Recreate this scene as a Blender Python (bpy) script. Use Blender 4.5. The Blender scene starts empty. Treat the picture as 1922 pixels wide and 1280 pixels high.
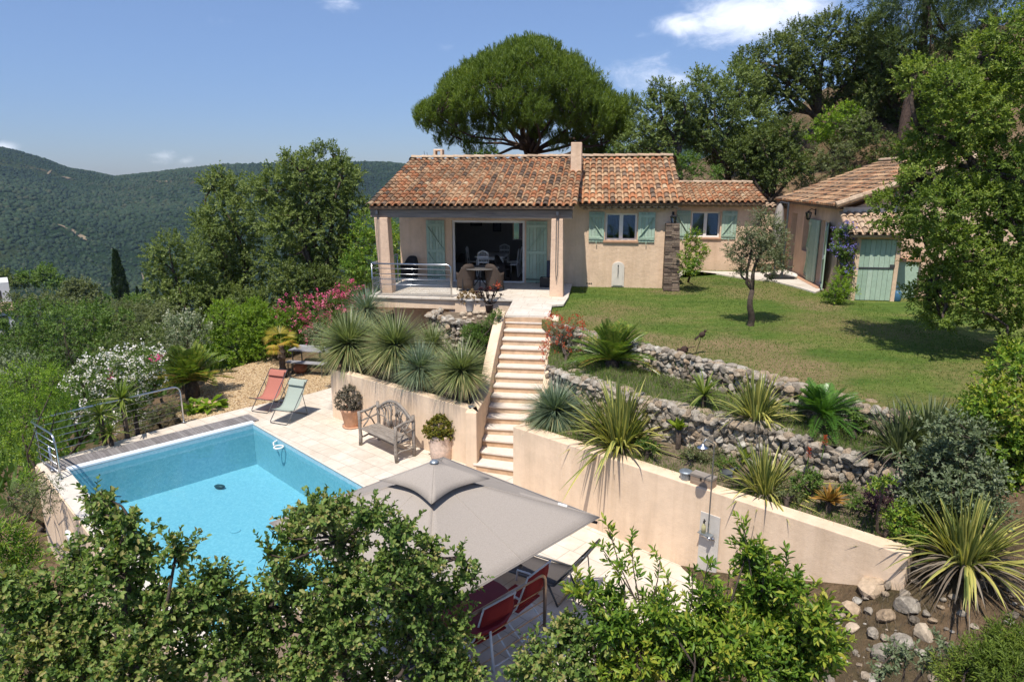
import bpy, math, random
import numpy as np
from mathutils import Vector, Matrix
R = math.radians
rng = np.random.default_rng(11); random.seed(11)
SC = bpy.context.scene; COL = SC.collection

# ------------------------------------------------------------------ camera
CZ = 6.35; PITCH = R(13.5); FPX = 1281.0
cd = bpy.data.cameras.new('camera'); cam = bpy.data.objects.new('camera', cd); COL.objects.link(cam)
cam.location = (0, 0, CZ); cam.rotation_euler = (math.pi/2 - PITCH, 0, 0)
cd.sensor_width = 36; cd.lens = 36*FPX/1922; cd.clip_start = .1; cd.clip_end = 9000
SC.camera = cam

def ray(x, y):
    u = (x-961)/FPX; v = (y-640)/FPX
    return np.array([u, math.cos(PITCH)-v*math.sin(PITCH), -math.sin(PITCH)-v*math.cos(PITCH)])
def P(x, y, z):                       # survey: photo point lying at height z
    r = ray(x, y); return r*((z-CZ)/r[2]) + np.array([0, 0, CZ])
def PY(x, y, Y):                      # survey: photo point standing at depth Y
    r = ray(x, y); return r*(Y/r[1]) + np.array([0, 0, CZ])
HA = R(8); HX = np.array([math.cos(HA), -math.sin(HA), 0]); HY = np.array([math.sin(HA), math.cos(HA), 0])
HO = np.array([0, 23.75, 0])
def HW(u, w, z): return HO + HX*u + HY*w + np.array([0, 0, z])
def HL(q): d = np.array(q)-HO; return np.array([d@HX, d@HY, q[2]])
def HP(x, y, w):                      # survey on a plane parallel to the house front
    r = ray(x, y); t = (w+HO@HY)/(r@HY); q = r*t + np.array([0, 0, CZ]); return np.array([(q-HO)@HX, q[2]])

# ------------------------------------------------------------------ mesh helpers
class MB:
    def __init__(s): s.v = []; s.f = []; s.a = []
    def add(s, vs, fs, a=.5):
        n = len(s.v); s.v += [tuple(map(float, q)) for q in vs]
        s.f += [tuple(i+n for i in f) for f in fs]
        s.a += (list(a) if hasattr(a, '__len__') else [a]*len(fs)); return s
    def box(s, c, d, rz=0, a=.5, M=None):
        x, y, z = d[0]/2, d[1]/2, d[2]/2
        vs = [(-x,-y,-z),(x,-y,-z),(x,y,-z),(-x,y,-z),(-x,-y,z),(x,-y,z),(x,y,z),(-x,y,z)]
        m = (M if M is not None else Matrix.Rotation(rz, 3, 'Z'))
        vs = [tuple(m @ Vector(q) + Vector(c)) for q in vs]
        return s.add(vs, [(0,3,2,1),(4,5,6,7),(0,1,5,4),(1,2,6,5),(2,3,7,6),(3,0,4,7)], a)
    def box2(s, p, q, a=.5):
        return s.box([(i+j)/2 for i, j in zip(p, q)], [abs(j-i) for i, j in zip(p, q)], a=a)
    def bar(s, p, q, w, h, a=.5):      # rectangular bar from p to q
        p = Vector(p); q = Vector(q); d = (q-p); L = d.length; d.normalize()
        up = Vector((0,0,1)) if abs(d.z) < .95 else Vector((0,1,0))
        sx = d.cross(up).normalized(); sz = sx.cross(d)
        M = Matrix((d, sx, sz)).transposed()
        return s.box((p+q)/2, (L, w, h), M=M, a=a)
    def tube(s, pts, r, n=6, a=.5, cap=True):
        pts = [Vector(p) for p in pts]; k = len(pts)
        rr = r if hasattr(r, '__len__') else [r]*k
        vs = []; prev = None
        for i in range(k):
            d = (pts[min(i+1, k-1)]-pts[max(i-1, 0)])
            d = d.normalized() if d.length > 1e-9 else Vector((0,0,1))
            if prev is None:
                up = Vector((0,0,1)) if abs(d.z) < .9 else Vector((1,0,0)); x = d.cross(up).normalized()
            else:
                x = (prev - d*prev.dot(d)); x = x.normalized() if x.length > 1e-6 else d.orthogonal().normalized()
            prev = x; y = d.cross(x)
            for j in range(n):
                t = 2*math.pi*j/n; vs.append(pts[i] + (x*math.cos(t)+y*math.sin(t))*rr[i])
        fs = [(i*n+j, i*n+(j+1)%n, (i+1)*n+(j+1)%n, (i+1)*n+j) for i in range(k-1) for j in range(n)]
        if cap: fs += [tuple(range(n-1, -1, -1)), tuple((k-1)*n+j for j in range(n))]
        return s.add(vs, fs, a)
    def lathe(s, prof, c=(0,0,0), n=16, a=.5):
        vs = [(c[0]+r*math.cos(2*math.pi*j/n), c[1]+r*math.sin(2*math.pi*j/n), c[2]+z) for r, z in prof for j in range(n)]
        fs = [(i*n+j, i*n+(j+1)%n, (i+1)*n+(j+1)%n, (i+1)*n+j) for i in range(len(prof)-1) for j in range(n)]
        if prof[0][0] > 0: fs.append(tuple(range(n-1, -1, -1)))
        if prof[-1][0] > 0: fs.append(tuple((len(prof)-1)*n+j for j in range(n)))
        return s.add(vs, fs, a)
    def prism(s, poly, z0, z1, a=.5):  # poly ccw (x,y); z0,z1 numbers or per-vertex lists
        n = len(poly); A = z0 if hasattr(z0, '__len__') else [z0]*n; B = z1 if hasattr(z1, '__len__') else [z1]*n
        vs = [(p[0], p[1], A[i]) for i, p in enumerate(poly)] + [(p[0], p[1], B[i]) for i, p in enumerate(poly)]
        return s.add(vs, [tuple(range(n-1, -1, -1)), tuple(range(n, 2*n))] + [(i, (i+1)%n, n+(i+1)%n, n+i) for i in range(n)], a)
    def extr(s, poly, axis, t0, t1, a=.5):   # 2-D outline extruded along a world axis
        n = len(poly); f = {'x': lambda p, t: (t, p[0], p[1]), 'y': lambda p, t: (p[0], t, p[1])}[axis]
        vs = [f(p, t0) for p in poly] + [f(p, t1) for p in poly]
        return s.add(vs, [tuple(range(n-1, -1, -1)), tuple(range(n, 2*n))] + [(i, (i+1)%n, n+(i+1)%n, n+i) for i in range(n)], a)
    def rock(s, c, r, sub=1, a=.5, k=.25, M=None):
        V, F = ICO[sub]; sc = np.array(r) if hasattr(r, '__len__') else np.array([r]*3)
        V2 = V*(1+rng.uniform(-k, k, (len(V), 1)))*sc
        rot = np.array(Matrix.Rotation(rng.uniform(0, 6.28), 3, 'Z')) if M is None else M
        return s.add(V2@rot.T + np.array(c), F, a)
    def crag(s, c, r, a=.5, cuts=7, M=None):     # angular broken stone
        V, F = ICO[2]; V = V*(1+rng.uniform(-.05, .05, (len(V), 1)))
        for _ in range(cuts):
            n = rng.normal(0, 1, 3); n /= np.linalg.norm(n); d = rng.uniform(.52, .82); h = V@n-d; V = V-np.maximum(h, 0)[:, None]*n
        sc = np.array(r) if hasattr(r, '__len__') else np.array([r]*3); V = V*sc*1.22
        rot = np.array(Matrix.Rotation(rng.uniform(0, 6.28), 3, 'Z')) if M is None else M
        return s.add(V@rot.T+np.array(c), F, a)
    def build(s, name, mat, parent=None, smooth=False, bevel=0, origin=None, sub=0):
        me = bpy.data.meshes.new(name)
        vs = s.v
        if origin is not None: vs = [(q[0]-origin[0], q[1]-origin[1], q[2]-origin[2]) for q in vs]
        me.from_pydata(vs, [], s.f); me.materials.append(mat)
        at = me.attributes.new('v', 'FLOAT', 'FACE'); at.data.foreach_set('value', np.array(s.a, dtype=np.float32))
        if smooth: me.polygons.foreach_set('use_smooth', [True]*len(me.polygons))
        me.update()
        o = bpy.data.objects.new(name, me); COL.objects.link(o); o.parent = parent
        if origin is not None: o.location = origin
        if bevel:
            b = o.modifiers.new('bevel', 'BEVEL'); b.width = bevel; b.segments = 2; b.limit_method = 'ANGLE'; b.angle_limit = R(40)
        return o
def _ico(n):
    import bmesh
    bm = bmesh.new(); bmesh.ops.create_icosphere(bm, subdivisions=n, radius=1)
    V = np.array([v.co[:] for v in bm.verts]); F = [tuple(v.index for v in f.verts) for f in bm.faces]; bm.free(); return V, F
ICO = {1: _ico(1), 2: _ico(2), 3: _ico(3)}

def arr_mesh(name, V, F, a, mat, parent=None, smooth=False, loc=None):
    """fast mesh from arrays: V (n,3), F (m,k), a (m,)"""
    me = bpy.data.meshes.new(name); m, k = F.shape
    me.vertices.add(len(V)); me.vertices.foreach_set('co', V.astype(np.float32).ravel())
    me.loops.add(m*k); me.loops.foreach_set('vertex_index', F.astype(np.int32).ravel())
    me.polygons.add(m); me.polygons.foreach_set('loop_start', np.arange(0, m*k, k, dtype=np.int32))
    me.polygons.foreach_set('loop_total', np.full(m, k, dtype=np.int32))
    at = me.attributes.new('v', 'FLOAT', 'FACE'); at.data.foreach_set('value', a.astype(np.float32))
    if smooth: me.polygons.foreach_set('use_smooth', np.ones(m, dtype=bool))
    me.materials.append(mat); me.update(calc_edges=True)
    o = bpy.data.objects.new(name, me); COL.objects.link(o); o.parent = parent
    if loc is not None: o.location = loc
    return o

def tag(o, label=None, cat=None, group=None, kind=None):
    if label: o['label'] = label
    if cat: o['category'] = cat
    if group: o['group'] = group
    if kind: o['kind'] = kind
    return o
def thing(name, label, cat, loc=(0,0,0), rz=0, group=None, sc=1):
    o = bpy.data.objects.new(name, None); COL.objects.link(o); o.location = tuple(loc); o.rotation_euler = (0, 0, rz)
    o.scale = (sc, sc, sc) if not hasattr(sc, '__len__') else sc
    o.empty_display_size = .2
    return tag(o, label, cat, group)
def copy_tree(o, parent=None):
    c = o.copy(); COL.objects.link(c); c.parent = parent
    for ch in list(o.children): copy_tree(ch, c)
    return c
def dup(o, label, loc, rz=0, sc=None, group=None):
    c = copy_tree(o); c.location = tuple(loc); c.rotation_euler = (0, 0, rz); c['label'] = label
    if sc is not None: c.scale = (sc, sc, sc) if not hasattr(sc, '__len__') else sc
    if group: c['group'] = group
    return c

# ------------------------------------------------------------------ materials
def nm(name):
    m = bpy.data.materials.new(name); m.use_nodes = True; nt = m.node_tree; nt.nodes.clear()
    out = nt.nodes.new('ShaderNodeOutputMaterial'); return m, nt, out
def N(nt, t, **kw):
    n = nt.nodes.new(t)
    for k, v in kw.items():
        if k.startswith('i_'): n.inputs[k[2:].replace('_', ' ')].default_value = v
        elif k.startswith('n_'): n.inputs[int(k[2:])].default_value = v
        else: setattr(n, k, v)
    return n
def ramp(nt, stops, fac):
    r = nt.nodes.new('ShaderNodeValToRGB'); e = r.color_ramp.elements
    while len(e) < len(stops): e.new(.5)
    for i, (p, c) in enumerate(stops): e[i].position = p; e[i].color = (*c[:3], 1)
    nt.links.new(fac, r.inputs['Fac']); return r
def stops(cols): return [(i/(len(cols)-1), c) for i, c in enumerate(cols)]
def noise(nt, scale, detail=6, rough=.6, vec=None, dist=0, obj=False):
    n = N(nt, 'ShaderNodeTexNoise'); n.inputs['Scale'].default_value = scale; n.inputs['Detail'].default_value = detail
    n.inputs['Roughness'].default_value = rough; n.inputs['Distortion'].default_value = dist
    if vec is None:
        g = N(nt, 'ShaderNodeTexCoord'); vec = g.outputs['Object']
    nt.links.new(vec, n.inputs['Vector']); return n
def geo_pos(nt): return N(nt, 'ShaderNodeNewGeometry').outputs['Position']
def bumpn(nt, h, strength, dist, normal=None):
    b = N(nt, 'ShaderNodeBump'); b.inputs['Strength'].default_value = strength; b.inputs['Distance'].default_value = dist
    nt.links.new(h, b.inputs['Height'])
    if normal is not None: nt.links.new(normal, b.inputs['Normal'])
    return b
def mix(nt, fac, a, b, mode='MIX'):
    m = N(nt, 'ShaderNodeMix', data_type='RGBA', blend_type=mode)
    for s, v in (('Factor', fac), ('A', a), ('B', b)):
        i = [q for q in m.inputs if q.name == s and q.type == ('VALUE' if s == 'Factor' else 'RGBA')][0]
        if isinstance(v, (int, float)): i.default_value = v
        elif isinstance(v, tuple): i.default_value = (*v[:3], 1)
        else: nt.links.new(v, i)
    return [q for q in m.outputs if q.type == 'RGBA'][0]
def bsdf(nt, out, col, rough=.8, spec=.3, metal=0, normal=None):
    b = N(nt, 'ShaderNodeBsdfPrincipled'); b.inputs['Roughness'].default_value = rough; b.inputs['Metallic'].default_value = metal
    b.inputs['Specular IOR Level'].default_value = spec
    if isinstance(col, tuple): b.inputs['Base Color'].default_value = (*col[:3], 1)
    else: nt.links.new(col, b.inputs['Base Color'])
    if normal is not None: nt.links.new(normal, b.inputs['Normal'])
    nt.links.new(b.outputs[0], out.inputs['Surface']); return b
def plain(name, col, rough=.7, var=.15, scale=6, bump=0, bscale=40, metal=0, spec=.3, bdist=.01):
    m, nt, out = nm(name); n = noise(nt, scale, 8, .65)
    lo = tuple(c*(1-var) for c in col); hi = tuple(min(1, c*(1+var)) for c in col)
    r = ramp(nt, [(.3, lo), (.7, hi)], n.outputs['Fac']); nrm = None
    if bump: nrm = bumpn(nt, noise(nt, bscale, 6, .7).outputs['Fac'], bump, bdist).outputs[0]
    bsdf(nt, out, r.outputs['Color'], rough, spec, metal, nrm); return m
def attr_mat(name, cols, rough=.8, nscale=25, var=.25, bump=0, bscale=60, spec=.3, bdist=.01, drift=None):
    """colour picked per face by attribute v (each tile, stone, slat its own), with fine noise on top"""
    m, nt, out = nm(name); at = N(nt, 'ShaderNodeAttribute', attribute_name='v')
    r = ramp(nt, stops(cols), at.outputs['Fac']); n = noise(nt, nscale, 8, .7)
    g = ramp(nt, [(.3, (1-var,)*3), (.7, (1+var,)*3)], n.outputs['Fac'])
    c = mix(nt, 1.0, r.outputs['Color'], g.outputs['Color'], 'MULTIPLY')
    if drift: dn = ramp(nt, [(.38, (.66,.63,.60)), (.60, (1.2,1.15,1.1))], noise(nt, drift, 7, .7).outputs['Fac']); c = mix(nt, 1.0, c, dn.outputs['Color'], 'MULTIPLY')
    nrm = bumpn(nt, noise(nt, bscale, 6, .7).outputs['Fac'], bump, bdist).outputs[0] if bump else None
    bsdf(nt, out, c, rough, spec, 0, nrm); return m
def leaf_mat(name, cols, trans=.3, rough=.5, spec=.22, tcol=1.7):
    m, nt, out = nm(name); at = N(nt, 'ShaderNodeAttribute', attribute_name='v')
    oi = N(nt, 'ShaderNodeObjectInfo')
    r = ramp(nt, stops(cols), at.outputs['Fac'])
    b = bsdf(nt, out, r.outputs['Color'], rough, spec)
    t = N(nt, 'ShaderNodeBsdfTranslucent')
    c2 = mix(nt, 1.0, r.outputs['Color'], (tcol, tcol*1.05, tcol*.5), 'MULTIPLY'); nt.links.new(c2, t.inputs['Color'])
    ms = N(nt, 'ShaderNodeMixShader'); ms.inputs[0].default_value = trans
    nt.links.new(b.outputs[0], ms.inputs[1]); nt.links.new(t.outputs[0], ms.inputs[2]); nt.links.new(ms.outputs[0], out.inputs['Surface']); return m

def stucco(name, col, stain=(.30,.17,.09), amt=.35, bs=.5):
    m, nt, out = nm(name); pos = geo_pos(nt)
    n = noise(nt, 1.2, 8, .7, pos); f = noise(nt, 9, 5, .6, pos)
    c = ramp(nt, [(.3, tuple(q*.84 for q in col)), (.7, tuple(min(1, q*1.1) for q in col))], n.outputs['Fac'])
    st = noise(nt, 2.3, 8, .75, pos, .6)
    sf = ramp(nt, [(.55, (0,0,0)), (.8, (amt,)*3)], st.outputs['Fac'])
    c = mix(nt, sf.outputs['Color'], c.outputs['Color'], stain)
    mp = N(nt, 'ShaderNodeMapping'); mp.inputs['Scale'].default_value = (4, 4, .3); nt.links.new(pos, mp.inputs['Vector']); sk_ = ramp(nt, [(.42, (1,1,1)), (.75, (.80,.77,.73))], noise(nt, 1, 6, .65, mp.outputs[0]).outputs['Fac']); c = mix(nt, .8, c, sk_.outputs['Color'], 'MULTIPLY')
    b1 = bumpn(nt, f.outputs['Fac'], bs, .03); b2 = bumpn(nt, noise(nt, 60, 4, .6, pos).outputs['Fac'], .5, .006, b1.outputs[0])
    bsdf(nt, out, c, .9, .15, 0, b2.outputs[0]); return m
def paving(name, rz, c1, c2, mortar, tw=.6, th=.4, rough=.6):
    m, nt, out = nm(name); pos = geo_pos(nt)
    mp = N(nt, 'ShaderNodeMapping'); mp.inputs['Rotation'].default_value = (0, 0, rz); nt.links.new(pos, mp.inputs['Vector'])
    br = N(nt, 'ShaderNodeTexBrick'); br.offset = .4; br.squash = .7; br.squash_frequency = 3
    nt.links.new(mp.outputs[0], br.inputs['Vector'])
    br.inputs['Scale'].default_value = 1; br.inputs['Mortar Size'].default_value = .008; br.inputs['Brick Width'].default_value = tw; br.inputs['Row Height'].default_value = th
    br.inputs['Color1'].default_value = (*c1, 1); br.inputs['Color2'].default_value = (*c2, 1); br.inputs['Mortar'].default_value = (*mortar, 1); br.inputs['Bias'].default_value = -.2
    n = noise(nt, 5, 10, .7, pos); g = ramp(nt, [(.3, (.86,.84,.8)), (.7, (1.08,1.07,1.05))], n.outputs['Fac'])
    n2 = noise(nt, .7, 6, .7, pos); g2 = ramp(nt, [(.35, (.86,.82,.76)), (.6, (1,1,1))], n2.outputs['Fac'])
    c = mix(nt, 1.0, br.outputs['Color'], g.outputs['Color'], 'MULTIPLY'); c = mix(nt, 1.0, c, g2.outputs['Color'], 'MULTIPLY')
    b = bumpn(nt, br.outputs['Fac'], -.4, .004); b2 = bumpn(nt, noise(nt, 45, 6, .7, pos).outputs['Fac'], .25, .004, b.outputs[0])
    bsdf(nt, out, c, rough, .3, 0, b2.outputs[0]); return m
def wood(name, c1, c2, scale=(2, 30, 30), rough=.75, gen='Object'):
    m, nt, out = nm(name); tc = N(nt, 'ShaderNodeTexCoord'); mp = N(nt, 'ShaderNodeMapping'); mp.inputs['Scale'].default_value = scale
    nt.links.new(tc.outputs[gen], mp.inputs['Vector']); n = noise(nt, 1, 8, .7, mp.outputs[0], .5)
    r = ramp(nt, [(.3, c1), (.7, c2)], n.outputs['Fac']); b = bumpn(nt, n.outputs['Fac'], .4, .006)
    bsdf(nt, out, r.outputs['Color'], rough, .25, 0, b.outputs[0]); return m

M = {}
M['wall'] = stucco('house_render', (.675,.49,.34)); M['wall_pink'] = stucco('pink_render', (.68,.485,.345), amt=.3)
M['garden_wall'] = stucco('garden_wall_render', (.73,.55,.39), (.50,.34,.21), .25, .22)
M['tile'] = attr_mat('clay_tile', [(.095,.07,.052),(.16,.112,.078),(.25,.16,.098),(.325,.21,.122),(.39,.265,.158),(.35,.195,.105),(.31,.148,.074),(.34,.135,.06),(.41,.31,.20)], .9, 14, .4, .3, 50, drift=.9)
M['shower_stone'] = plain('shower_stone', (.50,.46,.41), .6, .12, 6)
M['ridge'] = attr_mat('ridge_tile', [(.30,.21,.14),(.43,.32,.22),(.38,.25,.16)], .9, 12, .35, .3, 40)
M['mint'] = attr_mat('mint_paint', [(.27,.365,.275),(.335,.435,.335),(.385,.475,.375)], .6, 10, .12, .15, 60, bdist=.003)
M['white_paint'] = plain('white_paint', (.70,.69,.66), .45, .06, 4)
M['glass'] = None
M['beam'] = wood('weathered_beam', (.11,.09,.075), (.31,.255,.205), (1.2, 25, 25))
M['stone_buttress'] = attr_mat('slate_stone', [(.07,.05,.04),(.14,.10,.075),(.20,.15,.11),(.26,.19,.14)], .9, 20, .3, .5, 40)
M['travertine'] = paving('travertine_paving', R(41), (.67,.60,.525), (.60,.53,.455), (.44,.375,.31))
M['terrace'] = paving('terrace_paving', HA, (.68,.625,.56), (.60,.54,.47), (.47,.41,.35))
M['path'] = paving('path_paving', HA, (.64,.58,.52), (.59,.53,.47), (.46,.41,.36), .8, .5)
M['step_tread'] = plain('step_tread_stone', (.64,.56,.475), .6, .1, 7, .2, 40)
M['step_riser'] = attr_mat('step_riser_tile', [(.47,.30,.18),(.56,.385,.25),(.54,.40,.28)], .7, 6, .2, .15, 50)
M['coping'] = plain('coping_stone', (.60,.54,.465), .6, .1, 5, .2, 40)
M['steel'] = plain('brushed_steel', (.55,.55,.56), .28, .06, 5, metal=1)
M['dark_metal'] = plain('dark_metal', (.03,.03,.033), .45, .2, 8, metal=.4)
M['grey_metal'] = plain('grey_metal', (.10,.10,.105), .4, .15, 8, metal=.6)
M['zinc'] = plain('zinc', (.30,.33,.35), .45, .25, 14, metal=.7)
M['limestone'] = attr_mat('limestone_rock', [(.15,.122,.092),(.27,.228,.178),(.36,.315,.255),(.33,.24,.155),(.43,.395,.335)], .95, 11, .5, 1, 18, bdist=.05)
M['bark'] = plain('bark', (.075,.055,.042), .95, .5, 9, 1, 22, bdist=.03)
M['pine_bark'] = plain('pine_bark', (.085,.055,.042), .95, .5, 6, 1, 16, bdist=.04)
M['terracotta'] = plain('terracotta', (.50,.28,.17), .85, .25, 7, .2, 40)
M['pot_white'] = plain('pale_pot', (.50,.47,.43), .8, .15, 8, .2, 50)
M['soil'] = plain('soil', (.155,.115,.078), .95, .45, 7, .8, 30, bdist=.03)
M['interior'] = plain('interior_plaster', (.30,.27,.24), .9, .08, 3); M['interior_floor'] = plain('interior_floor', (.12,.085,.06), .5, .2, 5)
M['wicker'] = plain('wicker', (.06,.043,.033), .8, .4, 60, .8, 90, bdist=.008); M['dark_wicker'] = plain('dark_wicker', (.025,.02,.018), .7, .4, 60, .8, 90)
M['black'] = plain('black_plastic', (.02,.02,.022), .5, .2, 10)
def glass_mat():
    m, nt, out = nm('window_glass'); g = N(nt, 'ShaderNodeBsdfGlossy'); g.inputs['Roughness'].default_value = .02; g.inputs['Color'].default_value = (.9,.95,1,1)
    d = N(nt, 'ShaderNodeBsdfTransparent'); d.inputs['Color'].default_value = (.75,.78,.8,1)
    fr = N(nt, 'ShaderNodeFresnel'); fr.inputs['IOR'].default_value = 1.7
    ms = N(nt, 'ShaderNodeMixShader'); nt.links.new(fr.outputs[0], ms.inputs[0]); nt.links.new(d.outputs[0], ms.inputs[1]); nt.links.new(g.outputs[0], ms.inputs[2])
    nt.links.new(ms.outputs[0], out.inputs['Surface']); return m
M['glass'] = glass_mat()

# ------------------------------------------------------------------ light and sky
SUN_EL = R(63); SAZ = R(19.5)           # light travels toward (+sin, +cos) of SAZ
trav = Vector((math.sin(SAZ)*math.cos(SUN_EL), math.cos(SAZ)*math.cos(SUN_EL), -math.sin(SUN_EL)))
sl = bpy.data.lights.new('sun', 'SUN'); sl.energy = 3.9; sl.angle = R(.53); sl.color = (1, .95, .87)
so = bpy.data.objects.new('sun', sl); COL.objects.link(so); so.rotation_euler = trav.to_track_quat('-Z', 'Y').to_euler(); so.location = (-10, -30, 60)
W = bpy.data.worlds.new('World'); SC.world = W; W.use_nodes = True; nt = W.node_tree; nt.nodes.clear()
wo = N(nt, 'ShaderNodeOutputWorld'); bg = N(nt, 'ShaderNodeBackground'); nt.links.new(bg.outputs[0], wo.inputs[0]); bg.inputs['Strength'].default_value = .118
sk = N(nt, 'ShaderNodeTexSky', sky_type='NISHITA', sun_disc=False, sun_elevation=SUN_EL, sun_rotation=math.pi+SAZ, altitude=200, air_density=1.0, dust_density=.25, ozone_density=3.5)
tc = N(nt, 'ShaderNodeTexCoord'); vec = tc.outputs['Generated']
cl = noise(nt, 17, 10, .66, vec, .5); mp = N(nt, 'ShaderNodeMapping'); mp.inputs['Scale'].default_value = (1, 1, 2.2); nt.links.new(vec, mp.inputs['Vector']); nt.links.new(mp.outputs[0], cl.inputs['Vector'])
acc = None
for (x, y, rad, amt) in ((1400, 30, 150, 1.0), (1290, 45, 70, .9), (1500, 12, 80, .9), (645, 10, 60, .55), (1215, 140, 110, .55), (1270, 150, 60, .6), (1200, 68, 34, .38), (310, 292, 60, .45), (345, 302, 40, .45), (430, 40, 45, .35), (840, 88, 40, .3), (10, 275, 30, .7), (240, 200, 40, .25), (430, 300, 30, .25), (470, 212, 30, .2)):
    d = Vector(ray(x, y)).normalized()
    sub = N(nt, 'ShaderNodeVectorMath', operation='SUBTRACT'); nt.links.new(vec, sub.inputs[0]); sub.inputs[1].default_value = d
    ml = N(nt, 'ShaderNodeVectorMath', operation='MULTIPLY'); nt.links.new(sub.outputs[0], ml.inputs[0]); ml.inputs[1].default_value = (1, 1, 2.4)
    ln = N(nt, 'ShaderNodeVectorMath', operation='LENGTH'); nt.links.new(ml.outputs[0], ln.inputs[0])
    mr = N(nt, 'ShaderNodeMapRange', clamp=True); mr.inputs['From Min'].default_value = rad/FPX*1.15; mr.inputs['From Max'].default_value = 0; mr.inputs['To Max'].default_value = amt
    nt.links.new(ln.outputs['Value'], mr.inputs['Value'])
    if acc is None: acc = mr.outputs[0]
    else:
        mx = N(nt, 'ShaderNodeMath', operation='MAXIMUM'); nt.links.new(acc, mx.inputs[0]); nt.links.new(mr.outputs[0], mx.inputs[1]); acc = mx.outputs[0]
ad = N(nt, 'ShaderNodeMath', operation='ADD'); nt.links.new(cl.outputs['Fac'], ad.inputs[0]); nt.links.new(acc, ad.inputs[1])
mr = N(nt, 'ShaderNodeMapRange', clamp=True, interpolation_type='SMOOTHSTEP'); mr.inputs['From Min'].default_value = .72; mr.inputs['From Max'].default_value = 1.45; mr.inputs['To Max'].default_value = .74; nt.links.new(ad.outputs[0], mr.inputs['Value'])
skc = mix(nt, 1.0, sk.outputs[0], (1.10,1.01,1.02), 'MULTIPLY'); sx_ = N(nt, 'ShaderNodeSeparateXYZ'); nt.links.new(vec, sx_.inputs[0]); hg = ramp(nt, [(0, (.31,.385,.53)), (.10, (.41,.48,.61)), (.35, (.70,.735,.78)), (.8, (.9,.9,.9))], sx_.outputs['Z']); skc = mix(nt, 1.0, skc, hg.outputs['Color'], 'MULTIPLY'); cm = mix(nt, mr.outputs[0], skc, (8.5, 8.6, 9.2)); nt.links.new(cm, bg.inputs['Color'])
SC.view_settings.view_transform = 'Standard'; SC.view_settings.look = 'None'; SC.view_settings.exposure = .66; SC.view_settings.gamma = 1
SC.cycles.max_bounces = 8; SC.cycles.transparent_max_bounces = 24; SC.cycles.diffuse_bounces = 3; SC.cycles.glossy_bounces = 3
SC.cycles.use_denoising = True; SC.cycles.use_adaptive_sampling = True; SC.cycles.adaptive_threshold = .02
# ================================================================== SETTING
DECK = 0.0; TER = 2.75; LAWN = 2.66
def struct(o, kind='structure'): o['kind'] = kind; return o
class Warp:                                         # thin-plate surface through surveyed spot heights
    def __init__(s, pts):
        s.p = np.array(pts, float); n = len(s.p); K = s.phi(np.linalg.norm(s.p[:, None, :2]-s.p[None, :, :2], axis=2)) + np.eye(n)*.5
        A = np.zeros((n+3, n+3)); A[:n, :n] = K; A[:n, n] = 1; A[:n, n+1:] = s.p[:, :2]; A[n, :n] = 1; A[n+1:, :n] = s.p[:, :2].T
        s.w = np.linalg.solve(A, np.concatenate([s.p[:, 2], [0, 0, 0]]))
    @staticmethod
    def phi(r): return np.where(r > 1e-6, r*r*np.log(np.maximum(r, 1e-6)), 0)
    def __call__(s, X, Y):
        q = np.stack([np.ravel(X), np.ravel(Y)], 1); d = np.linalg.norm(q[:, None]-s.p[None, :, :2], axis=2)
        z = s.phi(d)@s.w[:-3] + s.w[-3] + q@s.w[-2:]; return z.reshape(np.shape(X))
ground = Warp([(-3,12,-2.2),(-7,14.5,-2.2),(-4,9.5,-2.2),(-9,11.5,-2.3),(0,9,-1.4),(-1,14,-1.2),(-3,17,-1),(-13,14,-2.6),(-12.5,19,-1.3),(-8,21,-.25),(-5,21,-.2),(-20,20,-4.5),(-20,30,-4.0),
  (-40,40,-9.5),(-58,98,-15),(-30,98,-15.5),(-10,30,-.4),(-16,26,-2.6),(-5,31,1.2),(0,33,2.0),(-60,60,-12),(-100,60,-17),(-90,100,-19),(0,100,-10),(-120,20,-18),(-40,10,-10),
  (5,34,2.8),(2,24,2.0),(8,24,2.2),(14,24,2.3),(0,45,1.0),(10,33,3.4),(14,35,4.2),(17,38,7.2),(20,40,9.8),(26,42,13.5),(14,44,6.8),(9,40,4.2),(8,50,4),(40,45,17),(30,30,9.5),(24,24,4.0),(22,19,2.8),(16,18,2.3),(12,16,2.4),(14,12,2.5),(9,10,2.1),(11,9.2,2.52),(16,11,2.56),(14.5,14,2.5),(18.5,18.5,2.5),(6,12.5,1.0),(3,14,.8),(3.5,11,.3),
  (6.5,8,1.25),(7,6,1.0),(9,6,2.2),(12,6,3),(4.2,6.5,.15),(4.65,7.75,.72),(5.0,7.2,.9),(5.4,7.9,1.15),(2,5,-1.0),(0,5,-1.8),(-6,5,-3),(-12,6,-4),(-3,2,-2.6),(3,1,-.8),(8,0,1),(20,5,5),(-20,0,-6),(60,60,20),(60,20,14),(60,110,20),(20,110,4)])
xs = np.concatenate([np.arange(-120, -24, 2.5), np.arange(-24, 32, .6), np.arange(32, 62, 2.5)]); ys = np.concatenate([np.arange(-3, 48, .6), np.arange(48, 112, 2.5)])
GX, GY = np.meshgrid(xs, ys); GZ = ground(GX, GY)
bank = np.clip((GX-10)/8, 0, 1)*np.clip((GY-29)/6, 0, 1)
GZ = GZ + bank*(np.sin(GX*1.3+GY*.7)*.35+np.sin(GX*2.9-GY*2.1)*.2+rng.normal(0, .12, GX.shape)) + rng.normal(0, .025, GX.shape)
ny, nx = GX.shape; ii = (np.arange(ny-1)[:, None]*nx + np.arange(nx-1)).ravel(); F = np.stack([ii, ii+1, ii+nx+1, ii+nx], 1)
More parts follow.
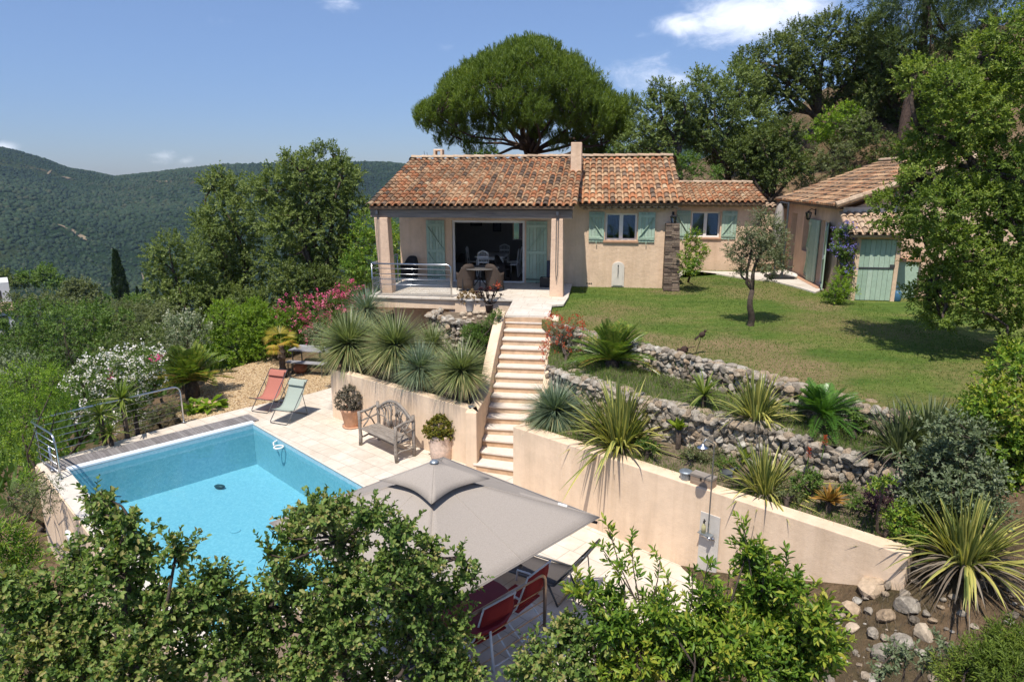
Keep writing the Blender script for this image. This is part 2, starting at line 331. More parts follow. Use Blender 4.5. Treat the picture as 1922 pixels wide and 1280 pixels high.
def earth_mat():
    m, nt, out = nm('hillside_earth'); pos = geo_pos(nt); n = noise(nt, .5, 10, .7, pos); n2 = noise(nt, 6, 10, .75, pos)
    c = ramp(nt, [(.30, (.06,.062,.028)), (.42, (.115,.09,.05)), (.55, (.19,.13,.08)), (.7, (.25,.18,.115))], n.outputs['Fac'])
    g = ramp(nt, [(.3, (.5,.5,.5)), (.7, (1.35,1.3,1.25))], n2.outputs['Fac']); c = mix(nt, 1, c.outputs['Color'], g.outputs['Color'], 'MULTIPLY')
    b = bumpn(nt, n2.outputs['Fac'], 1, .12); bsdf(nt, out, c, .95, .1, 0, b.outputs[0]); return m
o = arr_mesh('ground', np.stack([GX.ravel(), GY.ravel(), GZ.ravel()], 1), F, np.full(len(F), .5), earth_mat(), smooth=True); struct(o)

# ---- far hills: one polar sheet
def skyline(x):   # surveyed skyline of the far ridge, photo x -> photo y
    return np.interp(x, [-900, -300, 0, 45, 90, 130, 170, 215, 260, 330, 420, 560, 690, 745, 860, 960, 1180, 1260, 1330, 1500, 2200], [330, 268, 285, 292, 303, 317, 322, 331, 328, 323, 318, 322, 317, 313, 318, 314, 290, 262, 250, 262, 300])
ths = np.linspace(R(-50), R(42), 240); rs = np.concatenate([np.linspace(95, 600, 34), np.linspace(620, 1750, 90), np.linspace(1780, 2250, 8)])
T, RR = np.meshgrid(ths, rs)
px = 961 + FPX*np.tan(T)/math.cos(PITCH); py = skyline(px)
elev = np.arctan((640-py)/FPX) - PITCH
ridge = CZ + 1650*np.tan(elev)
def smooth(a, b, x): t = np.clip((x-a)/(b-a), 0, 1); return t*t*(3-2*t)
ZR = -15.5 + (-112+15.5)*smooth(95, 520, RR) + (ridge+112)*smooth(560, 1650, RR)**.9 - 130*smooth(1680, 2250, RR)
def fbm(x, y, seed, s):
    g = np.random.default_rng(seed); z = np.zeros_like(x); amp = 1
    for k in range(5):
        for q in range(4):
            a = g.uniform(0, 6.28); z += amp*np.sin((x*math.cos(a)+y*math.sin(a))*s*g.uniform(.7, 1.3)+g.uniform(0, 6.28))/4
        amp *= .55; s *= 1.9
    return z
HXX = RR*np.sin(T); HYY = RR*np.cos(T)
mask = smooth(150, 600, RR)*(1-smooth(1350, 1640, RR)*.85)
ZR = ZR + fbm(HXX, HYY, 3, .006)*26*mask
spur = np.exp(-((T-R(-36))/R(9))**2)*np.exp(-((RR-640)/170)**2)*34; ZR = ZR + spur       # the nearer spur with the scar
ny, nx = T.shape; ii = (np.arange(ny-1)[:, None]*nx + np.arange(nx-1)).ravel(); F = np.stack([ii, ii+1, ii+nx+1, ii+nx], 1)
def hill_mat():
    m, nt, out = nm('wooded_hill'); pos = geo_pos(nt); n = noise(nt, .012, 10, .72, pos); n2 = noise(nt, .12, 8, .75, pos)
    c = ramp(nt, [(.33, (.012,.026,.012)), (.5, (.022,.042,.016)), (.62, (.04,.052,.022)), (.70, (.10,.078,.045))], n.outputs['Fac'])
    g = ramp(nt, [(.35, (.5,.5,.5)), (.65, (1.3,1.3,1.2))], n2.outputs['Fac']); c = mix(nt, 1, c.outputs['Color'], g.outputs['Color'], 'MULTIPLY')
    bsdf(nt, out, c, .95, .05, 0, bumpn(nt, n2.outputs['Fac'], 1, 3).outputs[0]); return m
o = arr_mesh('hills', np.stack([HXX.ravel(), HYY.ravel(), ZR.ravel()], 1), F, np.full(len(F), .5), hill_mat(), smooth=True); struct(o)
def hill_z(th, r):
    i = np.clip((th-ths[0])/(ths[1]-ths[0]), 0, len(ths)-1.001); j = np.interp(r, rs, np.arange(len(rs)))
    i0 = i.astype(int); j0 = np.minimum(j.astype(int), len(rs)-2); fi = i-i0; fj = j-j0
    return ZR[j0, i0]*(1-fi)*(1-fj)+ZR[j0, i0+1]*fi*(1-fj)+ZR[j0+1, i0]*(1-fi)*fj+ZR[j0+1, i0+1]*fi*fj
def spur_at(t, r): return np.exp(-((t-R(-36))/R(9))**2)*np.exp(-((r-640)/170)**2)
# far woodland canopy: nobody could count it
V1, F1 = ICO[1]; F1 = np.array(F1); keep = V1[F1].mean(1)[:, 2] > -.35; F1 = F1[keep]
nt_ = 47000
th = rng.uniform(R(-44), R(-4), nt_); rr = np.sqrt(rng.uniform(300**2, 1690**2, nt_)); s2 = rng.random(nt_) < .12; th[s2] = rng.uniform(R(8), R(22), s2.sum())
cxx = rr*np.sin(th); cyy = rr*np.cos(th); dens = fbm(cxx, cyy, 9, .018)
scar = np.exp(-((th-R(-34.2)-(rr-640)*.00012)/R(.7))**2)*((rr > 560) & (rr < 760))
k = (dens+rng.uniform(-.9, .9, nt_) > -.75) & (scar < .45); th, rr, cxx, cyy = th[k], rr[k], cxx[k], cyy[k]; n_ = len(th)
sz = rng.uniform(1.0, 2.7, n_)*(1+.5*(fbm(cxx, cyy, 5, .01)))*np.where(rr > 900, 1.25, 1)
sz = np.clip(sz, .9, 4.6)
jit = 1+rng.uniform(-.35, .35, (n_, len(V1), 1))
VV = V1[None]*jit*np.stack([sz, sz, sz*rng.uniform(.7, 1.15, n_)], 1)[:, None, :] + np.stack([cxx, cyy, hill_z(th, rr)+sz*.35], 1)[:, None, :]
FF = (F1[None]+(np.arange(n_)*len(V1))[:, None, None]).reshape(-1, 3)
av = np.repeat(np.clip(.42+.34*fbm(cxx, cyy, 21, .009)+rng.normal(0, .14, n_)+.22*spur_at(th, rr), 0, 1), len(F1))
M['wood_far'] = attr_mat('far_canopy', [(.007,.018,.010),(.013,.030,.013),(.024,.045,.017),(.042,.050,.024),(.06,.065,.03)], .9, .3, .5, 0)
o = arr_mesh('woodland', VV.reshape(-1, 3), FF, av, M['wood_far']); tag(o, 'dark green woodland covering the far hills', 'woodland', kind='stuff')
# bare sandy scars on the spur
M['scar'] = plain('sandy_scar', (.19,.145,.09), .95, .4, .1)
def hill_hit(x, y):     # where a photo point meets the hill sheet
    d = ray(x, y); t = math.atan2(d[0], d[1]); rad = np.linspace(250, 1690, 900); zz = hill_z(np.full(900, t), rad)
    los = CZ + rad*d[2]/math.hypot(d[0], d[1]); k = np.argmax(zz > los); return t, rad[k]
def scar_patch(poly):
    pts = []; c = np.array(hill_hit(*np.mean(poly, 0)))
    for x, y in poly:
        t, r_ = hill_hit(x, y); r_ = np.clip(r_, c[1]*.8, c[1]*1.2)
        pts.append((r_*math.sin(t), r_*math.cos(t), float(hill_z(np.array([t]), np.array([r_]))[0])+1.8))
    return pts
mb = MB()
for poly in ([(106,424),(118,426),(128,430),(139,434),(147,441),(158,445),(165,450),(163,454),(155,452),(150,449),(145,445),(141,442),(136,437),(127,433),(117,428)], [(165,451),(175,455),(182,458),(174,456)], [(208,469),(214,471),(220,474),(215,475)], [(266,515),(270,520),(273,528),(275,541),(272,539),(269,530),(267,522)], [(88,328),(93,323),(98,321),(95,326),(91,330)], [(115,334),(122,333),(134,337),(128,338)], [(125,502),(130,505),(126,505)], [(290,342),(310,341),(326,343),(310,344)]):
    q = scar_patch(poly); mb.add(q, [tuple(range(len(q)))])
struct(mb.build('dirt_track', M['scar']))

# ---- pool deck
pA = P(130,885,0); pB = P(475,797,0); e1 = (pB-pA)/np.linalg.norm(pB-pA); e2 = np.array([e1[1], -e1[0], 0])   # e1 along the far edge, e2 toward the viewer
PW_ = np.linalg.norm(pB-pA); PL_ = 7.9
def PO(a, b, z=0): return pA + e1*a + e2*b + np.array([0, 0, z])      # pool frame
POOL_RZ = math.atan2(e1[1], e1[0])
w0 = P(625,783,0); w1 = P(885,875,0)
r0 = np.array([.02,12.95,0]); r1 = np.array([5.2,8.05,0])
hole = [PO(-.02,-.02), PO(PW_+.02,-.02), PO(PW_+.02,PL_+.02), PO(-.02,PL_+.02)]
rq = P(1022,1185,0); RA = float((rq-pA)@e1); RB = float((rq-pA)@e2)     # right end of the lower railing in the pool frame
deck_out = [PO(-.42,-1.02), P(345,793,0), P(400,780,0), P(462,765,0), P(540,748,0), P(585,738,0), P(625,724,0)+np.array([.4,.3,0]), w0+np.array([.5,.6,0]), w1+np.array([.4,.8,0]), np.array([.25,14.4,0]), r0+np.array([.25,.25,0]), P(1386,1108,0)+np.array([.4,.1,0]), P(1400,1140,0), P(1230,1180,0), PO(RA+.9,RB-.15), PO(RA+.75,RB+.9), PO(1.2,RB+.9), PO(1.2,PL_+.3), PO(-.42,PL_+.3)]
# sheet with the pool cut out: quads strip between the hole and the outline built by bmesh fill
import bmesh
def sheet(name, outer, holes, mat, z, thick=.12, mat2=None):
    bm = bmesh.new(); es = []
    for loop in [outer]+holes:
        vs = [bm.verts.new((q[0], q[1], z)) for q in loop]
        es += [bm.edges.new((vs[i], vs[(i+1) % len(vs)])) for i in range(len(vs))]
    bmesh.ops.triangle_fill(bm, use_beauty=True, use_dissolve=False, edges=es)
    fs = [f for f in bm.faces]
    for f in fs:
        if f.normal.z < 0: f.normal_flip()
    if thick:
        r_ = bmesh.ops.extrude_face_region(bm, geom=fs); bmesh.ops.translate(bm, vec=(0, 0, -thick), verts=[g for g in r_['geom'] if isinstance(g, bmesh.types.BMVert)])
        bmesh.ops.recalc_face_normals(bm, faces=bm.faces[:])
    me = bpy.data.meshes.new(name); bm.to_mesh(me); bm.free(); me.materials.append(mat)
    o = bpy.data.objects.new(name, me); COL.objects.link(o); return o
struct(sheet('pool_deck', deck_out, [hole], M['travertine'], 0, .14))

# ---- swimming pool
pool = thing('swimming_pool', 'rectangular turquoise swimming pool set in pale stone deck', 'swimming pool', PO(0,0,0), POOL_RZ)   # local x = e1, local y = -e2
def tile_pool():
    m, nt, out = nm('pool_mosaic'); g = N(nt, 'ShaderNodeTexCoord'); n = N(nt, 'ShaderNodeTexVoronoi', feature='F1'); n.inputs['Scale'].default_value = 22; nt.links.new(g.outputs['Object'], n.inputs['Vector'])
    c = ramp(nt, [(0, (.225,.42,.50)), (.5, (.275,.46,.535)), (1, (.34,.52,.58))], n.outputs['Color']); bsdf(nt, out, c.outputs['Color'], .5, .3); return m
M['pool'] = tile_pool(); DEP = 1.12
b = MB(); W_, L_ = PW_, PL_
b.add([(0,0,-DEP),(W_,0,-DEP),(W_,-L_,-DEP),(0,-L_,-DEP),(0,0,-.001),(W_,0,-.001),(W_,-L_,-.001),(0,-L_,-.001)], [(0,3,2,1),(0,1,5,4),(1,2,6,5),(2,3,7,6),(3,0,4,7)])
# underwater bench step along the house-side corner
b.build('basin', M['pool'], pool)
c = MB()
for p, q in (((W_+.001,.0),(W_+.05,-L_-.3)), ((-.42,0),(0,-L_-.3)), ((0,-L_),(W_,-L_-.3))): c.box2((p[0],p[1],.004),(q[0],q[1],.03))
c.build('coping', M['coping'], pool, bevel=.008)
b = MB(); b.box2((-.02,.0,.004),(W_+.05,.17,.06)); b.build('cover_housing', plain('white_cover', (.74,.78,.80), .35, .03), pool, bevel=.008)
b = MB(); nb = 62
for i in range(nb):
    x0 = -.30 + (W_+.55)*i/nb; b.box2((x0,.18,.006),(x0+(W_+.55)/nb-.006,.80,.035), a=rng.random())
M['deckwood'] = attr_mat('grey_decking', [(.15,.135,.13),(.20,.18,.175),(.235,.215,.205)], .8, 12, .2, .2, 60)
b.build('cover_decking', M['deckwood'], pool, bevel=.003)
b = MB(); b.tube([(W_+.02,-1.35,-.05),(W_-.1,-1.35,-.09),(W_-.16,-1.5,-.1)], .02); b.tube([(W_-.14+.11*math.cos(t), -1.72+.11*math.sin(t), -.085) for t in np.linspace(0, 6.28, 15)], .022)
tag(b.build('pool_handle', M['white_paint'], pool, smooth=True))
b = MB(); b.lathe([(0,0),(.11,0),(.11,.015),(0,.02)], (2.3,-3.1,-DEP+.002)); b.build('drain', M['pool'], pool)
b = MB(); b.rock((2.9,-.78,-DEP+.06),(.15,.08,.05),2,k=.03); tag(b.build('pool_cleaner', plain('dark_green_plastic',(.02,.05,.05),.4), smooth=True, origin=(0,0,0)), 'dark pool cleaner lying on the pool floor by the far wall', 'pool cleaner'); o = bpy.data.objects['pool_cleaner']; o.location = pool.location; o.rotation_euler = pool.rotation_euler
b = MB()                                    # raised outer wall of the pool on the valley side
b.box2((-.44,.98,-2.6),(-.40+.25,-L_-.3,-.005)); b.box2((-.44,.98,-2.6),(W_+.3,1.2,-.12)); b.box2((-.44,-L_-.3,-2.6),(W_+.3,-L_-.1,-.005))
b.build('outer_wall', M['garden_wall'], pool, bevel=.01)
b = MB(); b.tube([(-.50,-2.0,-2.2),(-.50,-2.0,-.75),(-.50,-2.0,-.62),(-.50,-1.92,-.56),(-.5,-1.8,-.56)], .05, 8); b.build('overflow_pipe', M['white_paint'], pool, smooth=True)
def water_mat():
    m, nt, out = nm('pool_water'); pos = geo_pos(nt); n = noise(nt, 2.2, 4, .55, pos, .6); n2 = noise(nt, 9, 3, .5, pos)
    b1 = bumpn(nt, n.outputs['Fac'], .10, .06); b2 = bumpn(nt, n2.outputs['Fac'], .08, .015, b1.outputs[0])
    g = N(nt, 'ShaderNodeBsdfGlossy'); g.inputs['Roughness'].default_value = .02; nt.links.new(b2.outputs[0], g.inputs['Normal'])
    t = N(nt, 'ShaderNodeBsdfTransparent'); t.inputs['Color'].default_value = (.66,.90,.95,1)
    fr = N(nt, 'ShaderNodeFresnel'); fr.inputs['IOR'].default_value = 1.33; nt.links.new(b2.outputs[0], fr.inputs['Normal'])
    ms = N(nt, 'ShaderNodeMixShader'); nt.links.new(fr.outputs[0], ms.inputs[0]); nt.links.new(t.outputs[0], ms.inputs[1]); nt.links.new(g.outputs[0], ms.inputs[2]); nt.links.new(ms.outputs[0], out.inputs['Surface']); return m
b = MB(); b.add([PO(0,0,-.1),PO(W_,0,-.1),PO(W_,L_,-.1),PO(0,L_,-.1)], [(0,3,2,1)]); struct(b.build('water', water_mat()))

# ---- gravel garden at the left of the deck
grav = [P(345,793,0), P(330,775,0), P(400,700,0), P(500,672,0), P(600,640,0), P(640,640,0), P(690,690,0), P(640,735,0), P(540,748,0), P(462,765,0), P(400,782,0)]
def gravel_mat(name, cols, sc=28):
    m, nt, out = nm(name); pos = geo_pos(nt); v = N(nt, 'ShaderNodeTexVoronoi'); v.inputs['Scale'].default_value = sc; nt.links.new(pos, v.inputs['Vector'])
    sp = N(nt, 'ShaderNodeSeparateColor'); nt.links.new(v.outputs['Color'], sp.inputs[0])
    c = ramp(nt, stops(cols), sp.outputs[0]); bsdf(nt, out, c.outputs['Color'], .9, .2, 0, bumpn(nt, v.outputs['Distance'], -.9, .03).outputs[0]); return m
M['gravel'] = gravel_mat('ochre_gravel', [(.20,.125,.065),(.36,.245,.13),(.46,.33,.19),(.55,.43,.28)])
struct(sheet('gravel', grav, [], M['gravel'], -.03, .0))
# loose pebbles for relief
b = MB()
gp = np.array(grav)[:, :2]
def inpoly(p, poly):
    c = False; j = len(poly)-1
    for i in range(len(poly)):
        if ((poly[i][1] > p[1]) != (poly[j][1] > p[1])) and p[0] < (poly[j][0]-poly[i][0])*(p[1]-poly[i][1])/(poly[j][1]-poly[i][1])+poly[i][0]: c = not c
        j = i
    return c
def scatter(poly, n):
    poly = np.array(poly)[:, :2]; lo = poly.min(0); hi = poly.max(0); out = []
    while len(out) < n:
        p = rng.uniform(lo, hi)
        if inpoly(p, poly): out.append(p)
    return out
M['pebble'] = attr_mat('ochre_pebbles', [(.24,.15,.08),(.40,.28,.155),(.50,.37,.22),(.60,.49,.34)], .9, 20, .2)
for q in scatter(grav, 3500): b.rock((q[0], q[1], -.025), rng.uniform(.012, .03, 3), 1, rng.random())
tag(b.build('pebbles', M['pebble']), 'ochre gravel beside the pool deck', 'gravel', kind='stuff')

# ---- stairs up to the terrace
NR = 16; rise = TER/NR
sT = P(948,592,TER); sT2 = P(1032,593,TER); sB = P(897,868,rise); swid = 1.22
tl = HL(sT); bl = HL(sB)
stair = thing('garden_staircase', 'pale stone staircase with ochre risers climbing from pool deck to terrace', 'staircase')
bt = MB(); br = MB()
for i in range(1, NR):
    f = (i-1)/(NR-2); z = TER-rise*i; u = tl[0]+(bl[0]-tl[0])*f; w = tl[1]+(bl[1]-tl[1])*f; st = (tl[1]-bl[1])/(NR-2)
    fan = .0 if i < NR-3 else (i-(NR-4))*.085; ww = swid+(.12 if i == NR-1 else 0)
    u0 = u-(.10 if i == NR-1 else 0)
    A, B, C, D = (u0,w-fan*.25,0), (u+ww,w-fan*1.4,0), (u+ww,w+st+.05,0), (u0,w+st+.05,0)
    q = [HW(*p) for p in (A, B, C, D)]
    bt.prism([(a[0], a[1]) for a in q], z-.045, z)
    q2 = [HW(A[0]+.0, A[1]+.03, 0), HW(B[0], B[1]+.03, 0), HW(C[0], C[1], 0), HW(D[0], D[1], 0)]
    br.prism([(a[0], a[1]) for a in q2], z-rise-.3 if i < NR-1 else -.1, z-.045, a=rng.random())
q = [HW(tl[0],tl[1]+.02,0), HW(tl[0]+swid,tl[1]+.02,0), HW(tl[0]+swid,tl[1]+.3,0), HW(tl[0],tl[1]+.3,0)]
br.prism([(a[0], a[1]) for a in q], TER-.5, TER-.05, a=.3)
bt.build('tread', M['step_tread'], stair, bevel=.006); br.build('riser', M['step_riser'], stair)

# stringer wall at the left of the stairs (runs into the planter wall) and low kerb at the right
b = MB(); nS = 14; th_ = .26; prof = []
for i in range(nS+1):
    f = i/nS; u = tl[0]+(bl[0]-tl[0])*f; w = tl[1]+.15+(bl[1]-tl[1]-.2)*f
    zt = TER+.10-(rise*(NR-1))*f*1.0+.22*math.sin(math.pi*min(1, f*1.1))
    zt = max(zt, 1.36) if f > .5 else zt
    prof.append((u, w, zt))
vs = []
for u, w, zt in prof:
    for du, z in ((-th_, -.1), (-.01, -.1), (-.01, zt), (-th_, zt)): vs.append(HW(u+du, w, z))
fs = [(0,1,2,3), tuple(nS*4+k for k in (3,2,1,0))]
for i in range(nS):
    for k in range(4): fs.append((i*4+k, (i+1)*4+k, (i+1)*4+(k+1)%4, i*4+(k+1)%4))
b.add(vs, fs); b.build('stringer_wall', M['garden_wall'], stair, bevel=.02)
b = MB(); vs = []
prof2 = []
for i in range(nS+1):
    f = i/nS*.62; u = tl[0]+swid+(bl[0]-tl[0])*f; w = tl[1]+.1+(bl[1]-tl[1])*f; prof2.append((u, w, TER+.03-rise*(NR-1)*f+.12*math.sin(math.pi*min(1, f*1.4))))
for u, w, zt in prof2:
    for du, z in ((.01, .2), (.22, .2), (.22, zt), (.01, zt)): vs.append(HW(u+du, w, z))
b.add(vs, fs); b.build('kerb_wall', M['garden_wall'], stair, bevel=.02)
b = MB(); q = HW(prof[1][0]-.13, prof[1][1]-.05, prof[1][2]); b.lathe([(0,0),(.07,0),(.07,.012),(.045,.02),(.02,.016),(0,.016)], q, 14); tag(b.build('step_light', M['zinc'], None, origin=tuple(q)), 'small round grey spotlight set in the top of the stair wall', 'light'); step_light = bpy.data.objects['step_light']

# ---- planter wall, left bed
PT = 1.36
wd = (w1-w0)/np.linalg.norm(w1-w0); wn = np.array([-wd[1], wd[0], 0])     # wn points back, away from viewer
if wn[1] < 0: wn = -wn
wend = HW(bl[0]-.03, bl[1]+.02, 0)
planter = thing('planter_wall', 'long beige rendered planter wall filled with spiky grass trees', 'planter wall', tuple(w0))
b = MB(); L0 = np.zeros(3)
def loc(p): return tuple(np.array(p)-w0)
outer = [w0, w1, wend, wend+HY*1.2-HX*.0]; inner = [wend+HY*1.2-HX*.24, wend-HX*.24+HY*.25, w1+wn*.24-wd*.1, w0+wn*.24+wd*.24]
back = w0+wn*2.9
b.prism([loc(p)[:2] for p in (w0, w1, w1+wn*.24-wd*.02, w0+wn*.24)], -.1, PT)
b.prism([loc(p)[:2] for p in (w1+wd*.001, wend, wend-HX*.2+HY*.3, w1+wn*.26-wd*.02)], -.1, PT+.004)
b.prism([loc(p)[:2] for p in (w0+wn*.241, w0+wn*.241+wd*.24, back+wd*.24, back)], -.1, PT-.003)
b.build('wall', M['garden_wall'], planter, bevel=.012)
b = MB(); q = w1-wd*.1+wn*.12; b.lathe([(0,0),(.07,0),(.07,.012),(.045,.02),(.02,.016),(0,.016)], (q[0],q[1],PT), 14); tag(b.build('step_light', M['zinc'], None, origin=(q[0],q[1],PT)), 'small round grey spotlight in the corner of the planter wall', 'light')
bed1 = [w0+wn*.2+wd*.2, w1+wn*.2-wd*.1, wend-HX*.2+HY*.3, HW(tl[0]-.25, tl[1]-.8, 0), HW(tl[0]-1.2,tl[1],0), HW(-3.6,-3.0,0), back+wd*.2]
struct(sheet('planting_bed', bed1, [], M['soil'], PT-.16, 0))

# ---- retaining wall with shower, right
rd = (r1-r0)/np.linalg.norm(r1-r0); rn = np.array([-rd[1], rd[0], 0]); rn = rn if rn[1] > 0 else -rn
RT = 1.5; RL = np.linalg.norm(r1-r0)
def RW(t, d, z): return r0 + rd*t + rn*d + np.array([0, 0, z])        # along, behind, up
ret = thing('retaining_wall', 'long smooth beige retaining wall with an outdoor shower', 'retaining wall', tuple(r0))
b = MB(); b.prism([tuple((RW(t, d, 0)-r0)[:2]) for t, d in ((0,0),(RL,0),(RL,.3),(0,.3))], -.5, [RT-.03, RT+.02, RT+.02, RT-.03])
b.prism([tuple((p-r0)[:2]) for p in (RW(0,.3,0)+HX*.0, RW(.27,.3,0), RW(.27,.3,0)+HY*2.6+HX*.25, RW(0,.3,0)+HY*2.6+HX*.25)], -.1, RT-.034)
b.build('wall', M['garden_wall'], ret, bevel=.012)

# ---- upper beds, lawn
lw = [P(1028,690,2.22)+np.array([0,.1,0]), P(1090,716,2.24), P(1170,745,2.26), P(1250,766,2.28), P(1330,786,2.28), P(1400,800,2.27), P(1500,826,2.22), P(1600,858,2.14), P(1680,893,2.0)]
uw = [P(1035,612,2.72), P(1090,625,2.72), P(1200,652,2.7), P(1320,682,2.7), P(1440,712,2.7), P(1560,748,2.68), P(1660,775,2.62), P(1780,805,2.55)]
bedlow = [RW(.1,.2,0), RW(1.2,.2,0), RW(RL,.2,0), RW(RL,.2,0)+np.array([1.2,.6,0]), lw[-1]+np.array([.6,.5,0]), lw[-1]+np.array([0,.3,0])] + [p+np.array([.1,.25,0]) for p in lw[-2::-1]]
nb_ = 40; lwA = np.array(lw); Ls = np.concatenate([[0], np.cumsum(np.linalg.norm(np.diff(lwA[:, :2], axis=0), axis=1))]); Vb = []
for i in range(nb_+1):
    f = i/nb_; a_ = RW(.15+(RL-.15)*f, .2, 0); s_ = Ls[-1]*f; bx_ = np.array([np.interp(s_, Ls, lwA[:, k]) for k in range(2)])
    for j in range(9):
        g_ = j/8; Vb.append((a_[0]*(1-g_)+bx_[0]*g_+(.12*g_), a_[1]*(1-g_)+bx_[1]*g_+.15*g_, RT-.1+.30*g_+(rng.normal(0, .012) if 0 < j < 8 else 0)))
Fb = [(i*9+j, (i+1)*9+j, (i+1)*9+j+1, i*9+j+1) for i in range(nb_) for j in range(8)]
b = MB(); b.add(Vb, Fb); struct(b.build('planting_bed', M['soil'], smooth=True))
def bedlow_z(p):
    d = np.array([p[0], p[1], 0])-r0; k = float(d@rn); return RT-.1+.30*min(1, max(0, (k-.2)/1.7))
M['bedgrass'] = plain('dry_bed_turf', (.10,.095,.045), .95, .55, 2.2, 1, 30, bdist=.04)
bedup = [p+np.array([0,.12,0]) for p in lw] + [lw[-1]+np.array([2.5,.5,0]), uw[-1]+np.array([1.2,.3,0])] + [p+np.array([0,.2,0]) for p in uw[::-1]]
struct(sheet('planting_bed', bedup, [], M['bedgrass'], 2.22, 0))
def lawn_mat():
    m, nt, out = nm('lawn'); pos = geo_pos(nt); mp = N(nt, 'ShaderNodeMapping'); mp.inputs['Scale'].default_value = (.55, 1.5, 1); nt.links.new(pos, mp.inputs['Vector'])
    n = noise(nt, .55, 8, .68, mp.outputs[0], .4); n2 = noise(nt, 11, 8, .75, mp.outputs[0]); n3 = noise(nt, .28, 5, .6, pos)
    c = ramp(nt, [(.30, (.052,.098,.018)), (.43, (.082,.132,.026)), (.54, (.118,.158,.036)), (.66, (.175,.172,.062)), (.82, (.22,.17,.09))], n.outputs['Fac'])
    d = ramp(nt, [(.47, (0,0,0)), (.62, (.85,.85,.85))], n3.outputs['Fac']); c = mix(nt, d.outputs['Color'], c.outputs['Color'], (.20,.16,.075))
    for (x, y, rad) in ((1290,655,1.3),(1440,665,1.5),(1190,632,.9),(1120,600,.8),(1500,700,1.3),(1255,548,.9),(1540,575,1.0),(1380,640,.9)):
        q = P(x, y, LAWN); sb = N(nt, 'ShaderNodeVectorMath', operation='DISTANCE'); nt.links.new(pos, sb.inputs[0]); sb.inputs[1].default_value = tuple(q)
        ad_ = N(nt, 'ShaderNodeMath', operation='MULTIPLY_ADD'); nt.links.new(n.outputs['Fac'], ad_.inputs[0]); ad_.inputs[1].default_value = -2.6*rad; nt.links.new(sb.outputs['Value'], ad_.inputs[2])
        mr_ = N(nt, 'ShaderNodeMapRange', clamp=True, interpolation_type='SMOOTHSTEP'); mr_.inputs['From Min'].default_value = -.2*rad; mr_.inputs['From Max'].default_value = -1.1*rad; mr_.inputs['To Max'].default_value = .75; nt.links.new(ad_.outputs[0], mr_.inputs['Value'])
        c = mix(nt, mr_.outputs[0], c if not hasattr(c, 'outputs') else c.outputs['Color'], (.225,.165,.095))
    g = ramp(nt, [(.3, (.5,.55,.45)), (.7, (1.4,1.35,1.25))], n2.outputs['Fac']); c = mix(nt, 1, c, g.outputs['Color'], 'MULTIPLY')
    bsdf(nt, out, c, .9, .1, 0, bumpn(nt, noise(nt, 45, 5, .7, pos).outputs['Fac'], .9, .03).outputs[0]); return m
M['lawn'] = lawn_mat()
lawn_poly = [P(1012,596,LAWN), P(1020,560,LAWN), HW(1.4,.2,0), HW(5.25,.2,0), HW(5.25,5.1,0), HW(10.6,5.1,0), HW(10.7,.5,0), HW(14,.5,0), np.array([19,19,0]), np.array([17,11,0]), np.array([11,9,0])] + [p+np.array([0,.1,0]) for p in uw[::-1]]
struct(sheet('lawn', lawn_poly, [], M['lawn'], LAWN, .2))
path_poly = [HP(1290,509,0)]
path_pts = [P(1292,508,2.70), P(1345,514,2.70), P(1400,523,2.70), P(1450,527,2.70), P(1500,540,2.70), P(1530,549,2.70), P(1552,541,2.70), P(1490,503,2.70), HW(9.6,4.4,0), HW(6,4.4,0), HW(6,2.6,0)]
struct(sheet('path', path_pts, [], M['path'], LAWN+.05, .12))

# ---- dry stone walls: every stone modelled, one wall one thing
def stone_wall(name, label, line, zb, zt, thick, size, parent=None):
    t = thing(name, label, 'stone wall', (line[0][0], line[0][1], zb)); o3 = np.array([line[0][0], line[0][1], zb]); b = MB(); c = MB()
    for i in range(len(line)-1):
        p, q = np.array(line[i]), np.array(line[i+1]); L = np.linalg.norm((q-p)[:2]); d = (q-p)/L; d[2] = 0; n = np.array([-d[1], d[0], 0]); n = n if n[1] > 0 else -n
        f_ = i/(len(line)-1); zt0 = p[2]; zt1 = q[2]
        c.prism([tuple((p+n*.10-o3)[:2]), tuple((q+n*.10-o3)[:2]), tuple((q+n*thick-o3)[:2]), tuple((p+n*thick-o3)[:2])], -.15, [zt0-.09-zb, zt1-.09-zb, zt1-.09-zb, zt0-.09-zb], a=.0)
        z = zb
        while z < max(zt0, zt1)+.02:
            s = rng.uniform(.8, 1.2)*size; x = rng.uniform(-.1, .1)
            while x < L:
                s1 = s*rng.uniform(.6, 1.5); top = zt0+(zt1-zt0)*x/L
                if z < top-.02:
                    pos = p+d*(x+s1*.5)+n*(.07+rng.uniform(-.035, .05)); hz = min(s*.56, top-z+.04)
                    al = math.atan2(d[1], d[0]); Mr = np.array(Matrix.Rotation(al+rng.uniform(-.15, .15), 3, 'Z') @ Matrix.Rotation(rng.uniform(-.25, .25), 3, 'Y'))
                    b.crag((pos[0]-o3[0], pos[1]-o3[1], z+s*.4-zb), (s1*.56, size*.60, hz*1.02), rng.random(), 8, Mr)
                x += s1*.95
            z += s*.78
        x = 0
        while x < L:                                # capping stones across the top
            s1 = size*rng.uniform(1.0, 2.2); top = zt0+(zt1-zt0)*x/L
            for k in range(2):
                pos = p+d*(x+s1*.5)+n*(.12+(thick-.1)*k+rng.uniform(-.06, .06)); al = math.atan2(d[1], d[0])
                b.crag((pos[0]-o3[0], pos[1]-o3[1], top-.06-zb+rng.uniform(-.02, .02)), (s1*.56, thick*.40, .065), .3+.7*rng.random(), 7, np.array(Matrix.Rotation(al+rng.uniform(-.2, .2), 3, 'Z')))
            x += s1*.92
    b.build('stones', M['limestone'], t); c.build('core', M['soil'], t); return t
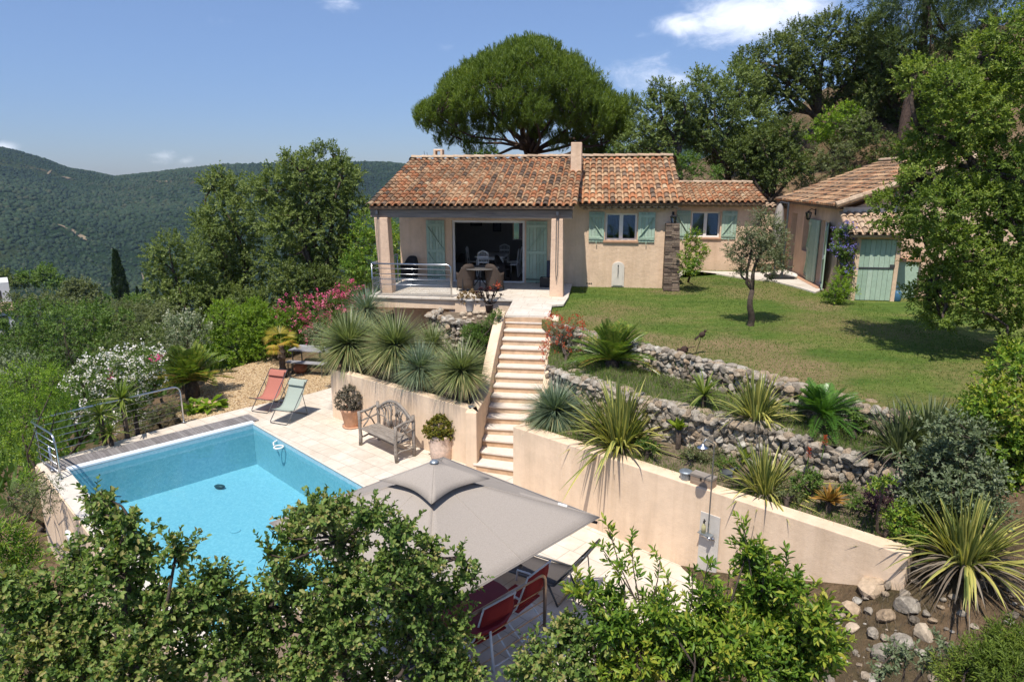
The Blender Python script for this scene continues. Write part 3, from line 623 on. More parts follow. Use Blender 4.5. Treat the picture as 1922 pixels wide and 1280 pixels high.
stone_wall('dry_stone_wall', 'rough limestone dry stone wall holding up the edge of the lawn', uw, 2.18, 2.72, .34, .13)
stone_wall('dry_stone_wall', 'lower rough limestone wall between the two planted beds', lw, 1.58, 2.28, .38, .125)
sw = [P(845,640,1.75), P(850,592,2.45), P(862,612,2.2), P(905,612,2.3)]
bk = [HW(-1.75,-4.6,1.9), HW(-1.72,-3.55,2.5)]
stone_wall('dry_stone_wall', 'whitish rough stone planter wall under the terrace edge beside the stairs', [HW(-1.62,-3.5,2.42), HW(-1.60,-4.35,2.42), HW(-1.35,-4.75,2.36), HW(-.62,-4.85,2.34)][::1], 1.15, 2.4, .28, .13)
bed3 = [HW(-1.6,-3.45,0), HW(-1.55,-4.6,0), HW(-.6,-4.7,0), HW(tl[0]-.25,tl[1],0), HW(-.15,-3.5,0)]
struct(sheet('planting_bed', bed3, [], M['soil'], 2.33, 0))

# ---- the sea in front of the slope, behind the viewer (the windows mirror it)
b = MB(); b.add([(-3000,-3000,-120),(3000,-3000,-120),(3000,-350,-120),(-3000,-350,-120)], [(0,1,2,3)]); struct(b.build('sea', plain('sea_water', (.03,.10,.20), .25, .1, .01, spec=.5)))
b = MB(); b.add([(-600,-351,-121),(600,-351,-121),(140,-3.5,-4),(-140,-3.5,-4)], [(0,1,2,3)]); struct(b.build('slope', M['wood_far']))
# ---- air: far hills fade to blue
b = MB(); b.box2((-3300,-3300,-260),(3300,2400,290)); hz = b.build('haze', bpy.data.materials.new('haze_air')); hm = hz.data.materials[0]; hm.use_nodes = True; hn = hm.node_tree; hn.nodes.clear()
ho = N(hn, 'ShaderNodeOutputMaterial'); hv = N(hn, 'ShaderNodeVolumePrincipled'); hv.inputs['Color'].default_value = (.55,.75,1,1); hv.inputs['Density'].default_value = .00010; hv.inputs['Anisotropy'].default_value = .2
hn.links.new(hv.outputs[0], ho.inputs['Volume']); tag(hz, kind='stuff'); hz['label'] = 'thin bluish haze over the valley'; hz['category'] = 'haze'
# ================================================================== HOUSES
def wall_panel(mb, u0, u1, z0, z1, holes, w, t, axis='w'):
    """wall in the u-z plane at depth w..w+t with rectangular holes (u0,u1,z0,z1)"""
    us = sorted({u0, u1, *[h for q in holes for h in q[:2]]}); zs = sorted({z0, z1, *[h for q in holes for h in q[2:]]})
    us = [q for q in us if u0 <= q <= u1]; zs = [q for q in zs if z0 <= q <= z1]
    nu, nz = len(us), len(zs)
    def pt(u, d, z): return (u, d, z) if axis == 'w' else (d, u, z)
    vs = [pt(u, d, z) for d in (w, w+t) for z in zs for u in us]; fs = []
    def solid(i, j):
        if i < 0 or j < 0 or i >= nu-1 or j >= nz-1: return False
        cu, cz = (us[i]+us[i+1])/2, (zs[j]+zs[j+1])/2
        return not any(h[0] < cu < h[1] and h[2] < cz < h[3] for h in holes)
    id_ = lambda k, i, j: k*nu*nz + j*nu + i
    for i in range(nu-1):
        for j in range(nz-1):
            if not solid(i, j): continue
            fs += [(id_(0,i,j), id_(0,i+1,j), id_(0,i+1,j+1), id_(0,i,j+1)), (id_(1,i,j), id_(1,i,j+1), id_(1,i+1,j+1), id_(1,i+1,j))]
            for (di, dj, a, b_) in ((-1,0,(i,j),(i,j+1)), (1,0,(i+1,j+1),(i+1,j)), (0,-1,(i+1,j),(i,j)), (0,1,(i,j+1),(i+1,j+1))):
                if not solid(i+di, j+dj): fs.append((id_(0,*a), id_(0,*b_), id_(1,*b_), id_(1,*a)))
    mb.add(vs, fs)

def tile_roof(name, E0, E1, R0, R1, nc, nr, parent, mat, lift=.05, vr=(0, 1), hyp=.5):
    """canal-tile slope: cover tiles and channel tiles modelled one by one"""
    E0, E1, R0, R1 = map(np.array, (E0, E1, R0, R1)); b = MB()
    nrm = np.cross(E1-E0, R0-E0); nrm = nrm/np.linalg.norm(nrm); nrm = nrm if nrm[2] > 0 else -nrm
    def pt(s, t): return E0*(1-s)*(1-t)+E1*s*(1-t)+R0*(1-s)*t+R1*s*t
    b.add([pt(0,0)-nrm*.02, pt(1,0)-nrm*.02, pt(1,1)-nrm*.02, pt(0,1)-nrm*.02, pt(0,0)-nrm*.09, pt(1,0)-nrm*.09, pt(1,1)-nrm*.09, pt(0,1)-nrm*.09], [(0,1,2,3),(4,7,6,5),(0,4,5,1),(1,5,6,2),(2,6,7,3),(3,7,4,0)], .15)
    wd_ = np.linalg.norm(E1-E0)/nc; K = 6
    for i in range(nc+1):
        cv = rng.uniform(-.1, .1)
        for j in range(nr):
            s = i/nc; a0 = pt(s, max(0, (j-.06)/nr)); a1 = pt(s, min(1, (j+1.12)/nr)); ax = (E1-E0)/np.linalg.norm(E1-E0)
            a0 = a0+ax*rng.uniform(-.008, .008); a1 = a1+ax*rng.uniform(-.006, .006)
            rA = wd_*.40*rng.uniform(.95, 1.05); rB = wd_*.33; hA = .045+rng.uniform(0, .008); hB = .015; vs = []
            for (c0, r_, h) in ((a0, rA, hA), (a1, rB, hB)):
                for k in range(K+1):
                    q = math.pi*k/K; vs.append(c0 + ax*r_*math.cos(q) + nrm*(r_*.85*math.sin(q)+h-.02))
            for k in range(K+1):
                q = math.pi*k/K; vs.append(a0 + ax*(rA-.016)*math.cos(q) + nrm*((rA*.85-.016)*math.sin(q)+hA-.02))
            m = K+1; fs = [(k, k+1, m+k+1, m+k) for k in range(K)] + [(k+1, k, 2*m+k, 2*m+k+1) for k in range(K)] + [(2*m+k+1, 2*m+k, m+k, m+k+1) for k in range(K)]
            fs = fs[:2*K]
            b.add(vs, fs, float(np.clip(rng.uniform(*vr)+cv, 0, 1)))
            if i < nc:                                                       # channel tile
                s = (i+.5)/nc; a0 = pt(s, max(-.0, (j-.05)/nr)); a1 = pt(s, min(1, (j+1.05)/nr)); vs = []; k4 = 4
                if j == 0: a0 = a0-(a1-a0)*.05
                for (c0, r_, h) in ((a0, wd_*.30, .012), (a1, wd_*.36, 0.0)):
                    for k in range(k4+1):
                        q = math.pi*k/k4; vs.append(c0 + ax*r_*math.cos(q) + nrm*(.05-r_*.45*math.sin(q)+h-.012))
                b.add(vs, [(k+1, k, k4+1+k, k4+2+k) for k in range(k4)], float(np.clip(rng.uniform(.45, .9), 0, 1)))
    return b.build(name, mat, parent)
def ridge_tiles(name, A, B, n, parent, r=.13):
    b = MB(); A, B = np.array(A, float), np.array(B, float); d = (B-A)/n; K = 7; ax = d/np.linalg.norm(d); sd = np.cross(ax, [0,0,1]); sd /= np.linalg.norm(sd)
    for i in range(n):
        p = A+d*(i-.04); q = A+d*(i+1.08); vs = []
        for c0, rr_, h in ((p, r, .015), (q, r*.9, 0)):
            for k in range(K+1):
                t = math.pi*k/K; vs.append(c0 + sd*rr_*math.cos(t) + np.array([0,0,1])*(rr_*.7*math.sin(t)+h-.04))
        b.add(vs, [(k, k+1, K+2+k, K+1+k) for k in range(K)], rng.random())
    return b.build(name, M['ridge'], parent)
def cornice(name, A, B, n, out, parent, z=0, rows=2):
    b = MB(); A, B = np.array(A, float), np.array(B, float); ax = (B-A)/np.linalg.norm(B-A); wd_ = np.linalg.norm(B-A)/n; o_ = np.array(out, float); K = 5
    for r_ in range(rows):
        for i in range(n):
            c = A+ax*wd_*(i+.5+(.5 if r_ else 0)) + np.array([0,0,-.075*(r_+1)]); dep = .34-.14*r_; vs = []
            for dd in (0, dep):
                for k in range(K+1):
                    t = math.pi*k/K; vs.append(c+o_*dd+ax*wd_*.46*math.cos(t)+np.array([0,0,1])*(-.065*math.sin(t)+.03))
            m = K+1; b.add(vs, [(k, k+1, m+k+1, m+k) for k in range(K)] + [tuple(range(m, 2*m)), (m, 0, K, 2*m-1)], rng.uniform(.4, .9))
    return b.build(name, M['ridge'], parent)

def shutter(parent, u, w, z0, z1, width, side, thick=.035, ang=0, hinge=None, nplank=6, flip=1, gen=None, mid=True):
    """board shutter with ledges and braces; local x along width"""
    s = bpy.data.objects.new('shutter', None); COL.objects.link(s); s.parent = parent; s.location = (u, w, z0); s.rotation_euler = (0, 0, ang)
    H = z1-z0; b = MB(); g = .008; pw = width/nplank
    for i in range(nplank): b.box2((i*pw+g/2,0,0),((i+1)*pw-g/2,thick,H), a=rng.random())
    b.build('boards', M['mint'], s, bevel=.003)
    c = MB(); zl = [.13*H if H < 1.5 else .12, H-.13*H if H < 1.5 else H-.16] + ([H/2] if H > 1.5 else [])
    for z in zl: c.box2((.02,-.026,z-.05),(width-.02,-.001,z+.05), a=rng.random())
    zl = sorted(zl)
    for k in range(len(zl)-1):
        za, zb = zl[k]+.06, zl[k+1]-.06; xa, xb = (.05, width-.05) if flip > 0 else (width-.05, .05)
        c.bar((xa,-.013,za),(xb,-.013,zb),.085,.024, a=rng.random())
    c.build('brace', M['mint'], s, bevel=.003)
    d = MB(); d.box2((width*.5-.012,-.05,-.07),(width*.5+.012,-.026,.03)); d.box2((0,-.034,zl[0]-.015),(width*.7,-.027,zl[0]+.015)); d.build('iron_fitting', M['dark_metal'] if H > 1.5 else M['mint'], s)
    return s
def window(parent, u0, u1, z0, z1, w, depth=.22, sill=True):
    f = MB(); fr = .065; wd_ = w+depth-.06
    for a, b_ in (((u0,z0),(u0+fr,z1)), ((u1-fr,z0),(u1,z1)), ((u0+fr,z0),(u1-fr,z0+fr)), ((u0+fr,z1-fr),(u1-fr,z1)), (((u0+u1)/2-fr,z0+fr),((u0+u1)/2+fr,z1-fr))): f.box2((a[0],wd_,a[1]),(b_[0],wd_+.06,b_[1]))
    o = f.build('window', M['white_paint'], parent, bevel=.006)
    p = MB(); p.box2((u0+fr,wd_+.02,z0+fr),((u0+u1)/2-fr,wd_+.03,z1-fr)); p.box2(((u0+u1)/2+fr,wd_+.02,z0+fr),(u1-fr,wd_+.03,z1-fr)); p.build('pane', M['glass'], o)
    if sill: s = MB(); s.box2((u0-.06,w-.06,z0-.07),(u1+.06,w+depth-.061,z0-.002)); s.build('sill', M['terracotta_sill'], o, bevel=.006)
    return o
M['terracotta_sill'] = plain('sill', (.42,.24,.15), .8, .15, 6)
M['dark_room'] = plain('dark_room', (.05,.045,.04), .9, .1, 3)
M['curtain'] = plain('curtain', (.42,.40,.40), .9, .12, 18)

house = thing('main_house', 'single storey pink stucco house with clay tile roof and mint green shutters', 'house', (HO[0], HO[1], TER), -HA)
Z = lambda z: z-TER
EZ = 5.47-TER; RZ_ = 7.0-TER; RWW = 2.6
b = MB()
wall_panel(b, -4.0, 2.3, -.35, Z(5.55), [(-2.12,.44,-.0,2.14)], 0, .3)
wall_panel(b, 2.3, 5.42, -.35, Z(5.48), [(3.18,4.24,1.51,2.42)], .0, .3)
wall_panel(b, .3, 5.9, -.35, Z(5.2), [], -4.0, .3, axis='u')          # left gable
wall_panel(b, -4.0, 5.42, -.35, Z(5.2), [(-.75,1.35,1.0,2.2)], 5.6, .3)
wall_panel(b, .3, 5.6, -.35, Z(5.45), [], 5.12, .3, axis='u')
b.v = b.v; 
# gables
for u in (-4.0, 5.12): b.extr([(.3,Z(5.2)) if u < 0 else (.0,Z(5.45)),(5.6,Z(5.2)),(RWW,RZ_-.12)], 'x', u, u+.3)
b.build('wall', M['wall'], house)
b = MB(); wall_panel(b, 5.44, 9.25, -.2, Z(5.30), [(6.58,7.71,Z(3.98),Z(5.0))], 5.0, .3); wall_panel(b, 5.3, 9.5, -.2, Z(5.3), [], 8.95, .3, axis='u'); b.build('wing_wall', M['wall_pink'], house)
# roofs
tile_roof('terrace_roof', (-4.10,-2.78,EZ), (2.26,-2.78,EZ+.03), (-4.15,RWW,RZ_), (2.22,RWW,RZ_+.03), 29, 16, house, M['tile'])
tile_roof('roof', (2.30,-.46,Z(5.49)), (5.62,-.46,Z(5.53)), (2.24,RWW,RZ_+.03), (5.44,RWW,RZ_+.04), 15, 11, house, M['tile'], vr=(.1, 1))
tile_roof('rear_roof', (5.5,6.1,Z(5.6)), (-4.2,6.1,Z(5.6)), (5.5,RWW+.05,RZ_), (-4.2,RWW+.05,RZ_), 20, 8, house, M['tile'])
ridge_tiles('ridge_tiles', (-4.2,RWW,RZ_+.1), (5.48,RWW,RZ_+.13), 24, house)
tile_roof('wing_roof', (5.5,4.55,Z(5.38)), (9.3,4.55,Z(5.38)), (5.5,7.2,Z(6.1)), (9.12,7.2,Z(6.1)), 17, 8, house, M['tile'], vr=(.25, 1))
ridge_tiles('ridge_tiles', (5.6,7.2,Z(6.17)), (9.2,7.2,Z(6.17)), 9, house, .11)
b = MB(); b.extr([(5.3,-.2),(9.2,-.2),(9.2,Z(5.3)),(7.2,Z(5.98)),(5.3,Z(5.45))], 'x', 9.0, 9.24); b.build('wing_gable', M['wall_pink'], house)
cornice('cornice', (2.3,0,Z(5.44)), (5.55,0,Z(5.48)), 15, (0,-1,0), house)
cornice('cornice', (5.5,5.0,Z(5.36)), (9.25,5.0,Z(5.36)), 17, (0,-1,0), house)
# terrace beam, pillars, ceiling
b = MB(); b.box2((-4.12,-2.62,Z(5.12)),(2.2,-2.38,Z(5.38)), a=.4); b.build('beam', M['beam'], house, bevel=.012)
b = MB(); b.extr([(-2.6,Z(5.42)),(-.001,Z(6.1)),(-.001,Z(6.02)),(-2.6,Z(5.385))], 'x', -4.0, 2.2); b.build('terrace_ceiling', M['beam'], house)
def pillar(x0, x1, x2, x3, w):
    b = MB(); vs = []
    for z, a, c_, d0 in ((-.03, x0, x1, .44), (Z(5.118), x2, x3, .40)):
        for (u, dw) in ((a, w), (c_, w), (c_, w+d0), (a, w+d0)): vs.append((u, dw, z))
    b.add(vs, [(3,2,1,0),(4,5,6,7),(0,1,5,4),(1,2,6,5),(2,3,7,6),(3,0,4,7)]); return b.build('pillar', M['wall_pink'], house, bevel=.02)
pillar(-3.88, -3.48, -3.98, -3.55, -2.7); pillar(1.55, 1.97, 1.58, 1.93, -2.7)
for u in (-3.86, 1.76):                                # pulley cords of the terrace blind
    b = MB(); b.tube([(u-.03,-2.76,Z(5.25)),(u-.03,-2.76,.9),(u-.01,-2.76,.5)], .008, 5); b.tube([(u+.03,-2.76,Z(5.25)),(u+.03,-2.76,.7),(u-.01,-2.76,.5)], .008, 5); b.box((u,-2.74,Z(5.28)),(.08,.08,.12)); b.build('blind_cord', M['grey_metal'], house)
# chimneys
b = MB(); b.box2((1.93,.75,Z(5.9)),(2.3,1.25,Z(7.5))); b.build('chimney', M['wall'], house, bevel=.02)
b = MB()
for du in (0, .27): b.box2((-3.42+du,2.75,RZ_-.1),(-3.33+du,3.1,RZ_+.35))
b.box2((-3.42,2.75,RZ_+.30),(-3.06,3.1,RZ_+.38)); b.box2((-3.42,2.75,RZ_-.1),(-3.06,3.1,RZ_+.08)); b.build('chimney', M['wall'], house, bevel=.03)
b = MB(); b.tube([(-3.75,2.9,RZ_-.1),(-3.82,2.9,RZ_+.32)], .008, 4); b.tube([(-3.65,2.9,RZ_-.1),(-3.70,2.9,RZ_+.26)], .008, 4); b.build('antenna_rod', M['grey_metal'], house)
# stone buttress at the corner
b = MB(); z = -.25
while z < Z(4.86):
    h = rng.uniform(.035, .075); f = (z+.2)/2.4; d0 = .62-.28*f; x0, x1 = 5.16, 5.70-.10*f; u = x0
    while u < x1-.03:
        L_s = min(rng.uniform(.10, .3), x1-u); b.box2((u,-d0-rng.uniform(0,.035),z),(u+L_s-.006,-.001 if u > x0+.1 else -.001,z+h-.006), a=rng.random()); u += L_s
    z += h
b.box2((5.19,-.28,-.3),(5.55,-.0015,Z(4.84)), a=0); b.build('buttress', M['stone_buttress'], house, bevel=.004)
# doorway, window, shutters
shutter(house, -3.03, -.05, .02, 2.13, .66, -1, flip=-1); shutter(house, .50, -.05, .02, 2.13, .72, 1, flip=1)
b = MB()
for u0 in (-2.12, .36): b.box2((u0,.08,0),(u0+.08,.16,2.14))
b.box2((-2.04,.08,2.06),(.36,.16,2.14)); b.box2((-2.12,.02,-.02),(.44,.2,.035)); b.build('door_frame', M['white_paint'], house, bevel=.005)
window(house, 3.18, 4.24, 1.51, 2.42, 0)
shutter(house, 2.63, -.04, 1.46, 2.46, .52, -1, nplank=5, flip=-1); shutter(house, 4.27, -.04, 1.46, 2.46, .56, 1, nplank=5, flip=1)
window(house, 6.58, 7.71, Z(3.98), Z(5.0), 5.0)
shutter(house, 5.98, 4.96, Z(3.92), Z(5.04), .56, -1, nplank=5, flip=-1); shutter(house, 7.76, 4.96, Z(3.92), Z(5.04), .58, 1, nplank=5, flip=1)
b = MB(); b.box2((6.7,5.45,Z(3.9)),(7.12,5.47,Z(5.05))); b.build('curtain', M['curtain'], house)
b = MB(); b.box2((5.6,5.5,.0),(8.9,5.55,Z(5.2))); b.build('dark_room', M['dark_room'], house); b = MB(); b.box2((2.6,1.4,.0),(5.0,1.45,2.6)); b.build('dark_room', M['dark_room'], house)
# interior of the living room
b = MB(); b.box2((-3.7,.3,-.3),(2.3,5.6,.0)); b.build('floor', M['interior_floor'], house)
b = MB(); b.box2((2.3,.3,0),(2.4,5.6,2.6)); b.box2((-3.7,.3,2.45),(2.4,5.5,2.6)); wall_panel(b, -3.7, 2.3, 0, 2.45, [(-.75,1.35,1.0,2.2)], 5.45, .1); b.build('interior_wall', M['interior'], house)
# the rear wall opening lets the view through
w_ = bpy.data.objects['wall']
# balcony slab under the terrace
b = MB(); b.box2((-4.0,-3.3,-.36),(-1.3,-.0,-.05)); b.box2((-1.299,-3.34,-.46),(.60,-3.0,-.052)); b.build('balcony_slab', M['garden_wall'], house, bevel=.01)
b = MB(); b.box2((-3.7,-1.9,-2.4),(-1.2,-1.6,-.36)); b.box2((-1.5,-3.25,-2.4),(-1.2,-1.6,-.36)); b.build('basement_wall', M['wall_pink'], house)

# terrace paving (sheet)
tp = [HW(-4.03,-3.36,0), HW(.52,-3.42,0), P(958,573,TER), P(948,592,TER), P(1032,593,TER), P(1036,573,TER), P(1058,571,TER), P(1067,557,TER), HW(2.12,-2.0,0), HW(2.1,-.002,0), HW(-3.99,-.002,0)]
struct(sheet('terrace', tp, [], M['terrace'], TER, .05))

# things on the walls
def on_house(u, w, z): q = HW(u, w, z); return tuple(q)
t = thing('wall_fountain', 'white arched plaque with a small tap mounted low on the house wall', 'wall fountain', on_house(3.66,0,2.70), -HA)
b = MB(); pr = [(-.21,0),(.21,0),(.21,.68)] + [(.21*math.cos(a), .68+.17*math.sin(a)) for a in np.linspace(0, math.pi, 9)[1:-1]] + [(-.21,.68)]
b.extr([(x, z) for x, z in pr], 'y', -.05, -.001); pr2 = [(x*.78, .04+z*.93) for x, z in pr]; b.extr(pr2, 'y', -.068, -.0501); b.build('plaque', M['coping'], t, bevel=.006)
b = MB(); b.tube([(0,-.068,.62),(0,-.12,.62),(0,-.13,.57)], .012, 6); b.box((0,-.085,.50),(.02,.03,.30)); b.tube([(0,-.075,.69),(0,-.075,.74)], .022, 6); b.build('tap', M['grey_metal'], t)
def lantern(name, label, loc, rz):
    t = thing(name, label, 'wall lantern', loc, rz)
    b = MB(); b.box((0,-.015,.0),(.08,.03,.22)); b.tube([(0,-.03,.06),(0,-.16,.10),(0,-.24,.04),(0,-.24,.0)], .012, 6); b.lathe([(.0,.05),(.03,.02),(.12,-.03),(.11,-.04)], (0,-.24,0), 6); b.lathe([(.06,-.27),(.07,-.25),(.0,-.30)], (0,-.24,0), 6)
    for k in range(6): q = math.pi*k/3; b.tube([(.105*math.cos(q),-.24+.105*math.sin(q),-.04),(.06*math.cos(q),-.24+.06*math.sin(q),-.25)], .008, 4)
    b.build('bracket', M['dark_metal'], t); c = MB(); c.lathe([(.055,-.25),(.095,-.045)], (0,-.24,0), 6); c.build('lamp_glass', M['glass'], t); return t
lantern('wall_lantern', 'black wrought iron lantern high on the house corner above the slate buttress', on_house(5.40,0,5.12), -HA)
pl = thing('air_vent', 'row of three small dark ventilation holes at the foot of the house wall', 'air vent', on_house(2.62,0,2.78), -HA); b = MB()
for k in range(3): b.tube([(k*.07,-.012,0),(k*.07,.0,0)], .026, 8)
b.build('vent_pipe', M['black'], pl)

# ------------------------------------------------------------------ guest house at the right
GU, GW = 10.55, -.62
gh = thing('guest_house', 'small pink stucco annexe with low tiled roof and pale green door shutters', 'guest house', on_house(GU,GW,LAWN), -HA)   # local: x right, y back
g0 = LAWN
b = MB(); wall_panel(b, .0, 7.3, -.2, 5.36-g0, [(1.30,2.10,.08,2.25),(3.55,4.35,1.0,2.25),(5.35,6.1,.08,2.3)], 0, .28, axis='u')
b.extr([(.28,-.2),(7.0,-.2),(7.0,5.3-g0),(3.6,6.72-g0),(.28,5.42-g0)], 'y', .0, .28); b.extr([(.28,-.2),(7.0,-.2),(7.0,5.3-g0),(3.6,6.72-g0),(.28,5.42-g0)], 'y', 7.02, 7.3)
b.build('wall', M['wall_pink'], gh)
tile_roof('roof', (-.36,7.5,5.42-g0), (-.36,-.35,5.46-g0), (3.6,7.5,6.93-g0), (3.6,-.35,6.95-g0), 36, 12, gh, M['tile'], vr=(.0, .75))
tile_roof('rear_roof', (7.4,-.35,5.4-g0), (7.4,7.5,5.4-g0), (3.62,-.35,6.95-g0), (3.62,7.5,6.93-g0), 24, 6, gh, M['tile'])
ridge_tiles('ridge_tiles', (3.6,7.5,7.03-g0), (3.6,-.4,7.05-g0), 18, gh)
b = MB(); A = np.array((-.36,-.38,5.52-g0)); B = np.array((3.6,-.38,7.0-g0))
for i in range(11):
    p = A+(B-A)*i/11; q = A+(B-A)*(i+1.08)/11; b.tube([p, q], [.10,.085], 8, a=rng.random())
b.build('verge_tiles', M['ridge'], gh)
sh = shutter(gh, -.02, 1.26, .1, 2.25, .78, 1, ang=R(180+0), flip=1); sh.rotation_euler = (0, 0, R(-108)); sh.location = (-.03, 1.28, .08)
sh2 = shutter(gh, 0, 0, .1, 2.25, .78, 1, flip=-1); sh2.rotation_euler = (0, 0, R(95)); sh2.location = (-.03, 2.15, .08)
b = MB(); 
for w in (1.30, 2.03): b.box2((.12,w,.08),(.18,w+.07,2.25))
b.box2((.12,1.37,2.18),(.18,2.03,2.25)); b.build('door_frame', M['white_paint'], gh); c = MB(); c.box2((.14,1.37,.08),(.15,2.03,2.18)); c.build('pane', M['glass'], gh)
sh3 = shutter(gh, 0, 0, .1, 2.25, .74, 1, flip=1); sh3.rotation_euler = (0, 0, R(-96)); sh3.location = (-.03, 3.52, .08)
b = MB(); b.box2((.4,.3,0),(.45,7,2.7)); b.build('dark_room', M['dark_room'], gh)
b = MB(); b.box2((-.28,1.0,-.1),(.0,4.3,.06)); b.build('door_step', M['terracotta_sill'], gh)
lantern('wall_lantern', 'black wrought iron lantern on the annexe wall under the tile eaves', on_house(GU,GW+2.95,5.15), -HA-R(90))
b = MB(); 
for k in range(3): b.tube([(1.52+.05*k,-.05,1.95),(1.44+.03*k,-.05,3.25-.1*k)], .022, 6)
tag(b.build('roof_pole', M['zinc'], None, origin=(0,0,0)), 'bundle of grey metal poles leaning on the annexe gable above the shed', 'pole'); o = bpy.data.objects['roof_pole']; o.location = gh.location; o.rotation_euler = gh.rotation_euler
# garden wall between the wing and the annexe
b = MB(); b.box2((0,0,0),(1.5,.3,2.45)); lo = thing('garden_wall', 'low pink wall with tile capping linking house wing and annexe', 'wall', on_house(9.26,6.6,LAWN), -HA); b.build('wall', M['wall_pink'], lo); tile_roof('tile_capping', (-.05,-.12,2.46), (1.5,-.12,2.46), (-.05,.42,2.6), (1.5,.42,2.6), 7, 2, lo, M['ridge'])

# tool shed against the gable
ts = thing('tool_shed', 'tiny lean-to shed with mint plank door and four rows of roof tiles', 'shed', on_house(10.72,-1.58,LAWN), -HA)   # local x right, y back
b = MB(); b.box2((0,0,-.1),(.13,.96,1.95)); b.box2((1.15,0,-.1),(1.27,.96,1.9)); b.box2((.13,.02,1.88),(1.15,.12,2.05)); b.box2((.02,.85,-.1),(1.2,.95,2.4)); b.build('wall', M['wall'], ts, bevel=.015)
b = MB()
for k in range(7): b.box2((.135+k*.145,.03,.02),(.135+(k+1)*.145-.008,.07,1.86), a=rng.random())
dr = b.build('door', M['mint'], ts, bevel=.003); c = MB(); c.box2((.14,.012,.98),(1.14,.029,1.03)); c.box2((1.02,.0,1.02),(1.16,.028,1.12)); c.build('latch', M['grey_metal'], dr)
tile_roof('roof', (-.28,-.28,2.02), (1.5,-.28,2.02), (-.25,.94,2.62), (1.45,.94,2.62), 8, 4, ts, M['ridge'])
b = MB(); b.box2((-.2,.9,2.62),(1.3,.96,2.78)); b.build('flashing', M['coping'], ts)
# side cupboard and odds and ends at the right of the shed
cb = thing('garden_cupboard', 'low mint green cupboard against the annexe gable right of the shed', 'cupboard', on_house(12.05,-1.0,LAWN), -HA)
b = MB(); b.box2((0,0,0),(.75,.34,1.15)); b.build('body', M['mint'], cb, bevel=.01); b = MB(); b.box2((-.06,-.05,1.152),(.95,.36,1.24)); b.build('top', M['terracotta_sill'], cb, bevel=.01)
wc = thing('watering_can', 'blue watering can on the grass at the corner of the shed', 'watering can', on_house(12.08,-1.5,LAWN)); M['blue'] = plain('blue_plastic', (.05,.13,.22), .4, .1, 6)
b = MB(); b.lathe([(.1,0),(.12,.02),(.12,.26),(.08,.32),(.07,.32)], n=14); b.build('body', M['blue'], wc, smooth=True); b = MB(); b.tube([(.1,0,.1),(.24,0,.3),(.28,0,.38)], .018, 6); b.tube([(-.07,0,.3),(-.12,0,.42),(0,0,.46),(.07,0,.33)], .014, 6); b.build('spout', M['blue'], wc, smooth=True)

# far white house
fh = thing('white_house', 'distant flat white house with a pale tiled lower roof in the valley', 'house', tuple(PY(-4,583,95)), R(37))
b = MB(); b.box2((-5,0,-3),(1.75,6,3.9)); b.build('wall', plain('white_render', (.62,.61,.60), .9, .06, 1), fh); b = MB(); b.box2((.1,-.06,1.6),(.7,-.01,2.8)); b.build('window', M['dark_room'], fh); b = MB(); b.box2((-4.8,-2.58,-2.2),(1.0,-2.5,-.4)); b.build('window', M['dark_room'], fh)
b = MB(); b.extr([(-2.5,-3),(-.01,-3),(-.01,.9),(-2.5,.15)], 'x', -5, 1.7); b.build('lower_wall', bpy.data.materials['white_render'], fh); tile_roof('roof', (-5.2,-2.8,.2), (1.9,-2.8,.2), (-5.2,-.02,1.1), (1.9,-.02,1.1), 26, 5, fh, M['ridge'])
# ================================================================== OBJECTS
def curve_pts(pts, n=5):
    """rounded polyline through points (corner cutting)"""
    pts = [np.array(p, float) for p in pts]
    for _ in range(2):
        out = [pts[0]]
        for i in range(len(pts)-1): out += [pts[i]*.75+pts[i+1]*.25, pts[i]*.25+pts[i+1]*.75]
        out.append(pts[-1]); pts = out
    return pts
def arc_corner(p, c, q, r, n=6):
    p, c, q = map(np.array, (p, c, q)); a = c+(p-c)/np.linalg.norm(p-c)*r; b = c+(q-c)/np.linalg.norm(q-c)*r
    return [a*(1-t)**2+2*c*t*(1-t)+b*t*t for t in np.linspace(0, 1, n)]

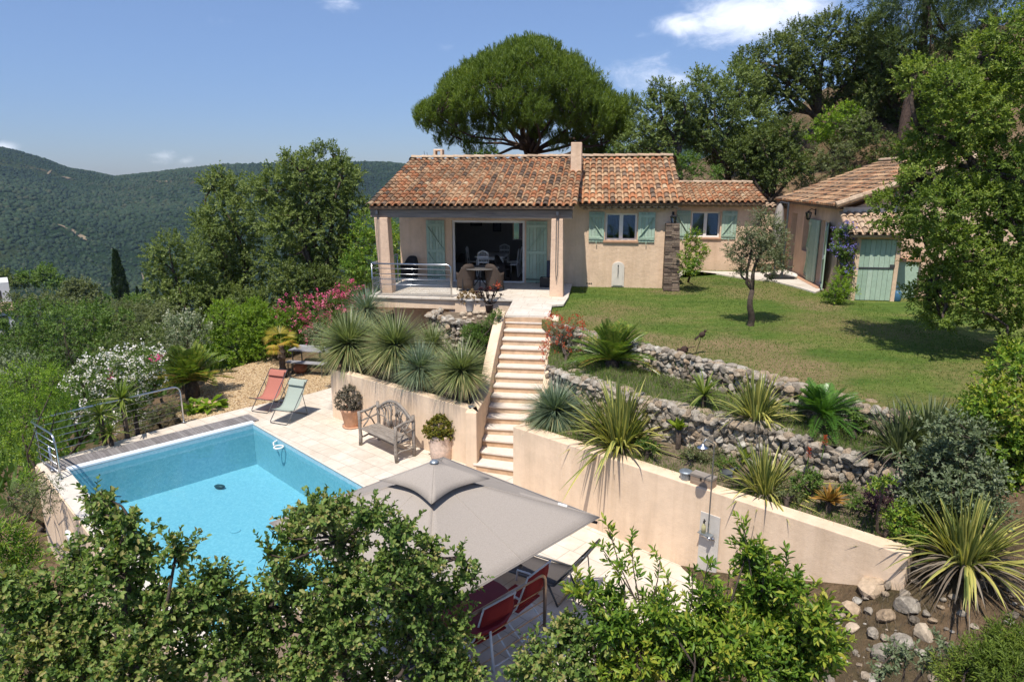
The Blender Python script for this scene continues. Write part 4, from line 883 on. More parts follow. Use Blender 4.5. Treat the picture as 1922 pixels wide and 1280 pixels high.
# ---- stainless railing round the outer pool corner
def railing_things():
    q0, q1, q2 = P(345,792,.03), P(99,881,.03), P(114,899,.03)
    cor = PO(-.40,-1.0,.03); H = 1.0; t = thing('pool_railing', 'stainless steel railing wrapping round the outer corner of the pool', 'railing', tuple(q0)); o = np.array(q0)
    # far run is parallel to the pool's far edge
    a = q0-o; c = cor-o+np.array([-.05,.02,0]); e = q2-o
    up = np.array([0,0,1.0])
    top = [a]+arc_corner(a+up*(H-.25), a+up*H, c+up*H, .2)+arc_corner(a+up*H, c+up*H, e+up*H, .22)+arc_corner(c+up*H, e+up*H+(e-c)*.0, e, .2)+[e]
    b = MB(); b.tube(top, .024, 8); b.build('handrail', M['steel'], t, smooth=True)
    b = MB()
    for k in range(5):
        z = .16+.165*k; f = a+up*z
        b.tube([f]+arc_corner(f, c+up*z, e+up*z, .25)+[(e+up*z)], .011, 6)
    b.build('bars', M['steel'], t, smooth=True)
    for f in (.985, 1.0):
        pass
    pm = a*.03+c*.97; b = MB(); b.tube([pm, pm+up*(H-.01)], .02, 8); b.build('post', M['steel'], t, smooth=True)
    pm = q1-o; b = MB(); b.tube([pm, pm+up*.55], .026, 8); b.lathe([(0,0),(.06,0),(.05,.012),(0,.012)], pm, 12); b.build('post', M['steel'], t, smooth=True)
    b = MB()
    for p in (a, e): b.lathe([(0,0),(.06,0),(.05,.012),(0,.012)], p, 12); 
    b.build('foot_plate', M['steel'], t, smooth=True)
    # lower railing at the near edge of the deck
    t = thing('deck_railing', 'bronze toned steel railing on the near deck edge in front of the red loungers', 'railing', tuple(rq)); n = -e1; L = 3.6
    b = MB(); b.tube([np.zeros(3)]+arc_corner(up*.6, up*.95, n*L+up*.95, .16)+[n*L+up*.95], .026, 8); b.build('handrail', M['bronze'], t, smooth=True)
    b = MB()
    for k in range(4): z = .14+.19*k; b.tube([up*z, n*L+up*z], .009, 6)
    b.build('bars', M['bronze'], t, smooth=True)
    for s in (1.8, 3.55): b = MB(); b.tube([n*s, n*s+up*.94], .02, 6); b.build('post', M['bronze'], t, smooth=True)
    # terrace balcony railing
    A = HW(-3.93,-3.25,TER); B = HW(-1.42,-3.25,TER); Cc = HW(-3.93,-.6,TER); t = thing('terrace_railing', 'stainless railing with wire mesh along the edge of the house terrace', 'railing', tuple(B)); o = B
    a, b0, c = B-o, A-o, Cc-o
    bb = MB(); bb.tube([a]+arc_corner(a+up*.7, a+up*1.0, b0+up*1.0, .16)+[b0+up*1.0], .024, 8); bb.tube([b0+up*1.0, c+up*1.0], .024, 8); bb.build('handrail', M['steel'], t, smooth=True)
    bb = MB()
    for k in range(4): z = .36+.165*k; bb.tube([a+up*z, b0+up*z, c+up*z], .012, 6)
    bb.build('bars', M['steel'], t, smooth=True)
    for p in (b0, c, c*.5+b0*.5): bb = MB(); bb.tube([p, p+up*1.0], .02, 6); bb.build('post', M['steel'], t, smooth=True)
    bb = MB(); n = 46; hz = .58
    for i in range(-12, n):                                      # diamond wire mesh
        for s in (1, -1):
            x0 = i/n; L_ = np.linalg.norm(b0-a); dx = hz/L_
            u0, u1 = (x0, x0+dx) if s > 0 else (x0+dx, x0); z0, z1 = .02, .02+hz
            pa = [min(max(u0, 0), 1), z0, min(max(u1, 0), 1), z1]
            lo, hi = sorted((u0, u1))
            if hi <= 0 or lo >= 1: continue
            f0 = np.clip((0-u0)/(u1-u0), 0, 1) if u1 != u0 else 0; ts = sorted([np.clip((0-u0)/(u1-u0), 0, 1), np.clip((1-u0)/(u1-u0), 0, 1)])
            p0 = a+(b0-a)*(u0+(u1-u0)*ts[0])+up*(z0+(z1-z0)*ts[0]); p1 = a+(b0-a)*(u0+(u1-u0)*ts[1])+up*(z0+(z1-z0)*ts[1])
            if np.linalg.norm(p1-p0) > .03: bb.bar(p0, p1, .005, .005)
    bb.build('wire_mesh', M['steel'], t)
M['bronze'] = plain('bronze_steel', (.40,.31,.24), .35, .1, 6, metal=1)
railing_things()

# ---- two sling deck chairs
def deck_chair(name, label, loc, rz, mat):
    """folding garden chair, local front = -y"""
    t = thing(name, label, 'deck chair', loc, rz, 'sling deck chairs by the pool'); w = .29
    top = (.42, .97); knee = (-.47, .40)
    for s in (-1, 1): pass
    b = MB(); b.tube([(-w,.48,1.0),(-w,-.42,.04)]+[(-w+.04,-.46,.015),(w-.04,-.46,.015)]+[(w,-.42,.04),(w,.48,1.0),(-w,.48,1.0)], .0125, 6); b.build('back_frame', M['grey_metal'], t, smooth=True)
    b = MB(); b.tube([(-w+.03,-.52,.42),(-w+.03,.40,.05),(-w+.06,.44,.015),(w-.06,.44,.015),(w-.03,.40,.05),(w-.03,-.52,.42),(-w+.03,-.52,.42)], .0125, 6); b.build('seat_frame', M['grey_metal'], t, smooth=True)
    b = MB()
    for s in (-1, 1): b.tube([(s*(w+.01),.20,.70),(s*(w+.01),.36,.08)], .010, 6)
    b.build('stay', M['grey_metal'], t, smooth=True)
    prof = [(.48,1.0),(.40,.86),(.31,.70),(.21,.54),(.12,.42),(.04,.345),(-.06,.31),(-.18,.315),(-.32,.35),(-.52,.42)]
    V = []; nx = 6
    for y, z in prof:
        for i in range(nx+1): x = -w+.02+(2*w-.04)*i/nx; V.append((x, y, z-.02*(1-(2*i/nx-1)**2)))
    F = [(r*(nx+1)+i, r*(nx+1)+i+1, (r+1)*(nx+1)+i+1, (r+1)*(nx+1)+i) for r in range(len(prof)-1) for i in range(nx)]
    b = MB(); b.add(V, F); sl = b.build('sling', mat, t, smooth=True); md = sl.modifiers.new('thick', 'SOLIDIFY'); md.thickness = .004
    b = MB(); b.box((0,.375,.90),(2*w-.06,.05,.16), M=Matrix.Rotation(R(-32), 3, 'X')); b.build('headrest', mat, t, bevel=.02)
    return t
def fabric(name, col, tr=.15):
    m, nt, out = nm(name); n = noise(nt, 90, 3, .6); r = ramp(nt, [(.3, tuple(c*.85 for c in col)), (.7, tuple(min(1, c*1.1) for c in col))], n.outputs['Fac']); b = bsdf(nt, out, r.outputs['Color'], .85, .15)
    t = N(nt, 'ShaderNodeBsdfTranslucent'); t.inputs['Color'].default_value = (*col, 1); ms = N(nt, 'ShaderNodeMixShader'); ms.inputs[0].default_value = tr; nt.links.new(b.outputs[0], ms.inputs[1]); nt.links.new(t.outputs[0], ms.inputs[2]); nt.links.new(ms.outputs[0], out.inputs['Surface']); return m
deck_chair('deck_chair', 'coral red sling deck chair beside the ochre gravel', tuple((P(470,770,0)+P(499,778,0))/2+np.array([.2,.42,0])), R(-20), fabric('coral_sling', (.46,.175,.13)))
deck_chair('deck_chair', 'pale sage green sling deck chair next to the coral one', tuple((P(505,795,0)+P(536,797,0))/2+np.array([.2,.42,0])), R(-22), fabric('sage_sling', (.37,.415,.355)))

# ---- rustic branch bench
def bench():
    fl = P(677,835,0); fr = P(745,868,0); d = fr-fl; L = np.linalg.norm(d); rz = math.atan2(d[1], d[0])
    t = thing('rustic_bench', 'weathered grey bench made of branches with an arched back', 'bench', tuple(fl), rz); Dp = .52
    M['silver_wood'] = wood('silvered_wood', (.13,.105,.085), (.34,.295,.25), (3, 18, 18)); m = M['silver_wood']
    def wob(p, q, r, n=5, k=.012): return [np.array(p)*(1-s)+np.array(q)*s+(rng.normal(0, k, 3) if 0 < s < 1 else 0) for s in np.linspace(0, 1, n)]
    for x, y, h in ((0,0,.86),(L,0,.86),(.03,Dp,1.0),(L-.03,Dp,1.0)):
        b = MB(); b.tube(wob((x,y,0),(x,y,h),.04), [.047,.045,.042,.042,.040], 8); b.build('leg', m, t, smooth=True)
    b = MB()
    for k in range(4): b.box((L/2, .06+k*.13, .43), (L-.02, .12, .035))
    b.build('seat', m, t, bevel=.008)
    b = MB(); ar = [np.array((.03+(L-.06)*s, Dp, .82+.34*math.sin(math.pi*s))) for s in np.linspace(0, 1, 11)]; b.tube(ar, .036, 8)
    b.tube([p-np.array([0,0,.08]) for p in ar[1:-1]], .022, 6); b.build('back_rail', m, t, smooth=True)
    b = MB()
    for s in np.linspace(.08, .92, 11):
        tp = np.array((.03+(L-.06)*s, Dp, .82+.34*math.sin(math.pi*s))); bx = L/2+(tp[0]-L/2)*rng.uniform(.2, 1.0); b.tube(wob((bx,Dp,.46), tp, .02, 4, .03), .020, 6)
        if rng.random() < .7: md = (np.array((bx,Dp,.46))+tp)/2; b.tube(wob(md, tp+np.array([rng.choice([-.18,.18]),0,-.12]), .02, 3, .02), .015, 6)
    b.build('back_spindle', m, t, smooth=True)
    for x in (0, L):
        b = MB(); b.tube(wob((x,0,.84),(x,Dp,.90),.03,5,.015), .03, 7); b.tube(wob((x,0,.6),(x,Dp,.68),.02,4), .02, 6); b.tube(wob((x,.1,.45),(x,.4,.87),.02,4,.02), .018, 6); b.tube(wob((x,.42,.45),(x,.15,.84),.02,4,.02), .018, 6); b.build('armrest', m, t, smooth=True)
    b = MB()
    for x in (0, L): b.tube(wob((x,0,.2),(x,Dp,.22),.02), .022, 6)
    b.tube(wob((0,Dp*.5,.21),(L,Dp*.5,.21),.02,6), .022, 6); b.build('stretcher', m, t, smooth=True)
    return t
bench()

# ---- big parasol over the near deck
def parasol():
    z = 2.22; Rr, Bk, Lf = P(1126,971,z), P(832,858,z), P(505,982,z); ce = (Rr+Lf)/2; Nr = Rr+Lf-Bk
    t = thing('parasol', 'huge square taupe parasol with a vented top shading the near deck', 'parasol', (ce[0], ce[1], 0))
    M['taupe'] = fabric('taupe_canvas', (.365,.318,.275), .10); apex = np.array([0,0,.62]); o = np.array([ce[0], ce[1], 0])
    cs = [Rr-o, Bk-o, Lf-o, Nr-o]
    def panel_pt(A, B, s, r):      # r 0 centre .. 1 edge, s along edge
        e = A*(1-s)+B*s; p = np.array([e[0]*r, e[1]*r, 0]); p[2] = z+apex[2]*(1-r)**.95-.10*4*s*(1-s)*r*(1-r)
        return p
    b = MB(); nr, ns = 10, 12; r0_ = .30
    for i in range(4):
        A, B = cs[i], cs[(i+1) % 4]; V = [panel_pt(A, B, k/ns, j/nr) for j in range(nr+1) for k in range(ns+1)]
        F = [(j*(ns+1)+k, j*(ns+1)+k+1, (j+1)*(ns+1)+k+1, (j+1)*(ns+1)+k) for j in range(nr) for k in range(ns)]; b.add(V, F)
    sm_ = MB()
    for i in range(4):
        A, B = cs[i], cs[(i+1) % 4]
        for sv in (0.0, .5): sm_.tube([panel_pt(A, B, sv, q)+np.array([0,0,.003]) for q in np.linspace(.25, .995, 9)], .007, 5)
        sm_.tube([panel_pt(A, B, q, .985)+np.array([0,0,.003]) for q in np.linspace(0, 1, 9)], .006, 5)
    cp = b.build('canopy', M['taupe'], t, smooth=True)
    sm_.build('seam', M['taupe'], cp, smooth=True); md = cp.modifiers.new('thick', 'SOLIDIFY'); md.thickness = .004
    b = MB()
    for i in range(4):
        A, B = cs[i], cs[(i+1) % 4]; V = []
        for j in range(5):
            for k in range(ns+1):
                s, r = k/ns, .33*j/4; e = A*(1-s)+B*s; sag = 1-.22*4*s*(1-s)*(j/4)**2
                V.append(np.array([e[0]*r*sag, e[1]*r*sag, z+.62+.16-.235*(j/4)]))
        F = [(j*(ns+1)+k, j*(ns+1)+k+1, (j+1)*(ns+1)+k+1, (j+1)*(ns+1)+k) for j in range(4) for k in range(ns)]; b.add(V, F)
    cp = b.build('vent_cap', M['taupe'], t, smooth=True); md = cp.modifiers.new('thick', 'SOLIDIFY'); md.thickness = .004
    b = MB(); b.lathe([(0,.035),(.035,.03),(.055,.012),(.058,0),(0,-.01)], (0,0,z+.77), 16); b.build('finial', M['zinc'], t, smooth=True)
    b = MB(); b.tube([(0,0,.06),(0,0,z+.76)], .035, 10); b.build('pole', M['grey_metal'], t, smooth=True)
    b = MB(); b.box((0,0,.05),(.9,.9,.09), rz=POOL_RZ); b.build('base', M['dark_metal'], t, bevel=.02)
    for i in range(4):
        A, B = cs[i], cs[(i+1) % 4]
        for e in (A, (A+B)/2):
            b = MB(); rr = np.linalg.norm(e[:2]); ed = e.copy()*.985; ed[2] = z-.07; b.bar((e[0]*.03,e[1]*.03,z+.47), ed, .022, .03); b.build('rib', M['grey_metal'], t)
    b = MB(); q = cs[0]*.62+cs[1]*.16; p0 = panel_pt(cs[0], cs[1], .2, .78); p1 = panel_pt(cs[0], cs[1], .08, .80); 
    b.bar(panel_pt(cs[0], cs[1], .17, .62)+np.array([0,0,.012]), panel_pt(cs[0], cs[1], .05, .80)+np.array([0,0,.014]), .05, .006); b.build('strap', M['taupe'], t)
    b = MB(); b.bar(panel_pt(cs[0], cs[1], .055, .79)+np.array([0,0,.02]), panel_pt(cs[0], cs[1], .035, .83)+np.array([0,0,.02]), .055, .004); b.build('care_tag', M['white_paint'], t)
    return t
parasol()

# ---- loungers on the near deck
def lounger(name, label, loc, rz, fab, frame, back=52, L=1.9, flat=False, pad=False):
    """adjustable sun lounger, head toward +y"""
    t = thing(name, label, 'sun lounger', loc, rz); w = .31; h = .34; hy = .55; a = R(0 if flat else back); BL = .78
    b = MB(); b.tube([(-w,-1.25,h),(-w,hy,h)], .018, 6); b.tube([(w,-1.25,h),(w,hy,h)], .018, 6); b.tube([(-w,-1.25,h),(w,-1.25,h)], .018, 6); b.tube([(-w,hy,h),(w,hy,h)], .016, 6); b.build('frame', frame, t, smooth=True)
    for y0, y1 in ((-1.0,-1.2), (.45,.62)):
        b = MB(); b.tube([(-w,y0,h),(-w,y1,.02),(w,y1,.02),(w,y0,h)], .018, 6); b.build('leg', frame, t, smooth=True)
    tp = (hy+BL*math.cos(a), h+BL*math.sin(a))
    b = MB(); b.tube([(-w,hy,h),(-w,tp[0]*.96+hy*.04,tp[1]),(-w+.03,tp[0],tp[1]),(w-.03,tp[0],tp[1]),(w,tp[0]*.96+hy*.04,tp[1]),(w,hy,h)], .018, 6); b.build('back_frame', frame, t, smooth=True)
    b = MB(); md = (hy+BL*.55*math.cos(a), h+BL*.55*math.sin(a))
    for s in (-1, 1): b.tube([(s*w,md[0],md[1]),(s*w*.97,hy+.35,.06)], .010, 6)
    b.build('stay', frame, t, smooth=True)
    V = []; prof = [(-1.24,h+.005),(-.5,h-.02),(.1,h-.03),(hy,h)] + [(hy+BL*s*math.cos(a)+.025*math.sin(math.pi*s)*math.sin(a), h+BL*s*math.sin(a)-.025*math.sin(math.pi*s)) for s in (.25,.5,.75,1)]
    for y, z in prof:
        for k in range(5): V.append((-w+.01+(2*w-.02)*k/4, y, z-.012*(1-(k/2-1)**2)))
    F = [(i*5+k, i*5+k+1, (i+1)*5+k+1, (i+1)*5+k) for i in range(len(prof)-1) for k in range(4)]
    b = MB(); b.add(V, F); sl = b.build('sling', fab, t, smooth=True); md_ = sl.modifiers.new('thick', 'SOLIDIFY'); md_.thickness = .05 if pad else .006
    return t
M['red_cloth'] = fabric('red_sling', (.27,.03,.028), .12); M['grey_cloth'] = fabric('grey_mesh', (.115,.10,.092), .2); M['slate_cloth'] = fabric('slate_pad', (.06,.07,.085), .05)
M['white_metal'] = plain('white_metal', (.62,.62,.62), .4, .06, 6)
def place(px, py, z=0): return tuple(P(px, py, z))
LZ = POOL_RZ
M['red_metal'] = plain('red_table', (.20,.018,.028), .55, .08, 5)
# folding red table with red chairs round it, seen beneath the parasol
def red_chair(label, loc, rz):
    t = thing('folding_chair', label, 'chair', loc, rz, 'red folding chairs at the shaded table'); w = .27; fr = M['white_metal']
    b = MB(); b.box((0,0,.44),(.52,.46,.02)); b.build('seat', M['red_cloth'], t, bevel=.006)
    b = MB(); V = []
    for k in range(7):
        s = k/6; y = -.22-.16*s-.04*math.sin(math.pi*s); z = .50+.56*s
        for j in range(5): V.append((-w+2*w*j/4, y-.03*(1-(j/2-1)**2), z))
    b.add(V, [(i*5+k, i*5+k+1, (i+1)*5+k+1, (i+1)*5+k) for i in range(6) for k in range(4)]); q = b.build('backrest', M['red_cloth'], t, smooth=True); md = q.modifiers.new('thick', 'SOLIDIFY'); md.thickness = .008
    for s in (-1, 1):
        b = MB(); b.tube([(s*w,-.40,1.07),(s*w,-.28,.72),(s*w,-.2,.5),(s*w,.22,.02)], .014, 6); b.tube([(s*w,.20,.44),(s*w,-.30,.02)], .014, 6); b.build('side_frame', fr, t, smooth=True)
        b = MB(); b.tube([(s*(w+.01),-.27,.68),(s*(w+.01),.0,.70),(s*(w+.01),.2,.68),(s*(w+.01),.22,.5)], .016, 6); b.build('armrest', fr, t, smooth=True)
    for yy, zz in ((.22,.02),(-.30,.02),(-.40,1.06)): b = MB(); b.tube([(-w,yy,zz),(w,yy,zz)], .013, 6); b.build('cross_bar', fr, t, smooth=True)
    return t
tq = P(905,1140,.74); tt = thing('garden_table', 'round dark red garden table in the shade of the parasol', 'table', (tq[0]-.25,tq[1]+.10,0))
b = MB(); b.lathe([(0,.71),(.66,.71),(.68,.725),(.66,.745),(0,.745)], n=40); b.build('tabletop', M['red_metal'], tt, smooth=False)
for k in range(4):
    a_ = R(45+90*k); b = MB(); b.tube([(.5*math.cos(a_),.5*math.sin(a_),.71),(.58*math.cos(a_),.58*math.sin(a_),.0)], .02, 6); b.build('leg', M['white_metal'], tt, smooth=True)
c1 = P(985,1165,.05); c2 = P(900,1225,.05)
red_chair('red sling armchair with white frame, right one of the pair behind the lower railing', (c1[0]-.12,c1[1]-.02,0), R(52)); red_chair('red sling armchair with white frame, left one of the pair behind the lower railing', (c2[0]+.02,c2[1]+.0,0), R(42))
hg = P(1056,1080,.34); hd = np.array([.85,-.5,0])*.55; lounger('sun_lounger', 'grey mesh sun lounger with raised back at the edge of the parasol shade', (hg[0]-hd[0],hg[1]-hd[1],0), R(-121), M['grey_cloth'], M['grey_metal'], 52)

# ---- plant pots (plants follow in the planting section)
def pot(name, label, loc, prof, mat, cat='plant pot', n=20):
    t = thing(name, label, cat, loc); b = MB(); b.lathe(prof, n=n); b.build('pot', mat, t, smooth=True); top = prof[-1]
    return t
POTS = {}
q = P(657,806,0); POTS['shrub'] = pot('potted_shrub', 'clipped grey brown round shrub in a terracotta pot left of the bench', (q[0],q[1]+.22,0), [(.0,0),(.17,0),(.18,.03),(.26,.44),(.28,.46),(.28,.52),(.24,.52),(.23,.45),(0,.45)], M['terracotta'])
b = MB(); b.lathe([(0,.0),(.22,.0),(.25,.03),(.22,.035)], n=18); b.build('saucer', M['terracotta'], POTS['shrub'], smooth=True)
M['washed'] = attr_mat('whitewashed_terracotta', [(.50,.33,.24),(.58,.44,.35),(.66,.56,.48)], .85, 14, .3, .2, 40)
q = P(827,866,0); POTS['jade'] = pot('potted_succulent', 'green and yellow jade plant in a whitewashed clay pot right of the bench', (q[0],q[1]+.2,0), [(.0,0),(.22,0),(.25,.05),(.27,.3),(.255,.52),(.27,.55),(.27,.6),(.24,.6),(.22,.5),(0,.5)], M['washed'])
q = P(883,584,2.34); POTS['white'] = pot('potted_succulent', 'pale conical pot of dry brown succulent at the terrace corner', (q[0],q[1],2.34), [(.0,0),(.125,0),(.13,.02),(.17,.33),(.185,.34),(.185,.385),(.16,.385),(.15,.31),(0,.31)], M['pot_white'])
q = P(918,586,2.34); POTS['aeonium'] = pot('potted_succulent', 'purple black rosette succulent in a small brown pot by the terrace', (q[0],q[1],2.34), [(.0,0),(.09,0),(.12,.22),(.13,.22),(.13,.25),(.11,.25),(.1,.2),(0,.2)], plain('brown_pot', (.12,.095,.085), .8, .2, 10))
# stones of the little rockery
M['ochre_rock'] = attr_mat('ochre_rock', [(.36,.29,.21),(.45,.36,.26),(.40,.29,.19),(.50,.43,.34)], .9, 12, .3, .5, 30)
for i, (px, py, r_) in enumerate(((868,592,.12),(882,592,.10),(894,589,.13),(905,588,.12),(900,596,.09),(872,598,.08),(940,580,.10),(934,585,.08),(950,580,.08),(912,596,.06),(888,600,.06))):
    q = P(px, py, 2.36); b = MB(); b.rock((0,0,0), (r_,r_*.8,r_*.65), 2, rng.random(), .12); o = b.build('rock', M['ochre_rock']); o.location = tuple(q+np.array([0,0,r_*.3])); tag(o, 'ochre stone in the little rockery at the foot of the terrace', 'rock', 'stones of the rockery')

# ---- terrace furniture
def wicker_chair(label, loc, rz, mat, legs):
    t = thing('wicker_armchair', label, 'armchair', loc, rz, 'wicker chairs round the terrace table')     # front = -y
    b = MB(); b.lathe([(0,.40),(.27,.40),(.29,.43),(.27,.46),(0,.46)], n=18); b.build('seat', mat, t, smooth=True)
    def shell(phi): return .30, .46+ (.44*smooth(-.35, .75, math.sin(phi)) if True else 0)
    V = []; n = 26; m = 6; F = []
    for i in range(n+1):
        ph = R(-38)+R(256)*i/n; back = math.sin(ph); ht = .60+.30*float(smooth(.35, 1.0, back)); 
        for j in range(m+1):
            z = .10+(ht+.0-.10)*j/m; rr_ = .27+.05*(j/m); V.append((rr_*math.cos(ph), rr_*math.sin(ph)*.95, z))
    F = [(i*(m+1)+j, (i+1)*(m+1)+j, (i+1)*(m+1)+j+1, i*(m+1)+j+1) for i in range(n) for j in range(m)]
    b = MB(); b.add(V, F); q = b.build('backrest', mat, t, smooth=True); md = q.modifiers.new('thick', 'SOLIDIFY'); md.thickness = .035
    for x, y in ((-.2,-.18),(.2,-.18),(-.18,.2),(.18,.2)): b = MB(); b.tube([(x,y,.42),(x*1.15,y*1.15,0)], .018, 6); b.build('leg', legs, t)
    return t
tb = P(901,502,3.49)
tbl = thing('terrace_table', 'round dark garden table with slim legs under the terrace roof', 'table', (tb[0], tb[1], TER)); b = MB(); b.lathe([(0,.715),(.6,.715),(.62,.73),(.6,.745),(0,.745)], n=36); b.build('tabletop', plain('table_slate', (.11,.105,.10), .35, .2, 6, spec=.5), tbl)
for k in range(3): a_ = R(30+120*k); b = MB(); b.tube([(.12*math.cos(a_),.12*math.sin(a_),.71),(.05*math.cos(a_),.05*math.sin(a_),.35),(.33*math.cos(a_),.33*math.sin(a_),0)], .02, 6); b.build('leg', M['black'], tbl)
for px, py, rz, m, lab in ((928,547,150,'wicker','brown wicker armchair on the sunny side of the terrace table, right one'), (874,547,205,'wicker','brown wicker armchair half behind the terrace railing end'), (944,528,70,'dark_wicker','dark wicker armchair behind the brown one by the open door'), (857,524,-60,'dark_wicker','dark wicker armchair left of the terrace table by the open shutter'), (768,531,-20,'dark_wicker','black wicker armchair alone at the left end of the terrace')):
    q = P(px, py, TER); wicker_chair(lab, (q[0],q[1]+.15,TER), R(rz), M[m], M['black'])
# cases beside the right pillar
q = HW(1.25,-.75,TER); t = thing('tool_case', 'black box and folded dark panel standing beside the right terrace pillar', 'box', tuple(q), -HA); b = MB(); b.box((0,0,.16),(.36,.3,.32)); b.box((0,-.155,.2),(.3,.012,.14)); b.build('case', M['black'], t, bevel=.015); b = MB(); b.box((.0,-.17,.33),(.14,.03,.03)); b.build('handle', M['grey_metal'], t)
b = MB(); b.box((.15,.33,.42),(.3,.05,.84), M=Matrix.Rotation(R(-8), 3, 'X')); b.build('panel', plain('dark_blue_panel', (.03,.035,.055), .5, .1, 6), t, bevel=.01)

# ---- dining set inside the living room
def dining_chair(label, u, w, rz):
    t = thing('dining_chair', label, 'chair', tuple(HW(u,w,TER)), -HA+R(rz), 'white dining chairs in the living room'); m = M['white_paint']  # front = -y
    b = MB(); b.box((0,0,.45),(.42,.42,.035)); b.build('seat', m, t, bevel=.008)
    for x, y in ((-.18,-.18),(.18,-.18)): b = MB(); b.tube([(x,y,.44),(x,y,0)], [.02,.014], 6); b.build('leg', m, t)
    for x in (-.18,.18): b = MB(); b.tube([(x,.24,0),(x,.19,.45),(x*1.02,.25,.97)], .018, 6); b.build('leg', m, t)
    b = MB(); ar = [(-.19+.38*s,.25,.93+.08*math.sin(math.pi*s)) for s in np.linspace(0, 1, 9)]; b.tube(ar, .026, 6); b.box((0,.225,.80),(.36,.02,.05)); b.box((0,.215,.60),(.36,.02,.04))
    for k in range(5): b.tube([(-.12+.06*k,.21,.6),(-.12+.06*k,.25,.97)], .010, 5)
    b.build('backrest', m, t); return t
tq = HW(-1.02,2.0,TER); t = thing('dining_table', 'white dining table inside the living room seen through the open doorway', 'table', tuple(tq), -HA)
b = MB(); b.box((0,0,.73),(1.1,1.5,.04)); b.box((0,0,.67),(.96,1.36,.09)); b.build('tabletop', M['white_paint'], t, bevel=.01)
for x in (-.48,.48):
    for y in (-.66,.66): b = MB(); b.tube([(x,y,.63),(x,y,.3),(x,y,0)], [.04,.03,.025], 8); b.build('leg', M['white_paint'], t)
dining_chair('white slat back dining chair at the near end of the indoor table', -1.15,.95,180); dining_chair('white arched dining chair at the far end of the indoor table', -.75,3.0,0)
dining_chair('white dining chair on the right side of the indoor table, nearer one', -.2,1.55,-90); dining_chair('white dining chair on the right side of the indoor table, farther one', -.2,2.35,-90); dining_chair('white dining chair on the left side of the indoor table', -1.8,2.2,90)
sf = thing('sofa', 'pale sofa along the back wall of the living room under the window', 'sofa', tuple(HW(.6,4.5,TER)), -HA); M['sofa'] = plain('sofa_cloth', (.30,.27,.24), .9, .15, 8)
b = MB(); b.box((0,0,.22),(1.9,.85,.40)); b.build('base', M['sofa'], sf, bevel=.05); b = MB(); b.box((0,.35,.55),(1.9,.22,.55)); b.build('backrest', M['sofa'], sf, bevel=.08)
for k in (-.62,0,.62): b = MB(); b.box((k,-.05,.47),(.6,.6,.14)); b.build('cushion', M['sofa'], sf, bevel=.05)
for k in (-.9,.9): b = MB(); b.box((k,0,.4),(.2,.85,.5)); b.build('armrest', M['sofa'], sf, bevel=.06)
ct = thing('coffee_table', 'low white coffee table in front of the indoor sofa', 'table', tuple(HW(.35,3.2,TER)), -HA); b = MB(); b.box((0,0,.42),(1.0,.55,.04)); b.build('tabletop', M['white_paint'], ct, bevel=.008)
for x in (-.45,.45):
    for y in (-.22,.22): b = MB(); b.tube([(x,y,.4),(x,y,0)], .025, 6); b.build('leg', M['white_paint'], ct)
for u, z, w_, h_ in ((-2.3,1.75,.5,.35),(-1.4,1.55,.36,.42)):
    fr = thing('picture_frame', 'dark framed picture on the living room back wall, %s one' % ('left' if u < -2 else 'right'), 'picture', tuple(HW(u,5.42,TER+z)), -HA); b = MB(); b.box((0,0,0),(w_,.03,h_)); b.build('frame', M['black'], fr); b = MB(); b.box((0,-.02,0),(w_-.1,.008,h_-.1)); b.build('picture', plain('picture_paper', (.10,.10,.11), .7, .5, 5), fr)

# ---- gravel garden furniture
q = P(588,655,.72); t = thing('garden_table', 'grey slatted garden table half hidden by the grass tree on the gravel', 'table', (q[0],q[1]+.1,-.03), R(-12)); b = MB(); M['grey_slat'] = attr_mat('grey_slats', [(.24,.23,.24),(.33,.32,.33)], .7, 12, .2)
for k in range(9): b.box((0,-.36+.09*k,.73),(1.5,.08,.025), a=rng.random())
b.build('tabletop', M['grey_slat'], t)
for x in (-.65,.65):
    for y in (-.3,.3): b = MB(); b.tube([(x,y,.72),(x,y,0)], .022, 6); b.build('leg', M['grey_metal'], t)
t = thing('garden_bench', 'low grey bench drawn up to the gravel garden table', 'bench', (q[0]-.1,q[1]-.55,-.03), R(-12)); b = MB()
for k in range(3): b.box((0,-.12+.1*k,.43),(1.4,.09,.025), a=rng.random())
b.build('seat', M['grey_slat'], t)
for x in (-.6,.6): b = MB(); b.tube([(x,-.12,0),(x,-.12,.42),(x,.12,.42),(x,.12,0)], .02, 6); b.build('leg', M['grey_metal'], t)
q = P(562,703,-.03); b = MB(); b.rock((0,0,.19),(.24,.21,.20),3,.5,.03); o = tag(b.build('terracotta_ball', plain('rusty_clay', (.22,.085,.045), .85, .3, 7, .4, 30), None, smooth=True), 'rounded rusty clay boulder on the ochre gravel by the small palm', 'ornament'); o.location = tuple(q+np.array([0,.15,0]))

